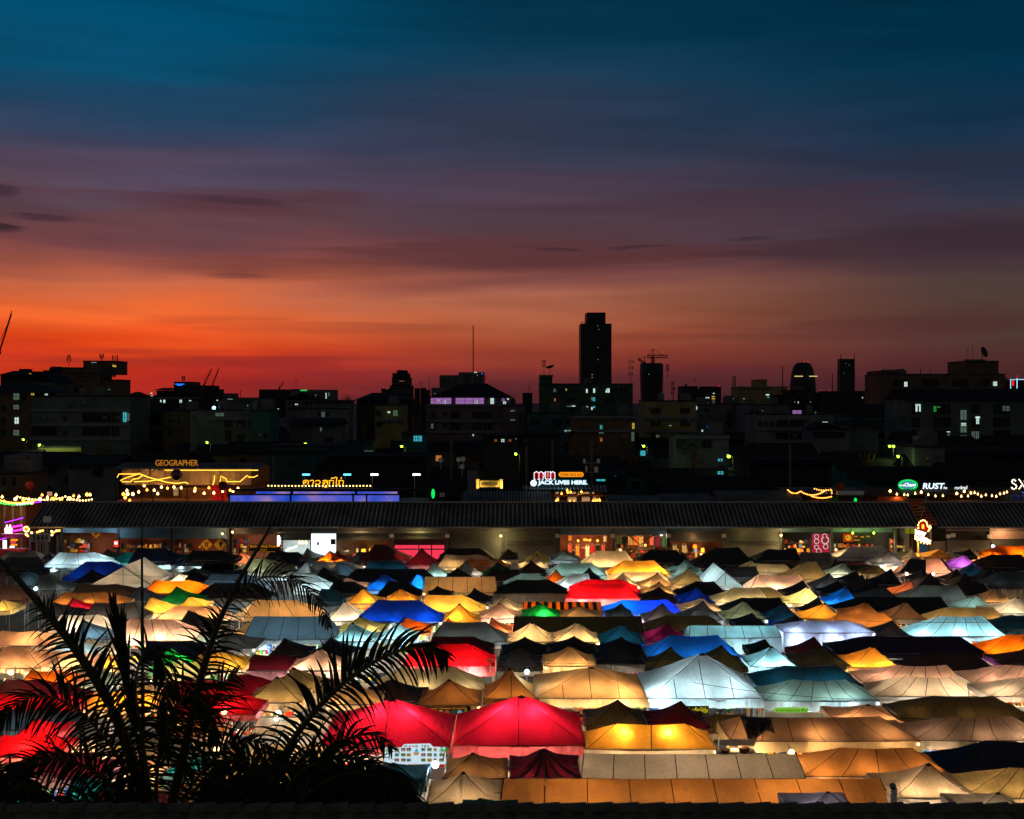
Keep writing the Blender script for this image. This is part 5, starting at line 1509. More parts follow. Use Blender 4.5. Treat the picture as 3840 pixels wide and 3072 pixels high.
t = thing('neon_sign', 3606, 1836, D, 'cyan white slanted cocktail letters right of the RUST neon', 'sign')
text_mb('cocktail', 3580, 1822, 3628, 1836, D - .05, E_sign, t, shear=.25)
# S X marquee letters from bulbs
t = thing('marquee_letters', 3815, 1838, D, 'bulb studded marquee letters S and X at the right edge', 'sign')
me = bulb_mesh(.065, emis('bulb_marquee', (255, 235, 200), 4))
S_pts = [(3808, 1803), (3803, 1799), (3797, 1801), (3795, 1806), (3797, 1811), (3803, 1815), (3809, 1819), (3812, 1824), (3810, 1830), (3804, 1834), (3798, 1833), (3794, 1829)]
X_pts = [(3822, 1799), (3826, 1804), (3830, 1810), (3834, 1816), (3838, 1822), (3842, 1828), (3846, 1834), (3846, 1799), (3842, 1805), (3830, 1822), (3826, 1828), (3822, 1833)]
for x, y in S_pts + X_pts:
    o = bpy.data.objects.new('bulb', me); col.objects.link(o); o.parent = t; o.location = W(x, y, D - .1) - t.location
m = MB(); m.tube([W(x, y, D + .02) for x, y in S_pts], .11, 6); m.tube([W(x, y, D + .02) for x, y in X_pts[:7]], .11, 6); m.tube([W(x, y, D + .02) for x, y in X_pts[7:]], .11, 6); m.build('letter_channel', M_dark, t)
m = MB(); m.box(WX(3790, D), WX(3870, D), D, D + 3, 0, WZ(1848, D)); m.box(WX(3790, D), WX(3870, D), D - .1, D, WZ(1874, D), WZ(1848, D)); tag(m.build('container_bar', plain('pale_container', (120, 130, 150), .7)), 'pale bar container under the S X bulb letters', 'bar')
for x in (3796, 3822, 3835):
    m = MB(); m.ball(W(x, 1850 + (x % 5), D - .3), .07, 8, 6); tag(m.build('led_lamp', E_blue), 'tiny blue lamp below the S X bulb letters', 'lamp', 'blue lamps below the bulb letters')

# ---- left edge street: string lights, neon and stalls
Ds = 113
rng = random.Random(3)
mats_ = [E_warm, E_warm, E_amber, emis('bulb_green', (60, 255, 90), 5), emis('bulb_blue', (60, 120, 255), 6), E_purple]
for k, (pts, n, sg_) in enumerate([([(-20, 1866), (140, 1870)], 26, .4), ([(60, 1858), (240, 1862)], 16, .3), ([(-20, 1878), (120, 1884)], 14, .2), ([(150, 1850), (300, 1866)], 8, .3), ([(240, 1856), (350, 1868)], 10, .3)]):
    r = string_lights(pts, Ds + k * .6, n, [E_amber, E_warm, mats_[3], E_amber, E_warm][k], ['top string of warm bulbs at the left street', 'string of warm bulbs beside the roof end', 'string of green bulbs at the far left street', 'sparse warm string over the roof end', 'string of warm bulbs left of the film wrapped bar'][k], r=.085, sag=sg_)
for pts, lab in (([(60, 1893), (155, 1882)], 'purple light strip near the roof end'), ([(18, 1960), (88, 1942)], 'purple light strip above the pink neon'), ([(0, 2024), (60, 2008)], 'purple light strip along the stall edge')):
    glow_line(pts, Ds - 2, .035, E_purple, lab, 'light_strip', 'purple light strips')
t = thing('neon_sign', 60, 2000, 106, 'pink neon box sign with bottles at the left edge', 'sign')
m = MB(); q = [(40, 1978), (82, 1970), (86, 1985), (42, 1993), (40, 1978)]; m.tube([W(x, y, 106) for x, y in q], .09, 6); m.build('tube', E_pink, t)
m = MB(); 
for x in (26, 38): m.lathe(tuple(W(x, 2000, 106)), [(.0, 0), (.2, 0), (.22, .45), (.08, .62), (.08, .8), (0, .8)], 10)
m.build('bottle_light', emis('bottle_glow', (255, 190, 200), 3), t)
t = thing('round_lamp_sign', 98, 1998, 106, 'round cream lit sign at the end of the pink neon', 'sign')
m = MB(); c = W(98, 1985, 106); m.disc((c.x, c.z), .3, .3, 106, .12); m.build('disc', emis('round_cream', (255, 235, 150), 2.2), t)
m = MB(); m.disc((c.x, c.z), .17, .17, 105.96, .04); m.build('inner_disc', E_orange, t)
t = empty('street_stall', W(30, 2130, 106) * 1 , 'busy stall with red and orange lit signs at the left edge', 'stall'); t.location.z = 0
add_box(t, 'counter', plain('stall_red', (150, 30, 40), .6), -40, 2060, 90, 2110, 106, 1); add_box(t, 'awning', plain('stall_purple', (110, 40, 90), .6), -40, 2004, 92, 2018, 105.4, .8)
for (a, b, y, mt) in ((40, 66, 2022, E_orange), (38, 58, 2030, E_redpanel), (40, 64, 2040, E_orange), (36, 54, 2048, E_sign)): add_box(t, 'lit_board', mt, a, y, b, y + 7, 105.7, .06)
add_box(t, 'menu_screen', E_sign, 10, 2026, 24, 2058, 105.6, .08)
for i, (x, y) in enumerate([(8, 1864), (88, 1875), (108, 1873), (121, 1887), (150, 1872), (158, 1857), (178, 1867), (202, 1871), (210, 1857), (226, 1873), (262, 1870), (276, 1860), (296, 1863), (326, 1855), (338, 1856), (16, 1880), (58, 1872)]):
    m = MB(); m.ball(W(x, y, 111), .17 if i % 3 == 1 else .12, 8, 6); m.tube([W(x, y - 8, 111), W(x, y, 111)], .012, 4); tag(m.build('pendant_bulb', E_amber if i % 2 else E_warm), 'big warm bulb among the strings over the left street', 'bulb', 'big warm bulbs over the left street')
lamp(W(30, 2040, 105), 60, (1, .3, .45), .2, 'stall_lamp'); lamp(W(60, 1950, 110), 160, (1, .35, .6), .3, 'stall_lamp'); lamp(W(30, 1900, 112), 160, LC['w'], .3, 'stall_lamp')
for (a, b, y0, D_, h_, lab, mt) in ((-60, 96, 1880, 116, 0, 'brown street front lit pink behind the left stall', M_wood), (100, 230, 2000, 110, 0, 'dark open bar front left of the shop row', M_barback)):
    x0, x1 = WX(a, D_), WX(b, D_); t = empty('street_building', ((x0 + x1) / 2, D_, 0), lab, 'building'); m = MB(); m.box(x0, x1, D_, D_ + 4, 0, WZ(y0, D_)); m.build('wall', mt, t)
    for k in range(5): m = MB(); xx = x0 + (x1 - x0) * (k + .5) / 5; m.box(xx - .1, xx + .1, D_ - .1, D_, 0, WZ(y0 + 5, D_)); m.build('post', M_metal, t)
for i, (x, y) in enumerate([(98, 2004), (104, 2010), (118, 1998), (140, 1996), (150, 1992), (160, 1990), (194, 1993), (202, 1996), (212, 1991), (222, 1990), (195, 2006)]):
    m = MB(); m.ball(W(x, y, 104.5), .1, 8, 6); tag(m.build('pendant_bulb', E_amber if i % 2 else E_warm), 'amber bulb around the toilet sign', 'bulb', 'amber bulbs around the toilet sign')

GS = [plain('shop_goods_' + n, c, .6, .3, 9) for n, c in dict(red=(210, 50, 40), yellow=(245, 200, 70), white=(240, 235, 225), blue=(60, 90, 150), orange=(240, 150, 60), dark=(40, 34, 30)).items()]
rng = random.Random(12)
for (a, b, y0, lab) in ((240, 335, 2040, 'timber bar shelves with bottles'), (455, 636, 2052, 'rack of small things in the brick bar'), (655, 760, 2056, 'shelves under the narrowing bars sign'), (875, 930, 2030, 'wall goods in the barber shop'), (1280, 1460, 2060, 'gold coloured goods under the half open shutter'), (2310, 2350, 2050, 'stacked goods left of the cross brace'), (2365, 2450, 2070, 'stacked goods behind the cross brace'), (2515, 2705, 2062, 'hats and caps in the lantern shop'), (2940, 3040, 2030, 'shelves left of the pink poster'), (3130, 3280, 2056, 'counter goods of the food kiosk'), (3340, 3420, 2030, 'goods beside the lime yellow banners')):
    D_ = DF + 1.0; t = empty('goods_rack', W((a + b) / 2, 2110, D_), lab, 'goods rack', 'goods in the open shops'); t.location.z = 0
    m = MB(); z = .5
    while z < WZ(y0, D_):
        m.box(WX(a, D_), WX(b, D_), D_, D_ + .4, z, z + .03); z += .45
    for px in (a, b): m.box(WX(px, D_) - .03, WX(px, D_) + .03, D_, D_ + .4, 0, z)
    m.build('shelf', M_wood, t); m = MB(); z = .53
    while z < WZ(y0, D_) + .1:
        x = WX(a, D_)
        while x < WX(b, D_) - .2:
            w_ = rng.uniform(.08, .3); h = rng.uniform(.1, .4)
            if rng.random() < .8: m.box(x, x + w_, D_ + .05, D_ + .3, z, z + h, rng.randrange(6))
            x += w_ + rng.uniform(.0, .12)
        z += .45
    m.build('goods', GS, t)['kind'] = 'stuff'
# ---------------------------------------------------------------- the dark city behind
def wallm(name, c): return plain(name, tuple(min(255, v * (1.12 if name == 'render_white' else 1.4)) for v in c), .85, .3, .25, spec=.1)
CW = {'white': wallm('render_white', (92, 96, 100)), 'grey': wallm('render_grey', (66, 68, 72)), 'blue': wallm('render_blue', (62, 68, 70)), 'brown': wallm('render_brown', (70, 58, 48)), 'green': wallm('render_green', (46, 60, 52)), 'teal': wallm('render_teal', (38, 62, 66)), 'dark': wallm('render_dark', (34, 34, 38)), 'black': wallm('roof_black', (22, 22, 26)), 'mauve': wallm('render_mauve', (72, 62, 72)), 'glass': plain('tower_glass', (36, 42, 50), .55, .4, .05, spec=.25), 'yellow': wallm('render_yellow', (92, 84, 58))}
WE = {'w': emis('window_white', (205, 235, 225), 1.0), 'd': emis('window_dim', (120, 150, 130), .35), 'c': emis('window_cyan', (70, 190, 205), .8), 'y': emis('window_yellow', (225, 190, 60), .9), 'g': emis('window_green', (30, 200, 60), .6), 'o': emis('window_orange', (210, 120, 60), .7), 'p': emis('window_pink', (190, 130, 210), .55), 't': emis('window_tiny', (170, 200, 190), .6), 'r': emis('beacon_red', (255, 20, 25), 2.2), 'b': emis('sign_blue', (30, 120, 255), 1.6), 'n': emis('neon_pale', (170, 225, 255), 1.3), 'G': emis('sign_green', (20, 220, 110), .9), 'k': M_glass}
def pz(z, x, y): return ZN[z](x, y)
def building(zn, name, label, tiers, D, wall='grey', roof=None, depth=None, bands=(), dark=(), lit=(), beacons=(), cat='building', base=0.0, group=None):
    """tiers: (x0, x1, ytop[, ybottom]) in zone pixels; dark: (x0, y0, w, h, nx, ny, dx, dy) window grids; lit: (x, y, w, h, code)"""
    a = pz(zn, tiers[0][0], tiers[0][2]); b = pz(zn, tiers[0][1], tiers[0][2])
    X0, X1 = WX(a[0], D), WX(b[0], D); dp = depth or max(8.0, min((X1 - X0) * .7, 40))
    t = empty(name, ((X0 + X1) / 2, D, 0), label, cat, group)
    for i, tr in enumerate(tiers):
        p0 = pz(zn, tr[0], tr[2]); p1 = pz(zn, tr[1], tr[2])
        x0, x1, zt = WX(p0[0], D), WX(p1[0], D), WZ(p0[1], D)
        zb = WZ(pz(zn, 0, tr[3])[1], D) if len(tr) > 3 else base
        m = MB(); ins = .0 if i == 0 else .25 * i
        m.box(x0, x1, D + ins, D + dp - ins, zb, zt)
        m.build('wall', CW[wall], t)
        m = MB(); m.box(x0 - .12, x1 + .12, D + ins - .12, D + dp - ins + .12, zt + .002, zt + .3); m.build('parapet', CW['dark' if wall != 'dark' else 'black'], t)
    if roof:
        kind, rx0, rx1, ry, ey, px0, px1 = roof    # eave x range, peak row, eave row, ridge x range
        e0 = WX(pz(zn, rx0, 0)[0], D); e1 = WX(pz(zn, rx1, 0)[0], D); zr = WZ(pz(zn, 0, ry)[1], D + (dp / 2 if kind != 'front' else 0)); ze_ = WZ(pz(zn, 0, ey)[1], D)
        r0 = WX(pz(zn, px0, 0)[0], D); r1 = WX(pz(zn, px1, 0)[0], D); o = 1.0
        m = MB(); A = (e0, D - o, ze_); B = (e1, D - o, ze_); Cc = (e1, D + dp + o, ze_); Dd = (e0, D + dp + o, ze_); p = (r0, D + dp / 2, zr); q = (r1, D + dp / 2, zr)
        if kind == 'hip':
            m.quad(A, B, q, p); m.poly([B, Cc, q]); m.quad(Cc, Dd, p, q); m.poly([Dd, A, p]); m.quad(A, Dd, Cc, B)
        elif kind == 'front':   # gable faces the viewer
            xm = (r0 + r1) / 2; P1 = (xm, D - .3, zr); P2_ = (xm, D + dp, zr)
            m.quad((e0, D - .3, ze_), P1, P2_, (e0, D + dp, ze_)); m.quad(P1, (e1, D - .3, ze_), (e1, D + dp, ze_), P2_); m.poly([(e0, D - .01, ze_), (e1, D - .01, ze_), (xm, D - .01, zr - .1)])
        else:
            m.quad(A, B, (e1, D + dp / 2, zr), (e0, D + dp / 2, zr)); m.quad((e0, D + dp / 2, zr), (e1, D + dp / 2, zr), Cc, Dd); m.poly([A, (e0, D + dp / 2, zr), Dd]); m.poly([B, Cc, (e1, D + dp / 2, zr)])
        m.build('roof', CW['black'], t)
    rc = random.Random(int(abs(X0) * 10 + D))
    if cat == 'building' and roof is None and D < 800:
        tr = tiers[0]; zt = WZ(pz(zn, 0, tr[2])[1], D)
        for k in range(rc.randint(2, 4)):
            x = X0 + (X1 - X0) * rc.uniform(.08, .92); y = D + dp * rc.uniform(.2, .8); m = MB(); q = rc.random()
            if q < .4: m.lathe((x, y, zt + .3), [(0, 0), (.8, 0), (.8, 1.5), (.3, 1.9), (0, 1.9)], 10); nm = 'water_tank'
            elif q < .75: m.box(x - 1.2, x + 1.2, y - 1, y + 1, zt + .3, zt + rc.uniform(1.6, 2.8)); nm = 'roof_hut'
            else: m.tube([(x, y, zt), (x, y, zt + 3.5)], .05, 4); m.tube([(x - .8, y, zt + 3.2), (x + .8, y, zt + 3.2)], .03, 4); m.tube([(x - .5, y, zt + 2.8), (x + .5, y, zt + 2.8)], .03, 4); nm = 'roof_aerial'
            m.build(nm, CW['grey'], t)
        for k in range(rc.randint(2, 5)):
            x = X0 + (X1 - X0) * rc.uniform(.08, .92); z = zt - 1.5 - 3.2 * rc.randint(0, 2); m = MB(); m.box(x - .45, x + .45, D - .5, D - .02, z - .3, z + .3); m.build('air_conditioner', CW['white'], t)
    for (bx0, bx1, by) in bands:
        p0 = pz(zn, bx0, by); p1 = pz(zn, bx1, by); m = MB()
        m.box(WX(p0[0], D), WX(p1[0], D), D - .45, D + .02, WZ(p0[1], D) - .45, WZ(p0[1], D) + .2); m.build('ledge', CW['white'], t)
    for (x0, y0, w_, h_, nx, ny, dx, dy) in dark:
        for i in range(nx):
            for j in range(ny):
                a = pz(zn, x0 + i * dx, y0 + j * dy); b = pz(zn, x0 + i * dx + w_, y0 + j * dy + h_)
                ax, bx_, za, zb2 = WX(a[0], D), WX(b[0], D), WZ(b[1], D), WZ(a[1], D)
                m = MB(); m.box(ax, bx_, D - .03, D + .02, za, zb2); f = m.build('window', M_glass, t)
                m = MB(); g_ = .1
                m.box(ax - g_, ax, D - .1, D, za - g_, zb2 + g_); m.box(bx_, bx_ + g_, D - .1, D, za - g_, zb2 + g_); m.box(ax, bx_, D - .1, D, zb2, zb2 + g_); m.box(ax, bx_, D - .16, D, za - g_, za)
                m.box((ax + bx_) / 2 - .03, (ax + bx_) / 2 + .03, D - .06, D - .03, za, zb2)
                m.build('frame', CW['grey'], f)
    for (x, y, w_, h_, c_) in lit:
        a = pz(zn, x, y); b = pz(zn, x + w_, y + h_)
        ax, bx_, za, zb2 = WX(a[0], D), WX(b[0], D), WZ(b[1], D), WZ(a[1], D)
        m = MB(); m.box(ax, bx_, D - .2, D + .02, za, zb2)
        f = m.build('lit_window', WE[c_], t); f['label'] = 'lit window'
        if w_ > 14 and h_ > 14:
            m = MB(); m.box((ax + bx_) / 2 - .05, (ax + bx_) / 2 + .05, D - .24, D - .2, za, zb2); m.box(ax, bx_, D - .24, D - .2, (za + zb2) / 2 - .04, (za + zb2) / 2 + .04)
            m.build('frame', M_dark, f)
    for (x, y) in beacons:
        a = pz(zn, x, y); m = MB(); s_ = 1.3 * D / F
        c = W(a[0], a[1], D + 1); m.ball(c, s_, 6, 4); m.tube([c, c - Vector((0, 0, 6 * D / F))], .25 * s_, 4, mi=1); m.build('beacon', [WE['r'], M_dark], t)
    return t
def pole_thing(name, label, cat, zn, pts, D, r, mat=None, group=None, extra=None):
    m = MB(); P3 = [W(*pz(zn, x, y), D) for x, y in pts]
    m.tube(P3, r, 5)
    if extra: extra(m)
    return tag(m.build(name, mat or M_dark), label, cat, group)

B = building
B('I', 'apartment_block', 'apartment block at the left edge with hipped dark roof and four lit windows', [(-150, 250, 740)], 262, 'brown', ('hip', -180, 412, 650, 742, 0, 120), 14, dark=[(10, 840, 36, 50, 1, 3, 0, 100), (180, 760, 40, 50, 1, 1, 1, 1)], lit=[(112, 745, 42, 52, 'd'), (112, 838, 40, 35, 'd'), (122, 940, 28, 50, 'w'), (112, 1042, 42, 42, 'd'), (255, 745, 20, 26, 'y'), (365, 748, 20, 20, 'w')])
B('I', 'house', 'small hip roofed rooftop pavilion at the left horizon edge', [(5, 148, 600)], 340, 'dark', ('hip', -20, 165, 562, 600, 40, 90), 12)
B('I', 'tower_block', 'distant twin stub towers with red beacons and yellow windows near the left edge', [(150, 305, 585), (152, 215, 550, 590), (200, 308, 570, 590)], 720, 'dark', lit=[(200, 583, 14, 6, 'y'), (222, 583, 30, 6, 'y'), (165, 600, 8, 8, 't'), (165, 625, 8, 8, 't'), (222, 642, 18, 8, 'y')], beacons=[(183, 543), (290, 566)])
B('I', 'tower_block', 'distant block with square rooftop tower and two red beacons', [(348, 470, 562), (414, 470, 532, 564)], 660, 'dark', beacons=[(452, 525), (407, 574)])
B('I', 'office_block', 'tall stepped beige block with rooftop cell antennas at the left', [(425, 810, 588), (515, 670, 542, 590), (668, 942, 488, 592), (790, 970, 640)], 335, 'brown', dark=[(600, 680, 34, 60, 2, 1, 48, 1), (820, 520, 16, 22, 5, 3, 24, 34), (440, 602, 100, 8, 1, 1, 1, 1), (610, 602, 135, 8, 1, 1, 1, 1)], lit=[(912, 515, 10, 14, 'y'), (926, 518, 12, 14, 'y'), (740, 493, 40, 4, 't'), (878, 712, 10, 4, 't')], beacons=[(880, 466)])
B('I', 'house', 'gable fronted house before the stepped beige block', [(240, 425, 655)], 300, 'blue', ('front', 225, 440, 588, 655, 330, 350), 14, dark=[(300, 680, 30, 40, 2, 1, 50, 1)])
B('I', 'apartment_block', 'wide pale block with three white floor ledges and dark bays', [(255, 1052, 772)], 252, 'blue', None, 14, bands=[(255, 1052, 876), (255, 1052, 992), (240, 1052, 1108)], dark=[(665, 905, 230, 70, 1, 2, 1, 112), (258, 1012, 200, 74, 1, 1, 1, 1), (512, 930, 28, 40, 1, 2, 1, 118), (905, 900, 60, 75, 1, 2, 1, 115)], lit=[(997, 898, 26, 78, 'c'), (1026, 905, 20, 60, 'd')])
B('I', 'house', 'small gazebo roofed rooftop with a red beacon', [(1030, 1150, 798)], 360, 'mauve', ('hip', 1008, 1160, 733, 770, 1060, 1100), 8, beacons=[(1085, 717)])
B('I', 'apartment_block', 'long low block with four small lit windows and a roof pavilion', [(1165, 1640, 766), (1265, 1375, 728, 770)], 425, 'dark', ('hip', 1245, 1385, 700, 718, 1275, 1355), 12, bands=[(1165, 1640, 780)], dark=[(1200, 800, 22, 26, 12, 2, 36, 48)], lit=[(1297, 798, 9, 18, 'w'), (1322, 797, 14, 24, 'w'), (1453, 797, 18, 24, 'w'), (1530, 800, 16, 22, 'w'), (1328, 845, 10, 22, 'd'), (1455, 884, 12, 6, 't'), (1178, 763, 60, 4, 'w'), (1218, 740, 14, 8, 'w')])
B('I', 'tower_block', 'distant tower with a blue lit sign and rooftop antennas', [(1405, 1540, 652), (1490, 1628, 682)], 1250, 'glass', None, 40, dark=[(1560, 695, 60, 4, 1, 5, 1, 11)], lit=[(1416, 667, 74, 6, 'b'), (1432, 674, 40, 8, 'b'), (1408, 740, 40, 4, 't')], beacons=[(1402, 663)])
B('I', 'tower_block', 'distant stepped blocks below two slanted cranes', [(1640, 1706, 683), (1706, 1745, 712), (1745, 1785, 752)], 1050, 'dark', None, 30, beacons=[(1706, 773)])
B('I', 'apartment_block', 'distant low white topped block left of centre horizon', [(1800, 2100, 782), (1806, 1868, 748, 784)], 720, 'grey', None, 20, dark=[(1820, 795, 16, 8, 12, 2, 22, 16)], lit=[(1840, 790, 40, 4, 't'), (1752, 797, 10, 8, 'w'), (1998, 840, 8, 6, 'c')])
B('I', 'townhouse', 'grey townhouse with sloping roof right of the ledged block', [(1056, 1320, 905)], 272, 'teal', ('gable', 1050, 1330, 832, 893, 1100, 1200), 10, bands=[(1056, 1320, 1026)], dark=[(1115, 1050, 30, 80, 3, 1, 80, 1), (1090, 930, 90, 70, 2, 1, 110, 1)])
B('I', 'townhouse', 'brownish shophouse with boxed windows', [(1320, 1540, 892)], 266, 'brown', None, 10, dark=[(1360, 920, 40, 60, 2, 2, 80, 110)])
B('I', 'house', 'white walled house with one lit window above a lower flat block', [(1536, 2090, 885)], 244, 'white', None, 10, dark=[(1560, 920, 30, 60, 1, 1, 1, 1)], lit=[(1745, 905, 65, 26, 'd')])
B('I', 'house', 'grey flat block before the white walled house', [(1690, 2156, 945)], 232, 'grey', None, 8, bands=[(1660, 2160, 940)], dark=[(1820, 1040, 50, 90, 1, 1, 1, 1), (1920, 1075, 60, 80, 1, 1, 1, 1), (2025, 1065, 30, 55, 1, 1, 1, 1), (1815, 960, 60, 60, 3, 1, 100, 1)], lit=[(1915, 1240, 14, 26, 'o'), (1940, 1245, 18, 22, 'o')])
B('M', 'house', 'long low dark house with two yellow lit windows at far left', [(-60, 545, 190)], 168, 'grey', ('gable', -80, 560, 95, 196, 0, 400), 8, dark=[(385, 205, 75, 80, 1, 1, 1, 1), (170, 210, 40, 30, 1, 1, 1, 1)], lit=[(128, 203, 64, 20, 'y'), (232, 205, 74, 72, 'y')])
B('M', 'house', 'low white house with small dark windows left of the film wrapped bar', [(552, 935, 205)], 158, 'white', ('gable', 540, 950, 120, 207, 600, 800), 8, dark=[(562, 208, 60, 25, 2, 1, 90, 1), (752, 232, 78, 60, 1, 1, 1, 1)], lit=[])
B('M', 'boundary_wall', 'yellow green wall lit by a street lamp', [(305, 655, 62, 112)], 205, 'yellow', None, 1, cat='wall')
lamp(W(165, 1660, 200), 900, (.7, 1, .35), .3, 'street_light')
B('M', 'house', 'small bare brick house front at the left street', [(-40, 208, 285)], 128, 'brown', None, 6, dark=[(20, 300, 36, 80, 2, 1, 80, 1)])
# J zone
B('J', 'tower_block', 'distant flat slab block left of the green sign', [(45, 270, 715)], 1150, 'dark', None, 40)
B('J', 'tower_block', 'distant long block with a green sign and column of lit windows', [(300, 640, 718), (302, 345, 712, 720)], 940, 'grey', None, 30, dark=[(460, 740, 14, 7, 8, 4, 21, 14)], lit=[(380, 716, 54, 9, 'G'), (584, 742, 9, 8, 'w'), (584, 754, 9, 8, 'w'), (584, 766, 9, 8, 'w'), (584, 778, 9, 8, 'w'), (608, 742, 8, 6, 't'), (608, 758, 8, 6, 't'), (500, 756, 8, 6, 't'), (496, 776, 12, 5, 't')])
B('J', 'house', 'dark gabled roof house below the green sign', [(262, 500, 795)], 460, 'grey', ('front', 240, 560, 738, 800, 380, 400), 16, dark=[(280, 812, 24, 26, 6, 2, 36, 44)], lit=[(338, 829, 8, 9, 'w'), (351, 829, 9, 9, 'w'), (195, 868, 12, 6, 'w'), (135, 832, 10, 14, 'd')])
B('J', 'house', 'dark broad hip roofed hall left of the stepped tower', [(835, 1285, 800)], 390, 'dark', ('hip', 815, 1290, 740, 800, 930, 1130), 20)
B('J', 'tower_block', 'stepped ziggurat tower with lit floor bands and red beacons', [(1105, 1270, 682), (1120, 1256, 615, 690), (1124, 1150, 582, 620), (1160, 1224, 558, 620), (1226, 1244, 582, 620)], 1250, 'dark', None, 40, bands=[(1105, 1270, 700), (1105, 1270, 722), (1105, 1270, 740), (1120, 1256, 640), (1115, 1260, 662)], beacons=[(1167, 556), (1216, 555)], lit=[(1180, 645, 40, 3, 'o')])
B('J', 'tower_block', 'small distant block with two red beacons left of the ziggurat', [(1035, 1100, 706)], 900, 'dark', None, 20, beacons=[(1053, 699), (1067, 699)], lit=[(1078, 706, 8, 5, 't')])
B('J', 'water_tower', 'pair of rooftop tanks with a thin aerial', [(1303, 1340, 708), (1350, 1390, 706), (1390, 1425, 722)], 520, 'dark', None, 5, cat='tank')
B('J', 'office_block', 'tall distant office block carrying a needle mast', [(1505, 1862, 600), (1660, 1862, 576, 604), (1440, 1506, 702)], 1150, 'grey', None, 40, dark=[(1700, 600, 60, 4, 2, 5, 80, 12), (1520, 620, 12, 6, 8, 5, 17, 16)], lit=[(1785, 572, 22, 6, 'w'), (1846, 583, 9, 6, 'b'), (1808, 596, 6, 5, 't'), (1464, 745, 6, 5, 't')], beacons=[(1660, 657), (1883, 648)])
B('J', 'apartment_block', 'four storey block with wide hip roof and a violet lit top floor', [(1395, 2085, 835), (1425, 2080, 778, 836)], 302, 'mauve', ('hip', 1425, 2105, 665, 779, 1680, 1880), 16, bands=[(1395, 2090, 836), (1395, 2085, 962), (1395, 2085, 1052)], dark=[(1535, 893, 30, 30, 1, 2, 1, 94), (1595, 893, 75, 52, 1, 2, 1, 94), (1772, 893, 76, 52, 2, 2, 84, 94), (1440, 893, 30, 52, 1, 2, 1, 94), (2025, 900, 30, 70, 1, 1, 1, 1)],
  lit=[(1436, 782, 30, 48, 'p'), (1470, 782, 130, 48, 'p'), (1636, 782, 140, 48, 'p'), (1780, 782, 84, 48, 'p'), (1532, 800, 24, 32, 'w'), (1790, 798, 26, 34, 'w'), (1443, 792, 9, 38, 'y'), (1490, 798, 16, 10, 'w'), (1918, 784, 26, 46, 'w'), (2010, 786, 20, 20, 'p'), (2020, 810, 22, 20, 'w'), (2052, 786, 14, 10, 'w'), (1774, 1075, 7, 14, 'w'), (1438, 990, 18, 38, 'd')])
B('J', 'townhouse', 'ochre walled townhouse with two lit rooms beside the big tree', [(985, 1215, 842)], 262, 'yellow', None, 10, bands=[(985, 1215, 955)], dark=[(995, 880, 42, 45, 1, 2, 1, 88), (1050, 975, 14, 18, 2, 1, 40, 1)], lit=[(1087, 891, 18, 12, 'w'), (1132, 882, 34, 44, 'd')])
B('J', 'house', 'white house with flat slab roof and one lit door', [(425, 775, 872), (475, 780, 812, 875)], 305, 'white', ('gable', 465, 800, 798, 812, 500, 700), 8, dark=[(518, 893, 22, 34, 2, 1, 70, 1)], lit=[(553, 897, 24, 38, 'd')])
B('J', 'townhouse', 'pale green end wall house at the left of centre', [(-20, 135, 888)], 222, 'teal', None, 8, dark=[(0, 1060, 20, 60, 1, 1, 1, 1), (80, 1065, 34, 50, 1, 1, 1, 1)])
B('J', 'house', 'small house with a cyan barred window', [(1200, 1390, 1072)], 222, 'teal', ('gable', 1190, 1400, 1052, 1072, 1250, 1350), 7, lit=[(1297, 1088, 28, 44, 'c'), (1330, 1088, 16, 44, 'c'), (1350, 1088, 12, 44, 'c')])
B('J', 'house', 'low house with three small square windows in a row', [(1860, 2140, 1095)], 192, 'dark', ('gable', 1850, 2150, 1075, 1095, 1900, 2100), 7, lit=[(1950, 1118, 18, 16, 'o'), (2005, 1115, 24, 22, 'w'), (2066, 1118, 18, 15, 'o'), (2120, 1108, 5, 8, 't')])
B('J', 'house', 'dim house with a tiny yellow window in the left middle', [(300, 700, 995)], 240, 'grey', ('gable', 290, 720, 945, 998, 350, 600), 8, dark=[(580, 1100, 60, 40, 1, 1, 1, 1)], lit=[(541, 1022, 12, 28, 'd')])
B('J', 'warehouse', 'broad dark shed roof in the left middle', [(120, 600, 1180)], 178, 'teal', ('gable', 100, 900, 1150, 1215, 200, 500), 10, dark=[(275, 1290, 55, 40, 1, 1, 1, 1)], cat='warehouse')
B('J', 'stair_tower', 'narrow green lit stair tower between the dark sheds', [(890, 965, 1150)], 172, 'green', None, 3, lit=[(896, 1208, 70, 5, 'd'), (900, 1224, 66, 5, 'd'), (905, 1244, 60, 5, 'd')], cat='tower')
# K zone
B('K', 'apartment_block', 'dark green block with a chimney tower and a dozen lit rooms', [(270, 1020, 672), (272, 370, 604)], 345, 'green', None, 16, bands=[(262, 376, 600)], dark=[(375, 708, 30, 32, 3, 1, 55, 1), (485, 775, 60, 36, 1, 3, 1, 75), (835, 700, 60, 40, 2, 1, 80, 1), (800, 780, 70, 40, 1, 1, 1, 1)], lit=[(378, 708, 20, 26, 'd'), (478, 708, 8, 14, 'y'), (642, 710, 12, 30, 'w'), (664, 710, 30, 26, 'k'), (700, 706, 14, 34, 'w'), (800, 706, 32, 32, 'w'), (683, 776, 14, 26, 'd'), (698, 778, 16, 30, 'c'), (486, 846, 36, 8, 'd'), (526, 844, 28, 7, 'w'), (642, 850, 14, 28, 'w'), (684, 856, 10, 22, 'w'), (700, 848, 13, 16, 'c'), (385, 786, 10, 22, 'o')])
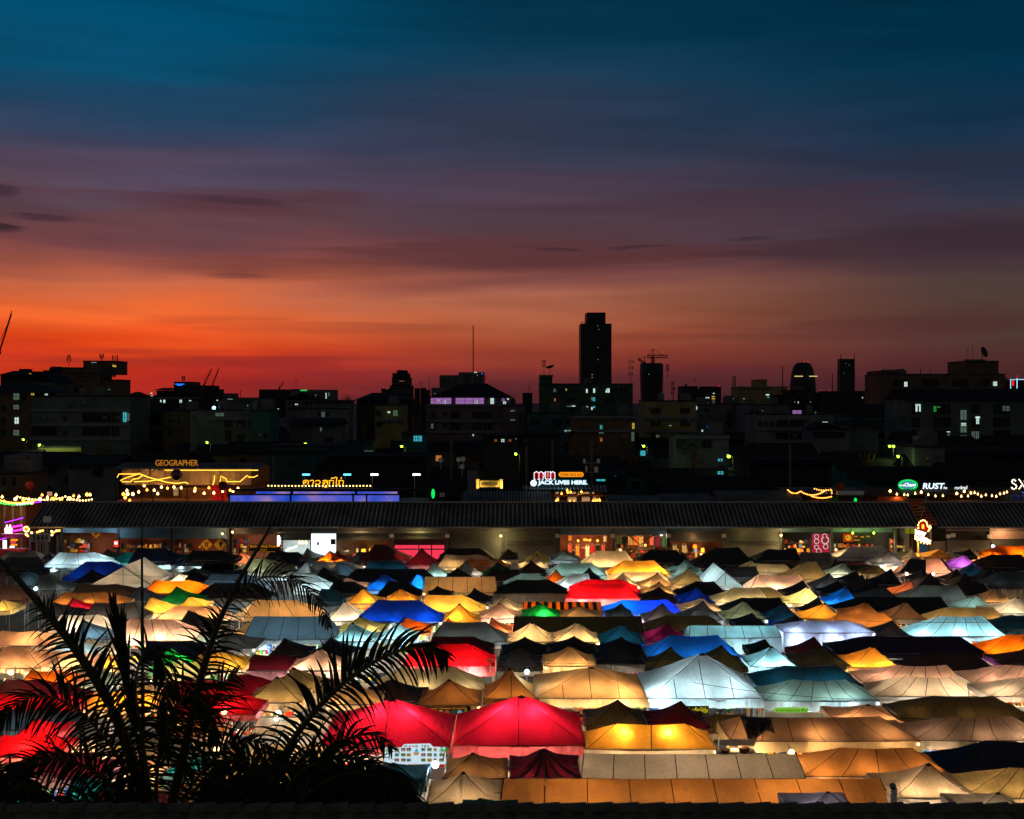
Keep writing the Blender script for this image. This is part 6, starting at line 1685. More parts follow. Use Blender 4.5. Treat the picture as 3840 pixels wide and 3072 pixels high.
B('K', 'skyscraper', 'tallest tower with a narrow crown, flared brim and red beacons', [(600, 848, 182), (648, 800, 92, 184)], 1500, 'glass', None, 44, bands=[(592, 648, 170), (795, 855, 184)], dark=[(728, 195 + 6, 10, 5, 1, 28, 1, 16), (665, 640, 14, 5, 1, 1, 1, 1), (818, 230, 16, 24, 1, 14, 1, 29)], lit=[(733, 196, 5, 4, 't'), (743, 225, 5, 4, 't'), (688, 590, 6, 5, 'y'), (688, 614, 6, 5, 'y'), (734, 372, 5, 4, 't'), (736, 470, 5, 4, 't')], beacons=[(652, 84), (688, 88), (729, 87), (743, 81), (797, 102)], cat='skyscraper')
m = MB()
t = empty('round_tower', W(1900 + 1183 / 2.156, 1500, 1010) * 1, 'unfinished round tower with a hammerhead crane on top', 'tower'); t.location.z = 0
cx_, cz_ = WX(pz('K', 1183, 0)[0], 1010), 0
rr = 95 / 2.156 * 1010 / F
zt = WZ(pz('K', 0, 508)[1], 1010)
m.lathe((cx_, 1010 + rr, 0), [(rr * .92, 0), (rr * .93, zt * .35), (rr, zt * .85), (rr, zt), (rr * .9, zt + 1), (0, zt + 1)], 32); m.build('wall', CW['glass'], t, smooth=True)
m = MB()
for k in range(14): m.box(cx_ - rr * .5, cx_ + rr * .5, 1009.2, 1009.6, zt - 4 - k * 6, zt - 3.4 - k * 6)
m.build('ledge', CW['dark'], t)
add_box(t, 'lit_window', WE['t'], *pz('K', 1148, 588), *pz('K', 1153, 593), 1008)
def crane(zn, mast, jib, D, lab, r=.5):
    m = MB(); a = [W(*pz(zn, *p), D) for p in mast]; b = [W(*pz(zn, *p), D) for p in jib]
    for s in (-1, 1):
        m.tube([p + Vector((s * r, 0, 0)) for p in a], r * .3, 4); m.tube([p + Vector((0, 0, s * r)) for p in b], r * .3, 4)
    for A_ in (a, b):
        n = 12
        for k in range(n):
            p = A_[0].lerp(A_[-1], k / n); q = A_[0].lerp(A_[-1], (k + 1) / n); o_ = Vector((r, 0, 0)) if A_ is a else Vector((0, 0, r))
            m.tube([p + o_ * (1 if k % 2 else -1), q - o_ * (1 if k % 2 else -1)], r * .2, 4)
    top = a[-1] + Vector((0, 0, r * 6)); m.tube([a[-1], top], r * .3, 4); m.tube([top, b[0]], r * .15, 4); m.tube([top, b[-1].lerp(b[0], .2)], r * .15, 4)
    return tag(m.build('tower_crane', M_dark), lab, 'crane')
crane('K', [(1182, 505), (1182, 450)], [(1135, 447), (1305, 446)], 1000, 'flat jib crane standing on the unfinished round tower', 1.2)
crane('K', [(1120, 510), (1116, 495)], [(1120, 508), (1062, 465)], 990, 'short slanted crane at the left rim of the round tower', 1.0)
crane('I', [(-8, 430), (-6, 405)], [(-6, 415), (95, 90)], 600, 'big lattice crane boom leaning in at the left edge', .8)
crane('I', [(1650, 690), (1650, 672)], [(1650, 680), (1712, 545)], 1050, 'left of two thin slanted cranes on the left horizon', .8)
crane('I', [(1716, 700), (1716, 684)], [(1716, 690), (1770, 540)], 1050, 'right of two thin slanted cranes on the left horizon', .8)
crane('J', [(210, 712), (210, 695)], [(212, 705), (248, 652)], 1140, 'tiny slanted crane on the flat slab block', .6)
B('K', 'apartment_block', 'olive framed three storey block with blind windows', [(1115, 1535, 810)], 272, 'yellow', None, 12, bands=[(1115, 1535, 940), (1115, 1535, 1046)], dark=[(1168, 865, 76, 42, 1, 3, 1, 98), (1405, 865, 76, 42, 1, 3, 1, 98)], lit=[(1208, 1080, 26, 22, 'd'), (1534, 850, 5, 26, 'w'), (1312, 1004, 20, 4, 't')])
for x in (1115, 1280, 1370, 1528): pass
B('K', 'apartment_block', 'brown framed block with lit stair windows in the centre', [(535, 1035, 928)], 254, 'brown', None, 10, bands=[(535, 1035, 932), (535, 1035, 1042)], dark=[(745, 958, 40, 16, 1, 1, 1, 1)], lit=[(755, 1003, 17, 30, 'c'), (745, 1060, 38, 8, 'd'), (756, 1103, 16, 30, 'o'), (1016, 985, 16, 46, 'y'), (1010, 1050, 20, 80, 'd')])
B('K', 'townhouse', 'teal shophouse with wide dark windows left of the brown framed block', [(165, 545, 908)], 292, 'teal', None, 10, dark=[(190, 950, 80, 46, 1, 1, 1, 1), (370, 950, 80, 46, 2, 1, 98, 1)], lit=[(470, 1042, 58, 14, 'w')])
B('K', 'house', 'low gabled dark house in the centre foreground of the city', [(75, 430, 1080)], 205, 'dark', ('hip', 70, 440, 1038, 1080, 160, 300), 8, dark=[(265, 1105, 55, 30, 1, 1, 1, 1), (140, 1105, 40, 30, 1, 1, 1, 1)])
B('K', 'water_tower', 'louvred rooftop turret with a television aerial', [(130, 208, 750)], 330, 'dark', ('hip', 122, 212, 740, 752, 150, 190), 4, cat='tower')
B('K', 'townhouse', 'mauve block with pale yellow stripes left of the chimney tower', [(-30, 150, 850)], 300, 'mauve', None, 10, lit=[(30, 880, 38, 12, 'd'), (30, 955, 38, 10, 'd')], dark=[(100, 900, 20, 60, 1, 1, 1, 1)])
B('K', 'tower_block', 'distant block with lit stair column and twin red beacons', [(1420, 1545, 690), (1597, 1735, 692), (1545, 1600, 712)], 720, 'dark', None, 20, lit=[(1608, 776, 12, 8, 'w'), (1626, 776, 12, 8, 'w'), (1658, 768, 24, 7, 'y'), (1658, 786, 26, 6, 'y'), (1668, 742, 12, 7, 'w'), (1606, 824, 14, 7, 'w'), (1622, 822, 12, 9, 'w'), (1660, 804, 24, 6, 'd'), (1660, 820, 26, 7, 'd')], beacons=[(1707, 687), (1719, 687)])
B('K', 'office_block', 'distant beige terraced block with a rooftop turret', [(1870, 2270, 692), (2040, 2106, 634, 694)], 920, 'yellow', None, 30, dark=[(1885, 704, 18, 12, 9, 1, 30, 1)], lit=[(2096, 752, 26, 10, 'w'), (2108, 774, 14, 6, 'c')])
B('K', 'townhouse', 'blue grey townhouse with faint windows right of the framed block', [(1548, 1665, 845)], 290, 'blue', None, 8, dark=[(1600, 865, 26, 30, 1, 1, 1, 1), (1570, 915, 18, 30, 2, 1, 60, 1)], lit=[(1622, 1008, 22, 10, 'b'), (1576, 1040, 10, 14, 'w')])
B('K', 'townhouse', 'tall narrow shophouse with white bay right of centre', [(1660, 1900, 832)], 330, 'mauve', None, 8, dark=[(1780, 895, 36, 50, 1, 2, 1, 62), (1836, 880, 50, 75, 1, 1, 1, 1)], lit=[(1915, 786, 6, 5, 'w'), (1832, 786, 5, 4, 't')])
B('K', 'townhouse', 'dark terraced houses in the right middle', [(1900, 2290, 838)], 320, 'grey', None, 10, dark=[(1970, 880, 26, 40, 2, 1, 50, 1), (1950, 960, 30, 40, 7, 2, 46, 70)])
B('K', 'house', 'pale flat house with one barred window right of the centre trees', [(1365, 1795, 1098)], 192, 'white', None, 8, bands=[(1355, 1800, 1092)], dark=[(1580, 1120, 76, 64, 1, 1, 1, 1), (1370, 1100, 72, 90, 1, 1, 1, 1)])
# L zone
t = empty('dome_tower', (WX(pz('L', 395, 0)[0], 1250), 1250, 0), 'egg shaped glass tower with a lit ring and two red beacons', 'tower')
m = MB(); cx_ = t.location.x; rr = 108 / 2.156 * 1250 / F; zt = WZ(pz('L', 0, 490)[1], 1250); zb = WZ(pz('L', 0, 820)[1], 1250)
prof = [(rr * .97, 0), (rr * 1.0, zb)]
for k in range(11):
    a = k / 10 * math.pi / 2; prof.append((rr * math.cos(a) ** .46 if k < 10 else 0.01, zb + (zt - zb) * math.sin(a)))
m.lathe((cx_, 1250 + rr, 0), prof, 40); m.build('wall', CW['glass'], t, smooth=True)
for a, b in ((300, 368), (420, 486)): add_box(t, 'lit_window', emis('ring_window', (255, 225, 140), .8), *pz('L', a, 603), *pz('L', b, 610), 1249)
for k in range(6): add_box(t, 'lit_window', WE['t'], *pz('L', 330 + k * 24, 808 + (k % 3) * 4), *pz('L', 338 + k * 24, 812 + (k % 3) * 4), 1249)
for x in (375, 410):
    m = MB(); m.ball(W(*pz('L', x, 487), 1250), .4, 6, 4); m.v = m.v; m.build('beacon', WE['r'], t)
B('L', 'skyscraper', 'square dark tower with two masts and red beacons on the right horizon', [(670, 788, 468), (668, 790, 560)], 1350, 'glass', None, 12, dark=[(680, 490, 100, 4, 1, 20, 1, 13)], beacons=[(674, 449), (783, 441)], lit=[(712, 502, 4, 3, 't'), (740, 515, 4, 3, 't'), (700, 580, 4, 3, 't')], cat='skyscraper')
for x in (674, 785): pole_thing('mast', 'left mast on the square dark tower' if x < 700 else 'right mast on the square dark tower', 'mast', 'L', [(x, 468), (x, 428)], 1345, .5)
B('L', 'apartment_block', 'low distant roofscape between egg tower and long dark block', [(550, 945, 752), (555, 690, 730, 754), (790, 878, 728, 754)], 820, 'dark', None, 20, beacons=[(583, 720), (517, 717)], lit=[(846, 776, 8, 8, 'w')])
B('L', 'apartment_block', 'dark rooftops in front of the egg tower', [(258, 415, 722), (165, 300, 760), (500, 530, 740)], 620, 'dark', None, 16, lit=[(328, 812, 6, 12, 'w'), (298, 812, 8, 4, 't'), (70, 752, 14, 6, 'w'), (135, 792, 8, 12, 'w'), (112, 826, 8, 5, 'w')])
B('L', 'apartment_block', 'long dark flat roofed block with dish and aerials at the right', [(990, 2003, 592), (1005, 1140, 566, 594), (1682, 1955, 487, 594)], 425, 'brown', None, 18, bands=[(1005, 1165, 556), (1675, 1840, 474)], dark=[(1100, 632, 60, 56, 2, 2, 66, 100), (1330, 630, 66, 58, 2, 1, 70, 1), (1575, 630, 64, 58, 2, 1, 70, 1), (1820, 632, 56, 56, 1, 1, 1, 1)], lit=[(1188, 652, 24, 38, 'w'), (1908, 650, 28, 34, 'w'), (1900, 658, 8, 20, 'd')])
B('L', 'apartment_block', 'long pale gabled apartment block with lit glass brick stair at the right', [(1178, 2330, 800)], 282, 'blue', ('gable', 1178, 2340, 708, 798, 1215, 2300), 14, dark=[(1248, 832, 68, 82, 1, 3, 1, 104), (1425, 830, 66, 82, 2, 3, 71, 104), (1728, 830, 70, 82, 1, 3, 1, 104), (1908, 830, 64, 82, 2, 3, 70, 104)], lit=[(1278, 832, 40, 16, 'w'), (1280, 850, 12, 42, 'w'), (1308, 850, 10, 42, 'w'), (1427, 848, 17, 46, 'g'), (1455, 850, 22, 12, 'd'), (1643, 880, 46, 78, 'd'), (1643, 982, 46, 78, 'd'), (1643, 1085, 46, 44, 'd'), (1648, 984, 36, 22, 'w'), (1763, 932, 34, 14, 'w'), (1770, 948, 20, 44, 'w'), (1733, 1052, 22, 60, 'd'), (1765, 1052, 24, 60, 'd'), (1985, 846, 18, 40, 'd'), (2015, 846, 20, 42, 'd'), (1532, 1053, 24, 6, 'w'), (1538, 1070, 16, 40, 'd')])
B('L', 'tower_block', 'distant block framed in pale neon at the right edge', [(2045, 2330, 640)], 720, 'dark', None, 20, lit=[(2045, 630, 5, 76, 'n'), (2096, 622, 6, 82, 'n'), (2050, 632, 46, 4, 'n'), (2104, 630, 220, 5, 'n'), (2062, 642, 12, 40, 'r')], beacons=[(2101, 605)])
B('L', 'townhouse', 'terraced block with thin white lit ledges right of centre', [(650, 1172, 990), (670, 1135, 905)], 302, 'teal', ('gable', 660, 1150, 835, 905, 700, 1060), 10, bands=[(672, 1120, 908), (650, 1170, 950), (650, 1168, 990), (975, 1165, 1118)], dark=[(1040, 1015, 70, 40, 1, 1, 1, 1), (655, 1010, 66, 30, 1, 1, 1, 1), (980, 1060, 180, 50, 1, 1, 1, 1)])
B('L', 'house', 'blue grey hip roofed house with two framed windows', [(735, 978, 1002)], 242, 'blue', ('hip', 725, 1000, 942, 1002, 820, 900), 8, dark=[(755, 1013, 44, 38, 2, 1, 168, 1)])
B('L', 'house', 'gabled house with a broad dark porch', [(440, 748, 1045)], 236, 'grey', ('front', 430, 720, 975, 1045, 530, 560), 8, dark=[(450, 1055, 260, 50, 1, 1, 1, 1)], lit=[(528, 975, 40, 4, 'w')])
B('L', 'townhouse', 'three storey pale shophouses with balconies left of the gabled house', [(-30, 612, 918)], 262, 'white', None, 10, bands=[(-30, 612, 1030)], dark=[(150, 958, 100, 54, 1, 2, 1, 102), (262, 958, 110, 54, 1, 2, 1, 102), (385, 962, 32, 16, 1, 2, 1, 102), (10, 970, 26, 40, 3, 1, 46, 1)], lit=[(285, 882, 70, 28, 'p'), (466, 892, 7, 16, 'd'), (38, 882, 7, 5, 'o')])
B('Q', 'house', 'dim concrete wall house with one pale window at the right', [(1270, 1515, 65)], 170, 'grey', None, 8, dark=[(1380, 225, 40, 20, 2, 1, 80, 1)])
B('Q', 'house', 'low dark house with a greenish window at the far right', [(1515, 2300, 120)], 175, 'dark', ('gable', 1500, 2320, 70, 125, 1600, 2200), 8, lit=[(1726, 168, 72, 40, 'd'), (1596, 172, 18, 16, 'd'), (350, 230, 46, 74, 'c')])
B('Q', 'warehouse', 'wide black shed roof behind the right hand bars', [(-60, 600, 180)], 150, 'dark', ('gable', -80, 620, 120, 190, 0, 500), 10, cat='warehouse')
B('O', 'house', 'black roofed house with faint cyan shutters behind the neon signs', [(650, 960, 300)], 160, 'dark', ('gable', 640, 980, 240, 300, 700, 900), 8, lit=[(725, 318, 34, 14, 'c'), (762, 318, 34, 14, 'c'), (872, 292, 12, 10, 'c')])
B('O', 'house', 'green lit house corner by the bright street lamp', [(1800, 2200, 250)], 165, 'green', ('front', 1840, 2160, 190, 250, 1960, 1990), 8, lit=[(1708, 152, 36, 20, 'c'), (1706, 254, 44, 24, 'c')])
B('N', 'house', 'dark warehouse with an angled roof behind the tube lights', [(600, 1400, 150)], 150, 'dark', ('gable', 560, 1420, 100, 160, 700, 1300), 10)
B('N', 'water_tower', 'grey service box on a dark rooftop left of the plaque', [(1730, 1812, 240)], 130, 'grey', None, 2, cat='service box')

# street lamps and other small lights in the dark quarter
for i, (zn, x, y, D, lab) in enumerate([('I', 318, 1167, 200, 'green street lamp over the lit wall'), ('I', 190, 1122, 215, 'green street lamp at far left before the apartments'), ('I', 1675, 1147, 210, 'green street lamp before the grey flat block'), ('J', 423, 1158, 185, 'bright green street lamp in the left middle'), ('J', 1200, 1178, 190, 'small green street lamp left of centre'), ('J', 2122, 1240, 180, 'green street lamp left of the neon signs'), ('K', 1108, 1175, 190, 'green street lamp right of centre'), ('K', 1795, 1258, 165, 'brightest green street lamp with leafy glow'), ('L', 1070, 1178, 185, 'left of a pair of green street lamps'), ('L', 1102, 1178, 185, 'right of a pair of green street lamps'), ('L', 1138, 1260, 170, 'green street lamp below the pair')]):
    c = W(*pz(zn, x, y), D); t = empty('street_lamp', (c.x, c.y, 0), lab, 'street lamp', 'green street lamps')
    m = MB(); m.tube([(c.x + .6, c.y, 0), (c.x + .6, c.y, c.z), (c.x, c.y, c.z + .3)], .07, 6); m.build('pole', M_dark, t)
    m = MB(); m.box(c.x - .35, c.x + .15, c.y - .1, c.y + .1, c.z + .22, c.z + .32); m.build('head', M_metal, t)
    m = MB(); m.ball(c + Vector((0, -.05, .05)), .26 if 'bright' in lab else .2, 8, 6, sz=.8); m.build('bulb', E_lime, t)
    lamp(c + Vector((0, -.6, -.2)), 140, (.6, 1, .2), .2, 'street_light')
c = W(*pz('I', 1730, 862), 250); t = empty('street_lamp', (c.x, c.y, 0), 'blue white floodlight above the flat block at left', 'street lamp'); m = MB(); m.ball(c, .4, 8, 6); m.build('bulb', emis('flood_blue', (120, 220, 255), 8), t); m = MB(); m.tube([(c.x, c.y + .3, 0), c + Vector((0, .3, 0))], .1, 5); m.build('pole', M_dark, t)
# concrete utility poles
for zn, x, y0, D, lab, y1 in (('N', 163, 130, 150, 'bare concrete pole behind the film wrapped bar', 400), ('N', 1600, 0, 150, 'concrete pole right of the blue roof', 400), ('O', 160, 50, 135, 'left concrete pole behind the neon words', 380), ('O', 370, 0, 140, 'middle concrete pole behind the neon words', 300), ('O', 688, 0, 135, 'right concrete pole carrying loudspeaker arms', 380), ('Q', 267, 40, 140, 'brown pole among the right hand roofs', 420), ('M', 200, 20, 140, 'pole at the far left among dark houses', 400)):
    c0 = W(*pz(zn, x, y0), D); m = MB(); m.box(c0.x - .12, c0.x + .12, D, D + .24, 0, c0.z)
    tag(m.build('utility_pole', plain('pole_concrete', (110, 92, 74), .8)), lab, 'pole', 'utility poles')
D = 134; t = thing('loudspeaker_rack', 2220, 1770, D, 'white box loudspeakers on a cross arm of the right pole', 'antenna rack')
add_box(t, 'arm', M_metal, 2190, 1736, 2250, 1738, D, .1); add_box(t, 'arm', M_metal, 2190, 1770, 2244, 1772, D, .1)
for a, b, y0, y1 in ((2187, 2197, 1722, 1738), (2240, 2250, 1721, 1737), (2230, 2243, 1751, 1772), (2195, 2203, 1748, 1768)): add_box(t, 'speaker', M_white, a, y0, b, y1, D - .1, .3)
for x, y in ((1653, 1725), (1720, 1723), (1737, 1721), (1733, 1750)):
    c = W(x, y, 135); m = MB(); m.lathe((0, 0, 0), [(0.03, 0), (.12, .05), (.3, .12)], 14); m.v = [(c.x + v[0], c.y - v[2], c.z + v[1]) for v in m.v]; m.tube([c, c + Vector((0, .3, -1.2))], .03, 4)
    tag(m.build('horn_dish', M_white), 'small round dish on the dark roof left of the plaque', 'dish', 'small dishes on the dark roof')

# rooftop antennas
def cell_antenna(zn, x, y0, y1, D, lab, panels=3, arm=14):
    b = W(*pz(zn, x, y1), D); top = W(*pz(zn, x, y0), D); u = D / F / 2.156
    t = empty('cell_antenna', b, lab, 'antenna')
    m = MB(); m.tube([b, top], 2.0 * u, 5)
    for k in range(6): z = b.z + (top.z - b.z) * (k + .5) / 6; m.tube([(b.x - 5 * u, D, z), (b.x + 5 * u, D, z)], .7 * u, 4)
    m.build('mast', M_dark, t)
    rng = random.Random(x)
    for k in range(panels):
        for s in (-1, 1):
            zz = top.z - (top.z - b.z) * (.08 + .24 * k); xx = b.x + s * rng.uniform(.5, 1) * arm * u
            m = MB(); m.box(xx - 3.2 * u, xx + 3.2 * u, D - 2 * u, D + 2 * u, zz - 22 * u, zz + 6 * u); m.tube([(b.x, D, zz - 6 * u), (xx, D, zz - 6 * u)], 1 * u, 4); m.build('panel', M_dark, t)
    return t
cell_antenna('I', 557, 430, 545, 335, 'slanted cell antenna cluster left on the stepped beige block', 2, 16)
cell_antenna('I', 822, 424, 490, 334, 'cell antennas in the middle of the stepped beige block', 2, 14)
cell_antenna('I', 930, 434, 520, 334, 'cell antennas at the right corner of the stepped beige block', 2, 22)
cell_antenna('I', 1482, 605, 652, 1240, 'antenna cluster on the blue sign tower', 2, 16)
cell_antenna('K', 1004, 466, 670, 344, 'tall cell antenna mast at the right end of the green block', 3, 20)
cell_antenna('K', 1300, 508, 620, 400, 'cell antenna beside the round tower rim', 2, 14)
cell_antenna('K', 1343, 645, 805, 300, 'spiky antenna mast on the olive framed block', 3, 14)
cell_antenna('K', 1841, 603, 715, 420, 'cell antenna mast left of the beige terraced block', 3, 14)
cell_antenna('K', 302, 470, 600, 344, 'antenna mast on the chimney tower beside the dish', 2, 12)
def aerial(zn, x, y0, y1, D, lab, bars=4):
    b = W(*pz(zn, x, y1), D); top = W(*pz(zn, x, y0), D); u = D / F / 2.156; m = MB(); m.tube([b, top], 1.0 * u, 4)
    for k in range(bars): z = top.z - k * 9 * u; m.tube([(b.x - (22 - k * 4) * u, D, z), (b.x + (22 - k * 4) * u, D, z)], .8 * u, 4)
    tag(m.build('television_aerial', M_dark), lab, 'aerial')
aerial('K', 180, 682, 742, 330, 'television aerial on the louvred turret'); aerial('J', 1357, 650, 706, 520, 'television aerial on the rooftop tanks'); aerial('K', 1523, 620, 690, 700, 'wide aerial over the block with twin beacons')
aerial('L', 1700, 380, 474, 424, 'branching aerial beside the big dish', 5); aerial('L', 872, 655, 728, 815, 'aerial right of the square dark tower'); aerial('J', 345, 640, 712, 930, 'aerial behind the green sign', 2)
for zn, x, y0, y1, D, r, lab in (('J', 1778, 195, 575, 1150, .55, 'very tall needle mast on the distant office block'), ('L', 204, 525, 760, 600, .25, 'thin mast left of the egg tower'), ('L', 607, 588, 735, 800, .3, 'thin mast right of the egg tower'), ('L', 659, 556, 730, 800, .3, 'thin mast close to the square dark tower'), ('L', 1741, 345, 474, 424, .08, 'thin mast between branching aerial and big dish'), ('L', 1320, 545, 592, 424, .15, 'stub mast on the long dark block'), ('L', 1399, 535, 592, 424, .08, 'thin mast on the long dark block'), ('J', 1423, 618, 722, 520, .12, 'thin mast right of the rooftop tanks'), ('I', 1945, 720, 780, 715, .2, 'thin mast on the low white topped block'), ('J', 1878, 600, 660, 1148, .3, 'thin mast right of the distant office block')):
    pole_thing('mast', lab, 'mast', zn, [(x, y1), (x, y0)], D, r)
def dish(zn, x, y, r, D, lab, tilt):
    c = W(*pz(zn, x, y), D); R = r / 2.156 * D / F; t = empty('satellite_dish', c, lab, 'satellite dish')
    m = MB(); m.lathe((0, 0, 0), [(0.01, 0), (R * .4, R * .05), (R * .75, R * .18), (R, R * .34), (R * .98, R * .36), (R * .7, R * .22), (0.01, .06)], 24)
    Rm = Matrix.Rotation(tilt[0], 3, 'X') ; Rz = Matrix.Rotation(tilt[1], 3, 'Y')
    m.v = [tuple(Rz @ (Rm @ Vector(v)) + c) for v in m.v]; m.build('reflector', M_dark, t, smooth=True)
    m = MB(); m.tube([c, c - Vector((R * .2, 0, R * 1.3))], R * .07, 5); m.build('mount', M_dark, t)
dish('K', 353, 540, 36, 345, 'satellite dish facing up on the chimney tower', (math.radians(-15), math.radians(-15)))
dish('L', 1822, 415, 45, 424, 'big upright satellite dish at the right skyline', (math.radians(50), math.radians(60)))

# dark trees in the quarter
M_leafn = plain('foliage_night', (30, 44, 28), .8, .5, 1.5)
def tree(zn, x, y, r, D, lab, seed, sy=1.0):
    rng = random.Random(seed); c = W(*pz(zn, x, y), D); R = r / 2.156 * D / F
    t = empty('tree', (c.x, c.y + R * .3, 0), lab, 'tree', 'dark trees between the houses')
    m = MB(); m.tube([(c.x, c.y, 0), (c.x + .2, c.y, c.z * .5), (c.x, c.y, c.z)], [.35, .28, .12], 6)
    for k in range(5):
        a = rng.uniform(0, 6.28); m.tube([(c.x, c.y, c.z * .6), (c.x + R * .6 * math.cos(a), c.y + R * .6 * math.sin(a), c.z + R * .2 * rng.random())], [.15, .04], 5)
    m.build('trunk', M_wood, t)
    m = MB(); lobes = [(Vector((rng.gauss(0, .4), rng.gauss(0, .4), rng.gauss(0, .35) * sy)) * R, rng.uniform(.3, .55) * R) for _ in range(14)]
    for _ in range(1500):
        lc, lr = rng.choice(lobes); v = Vector((rng.gauss(0, 1), rng.gauss(0, 1), rng.gauss(0, 1))).normalized() * lr * rng.uniform(.7, 1.05)
        p = c + lc + v; s = rng.uniform(.15, .4) * max(.6, R / 6); a = Vector((rng.uniform(-1, 1), rng.uniform(-1, 1), rng.uniform(-.6, .6))) * s; b = Vector((rng.uniform(-1, 1), rng.uniform(-1, 1), rng.uniform(-.6, .6))) * s
        m.poly([p, p + a, p + b])
    m.build('crown', M_leafn, t)
for i, (zn, x, y, r, D, lab) in enumerate([('J', 1290, 930, 120, 250, 'big round tree beside the ochre townhouse'), ('J', 190, 960, 120, 300, 'dark tree left of the gabled roof'), ('K', 400, 1040, 80, 240, 'tree before the teal shophouse'), ('K', 690, 1240, 150, 175, 'broad tree behind the neon words'), ('K', 1500, 1220, 130, 170, 'dark tree left of the bright street lamp'), ('K', 1000, 1240, 120, 180, 'tree under the street lamp right of centre'), ('J', 890, 950, 80, 310, 'tree left of the ochre townhouse'), ('I', 840, 1170, 110, 215, 'bushy tree before the ledged block'), ('I', 1120, 1230, 90, 190, 'low tree behind the film wrapped bar'), ('N', 570, 210, 70, 140, 'small tree right behind the Thai neon'), ('L', 900, 1230, 130, 185, 'tree left of the lamp pair'), ('J', 755, 790, 38, 420, 'small tree against the horizon glow'), ('L', 1800, 1200, 100, 200, 'tree before the glass brick stair'), ('K', 510, 1070, 40, 235, 'small tree lit by a window')]):
    tree(zn, x, y, r, D, lab, i + 40)
# plain dark houses filling the quarter
rng = random.Random(21)
kinds_ = ['grey', 'dark', 'teal', 'brown', 'blue']
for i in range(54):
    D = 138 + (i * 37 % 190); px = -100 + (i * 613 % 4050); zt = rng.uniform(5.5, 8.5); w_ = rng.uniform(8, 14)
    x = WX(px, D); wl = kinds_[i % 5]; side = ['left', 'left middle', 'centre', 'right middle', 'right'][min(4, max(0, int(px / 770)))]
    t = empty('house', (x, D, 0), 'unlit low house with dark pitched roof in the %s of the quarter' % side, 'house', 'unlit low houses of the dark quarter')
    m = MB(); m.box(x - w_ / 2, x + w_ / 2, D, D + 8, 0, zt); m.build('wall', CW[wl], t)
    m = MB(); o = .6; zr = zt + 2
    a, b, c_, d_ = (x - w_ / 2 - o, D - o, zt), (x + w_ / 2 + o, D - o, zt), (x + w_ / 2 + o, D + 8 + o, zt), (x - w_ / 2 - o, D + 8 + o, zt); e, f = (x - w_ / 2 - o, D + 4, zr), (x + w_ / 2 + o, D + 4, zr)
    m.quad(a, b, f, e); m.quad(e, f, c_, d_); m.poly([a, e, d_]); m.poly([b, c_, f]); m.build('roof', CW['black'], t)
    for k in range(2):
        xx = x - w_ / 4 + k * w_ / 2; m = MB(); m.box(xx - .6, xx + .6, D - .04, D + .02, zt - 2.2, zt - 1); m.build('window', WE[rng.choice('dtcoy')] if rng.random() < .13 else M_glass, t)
    if i % 3 == 0: m = MB(); m.tube([(x + 1, D + 4, zt + 1.5), (x + 1, D + 4, zt + 4)], .04, 4); m.tube([(x + .4, D + 4, zt + 3.7), (x + 1.6, D + 4, zt + 3.7)], .03, 4); m.build('roof_aerial', M_dark, t)
# ---------------------------------------------------------------- foreground: tiled roof and palms
M_tile = plain('clay_tile', (78, 76, 72), .6, .4, 5, bump=.3)
t = empty('tiled_roof', (0, 12.5, 0), 'dark clay tiled roof along the bottom edge of the picture', 'roof')
m = MB(); n = 640; x0, x1 = -9.0, 9.0
yr, zr = 14.0, WZ(3034, 14.0)
rows = 6
for j in range(rows):
    ya, yb = yr - j * .32, yr - (j + 1) * .32 - .05
    za, zb = zr - (yr - ya) * .55 - .03, zr - (yr - yb) * .55
    base = len(m.v)
    for i in range(n + 1):
        x = x0 + (x1 - x0) * i / n; ph = 2 * math.pi * x / .27
        h = .045 * (abs(math.sin(ph / 2)) ** .8)
        m.v.append((x, ya, za + h)); m.v.append((x, yb, zb + h + .03)); m.v.append((x, yb, zb + h))
    for i in range(n):
        a = base + i * 3
        m.f.append((a, a + 3, a + 4, a + 1)); m.m.append(0); m.f.append((a + 1, a + 4, a + 5, a + 2)); m.m.append(0)
m.build('tile_slope', M_tile, t)
m = MB()
k = 0; x = x0
while x < x1:
    m.tube([(x, yr, zr - .02), (x + .36, yr, zr + .0)], [.075, .088], 10); x += .33
m.build('ridge_cap', M_tile, t)
m = MB(); m.box(x0, x1, yr + .05, yr + .3, 0, zr - .12); m.build('wall', M_dark, t)

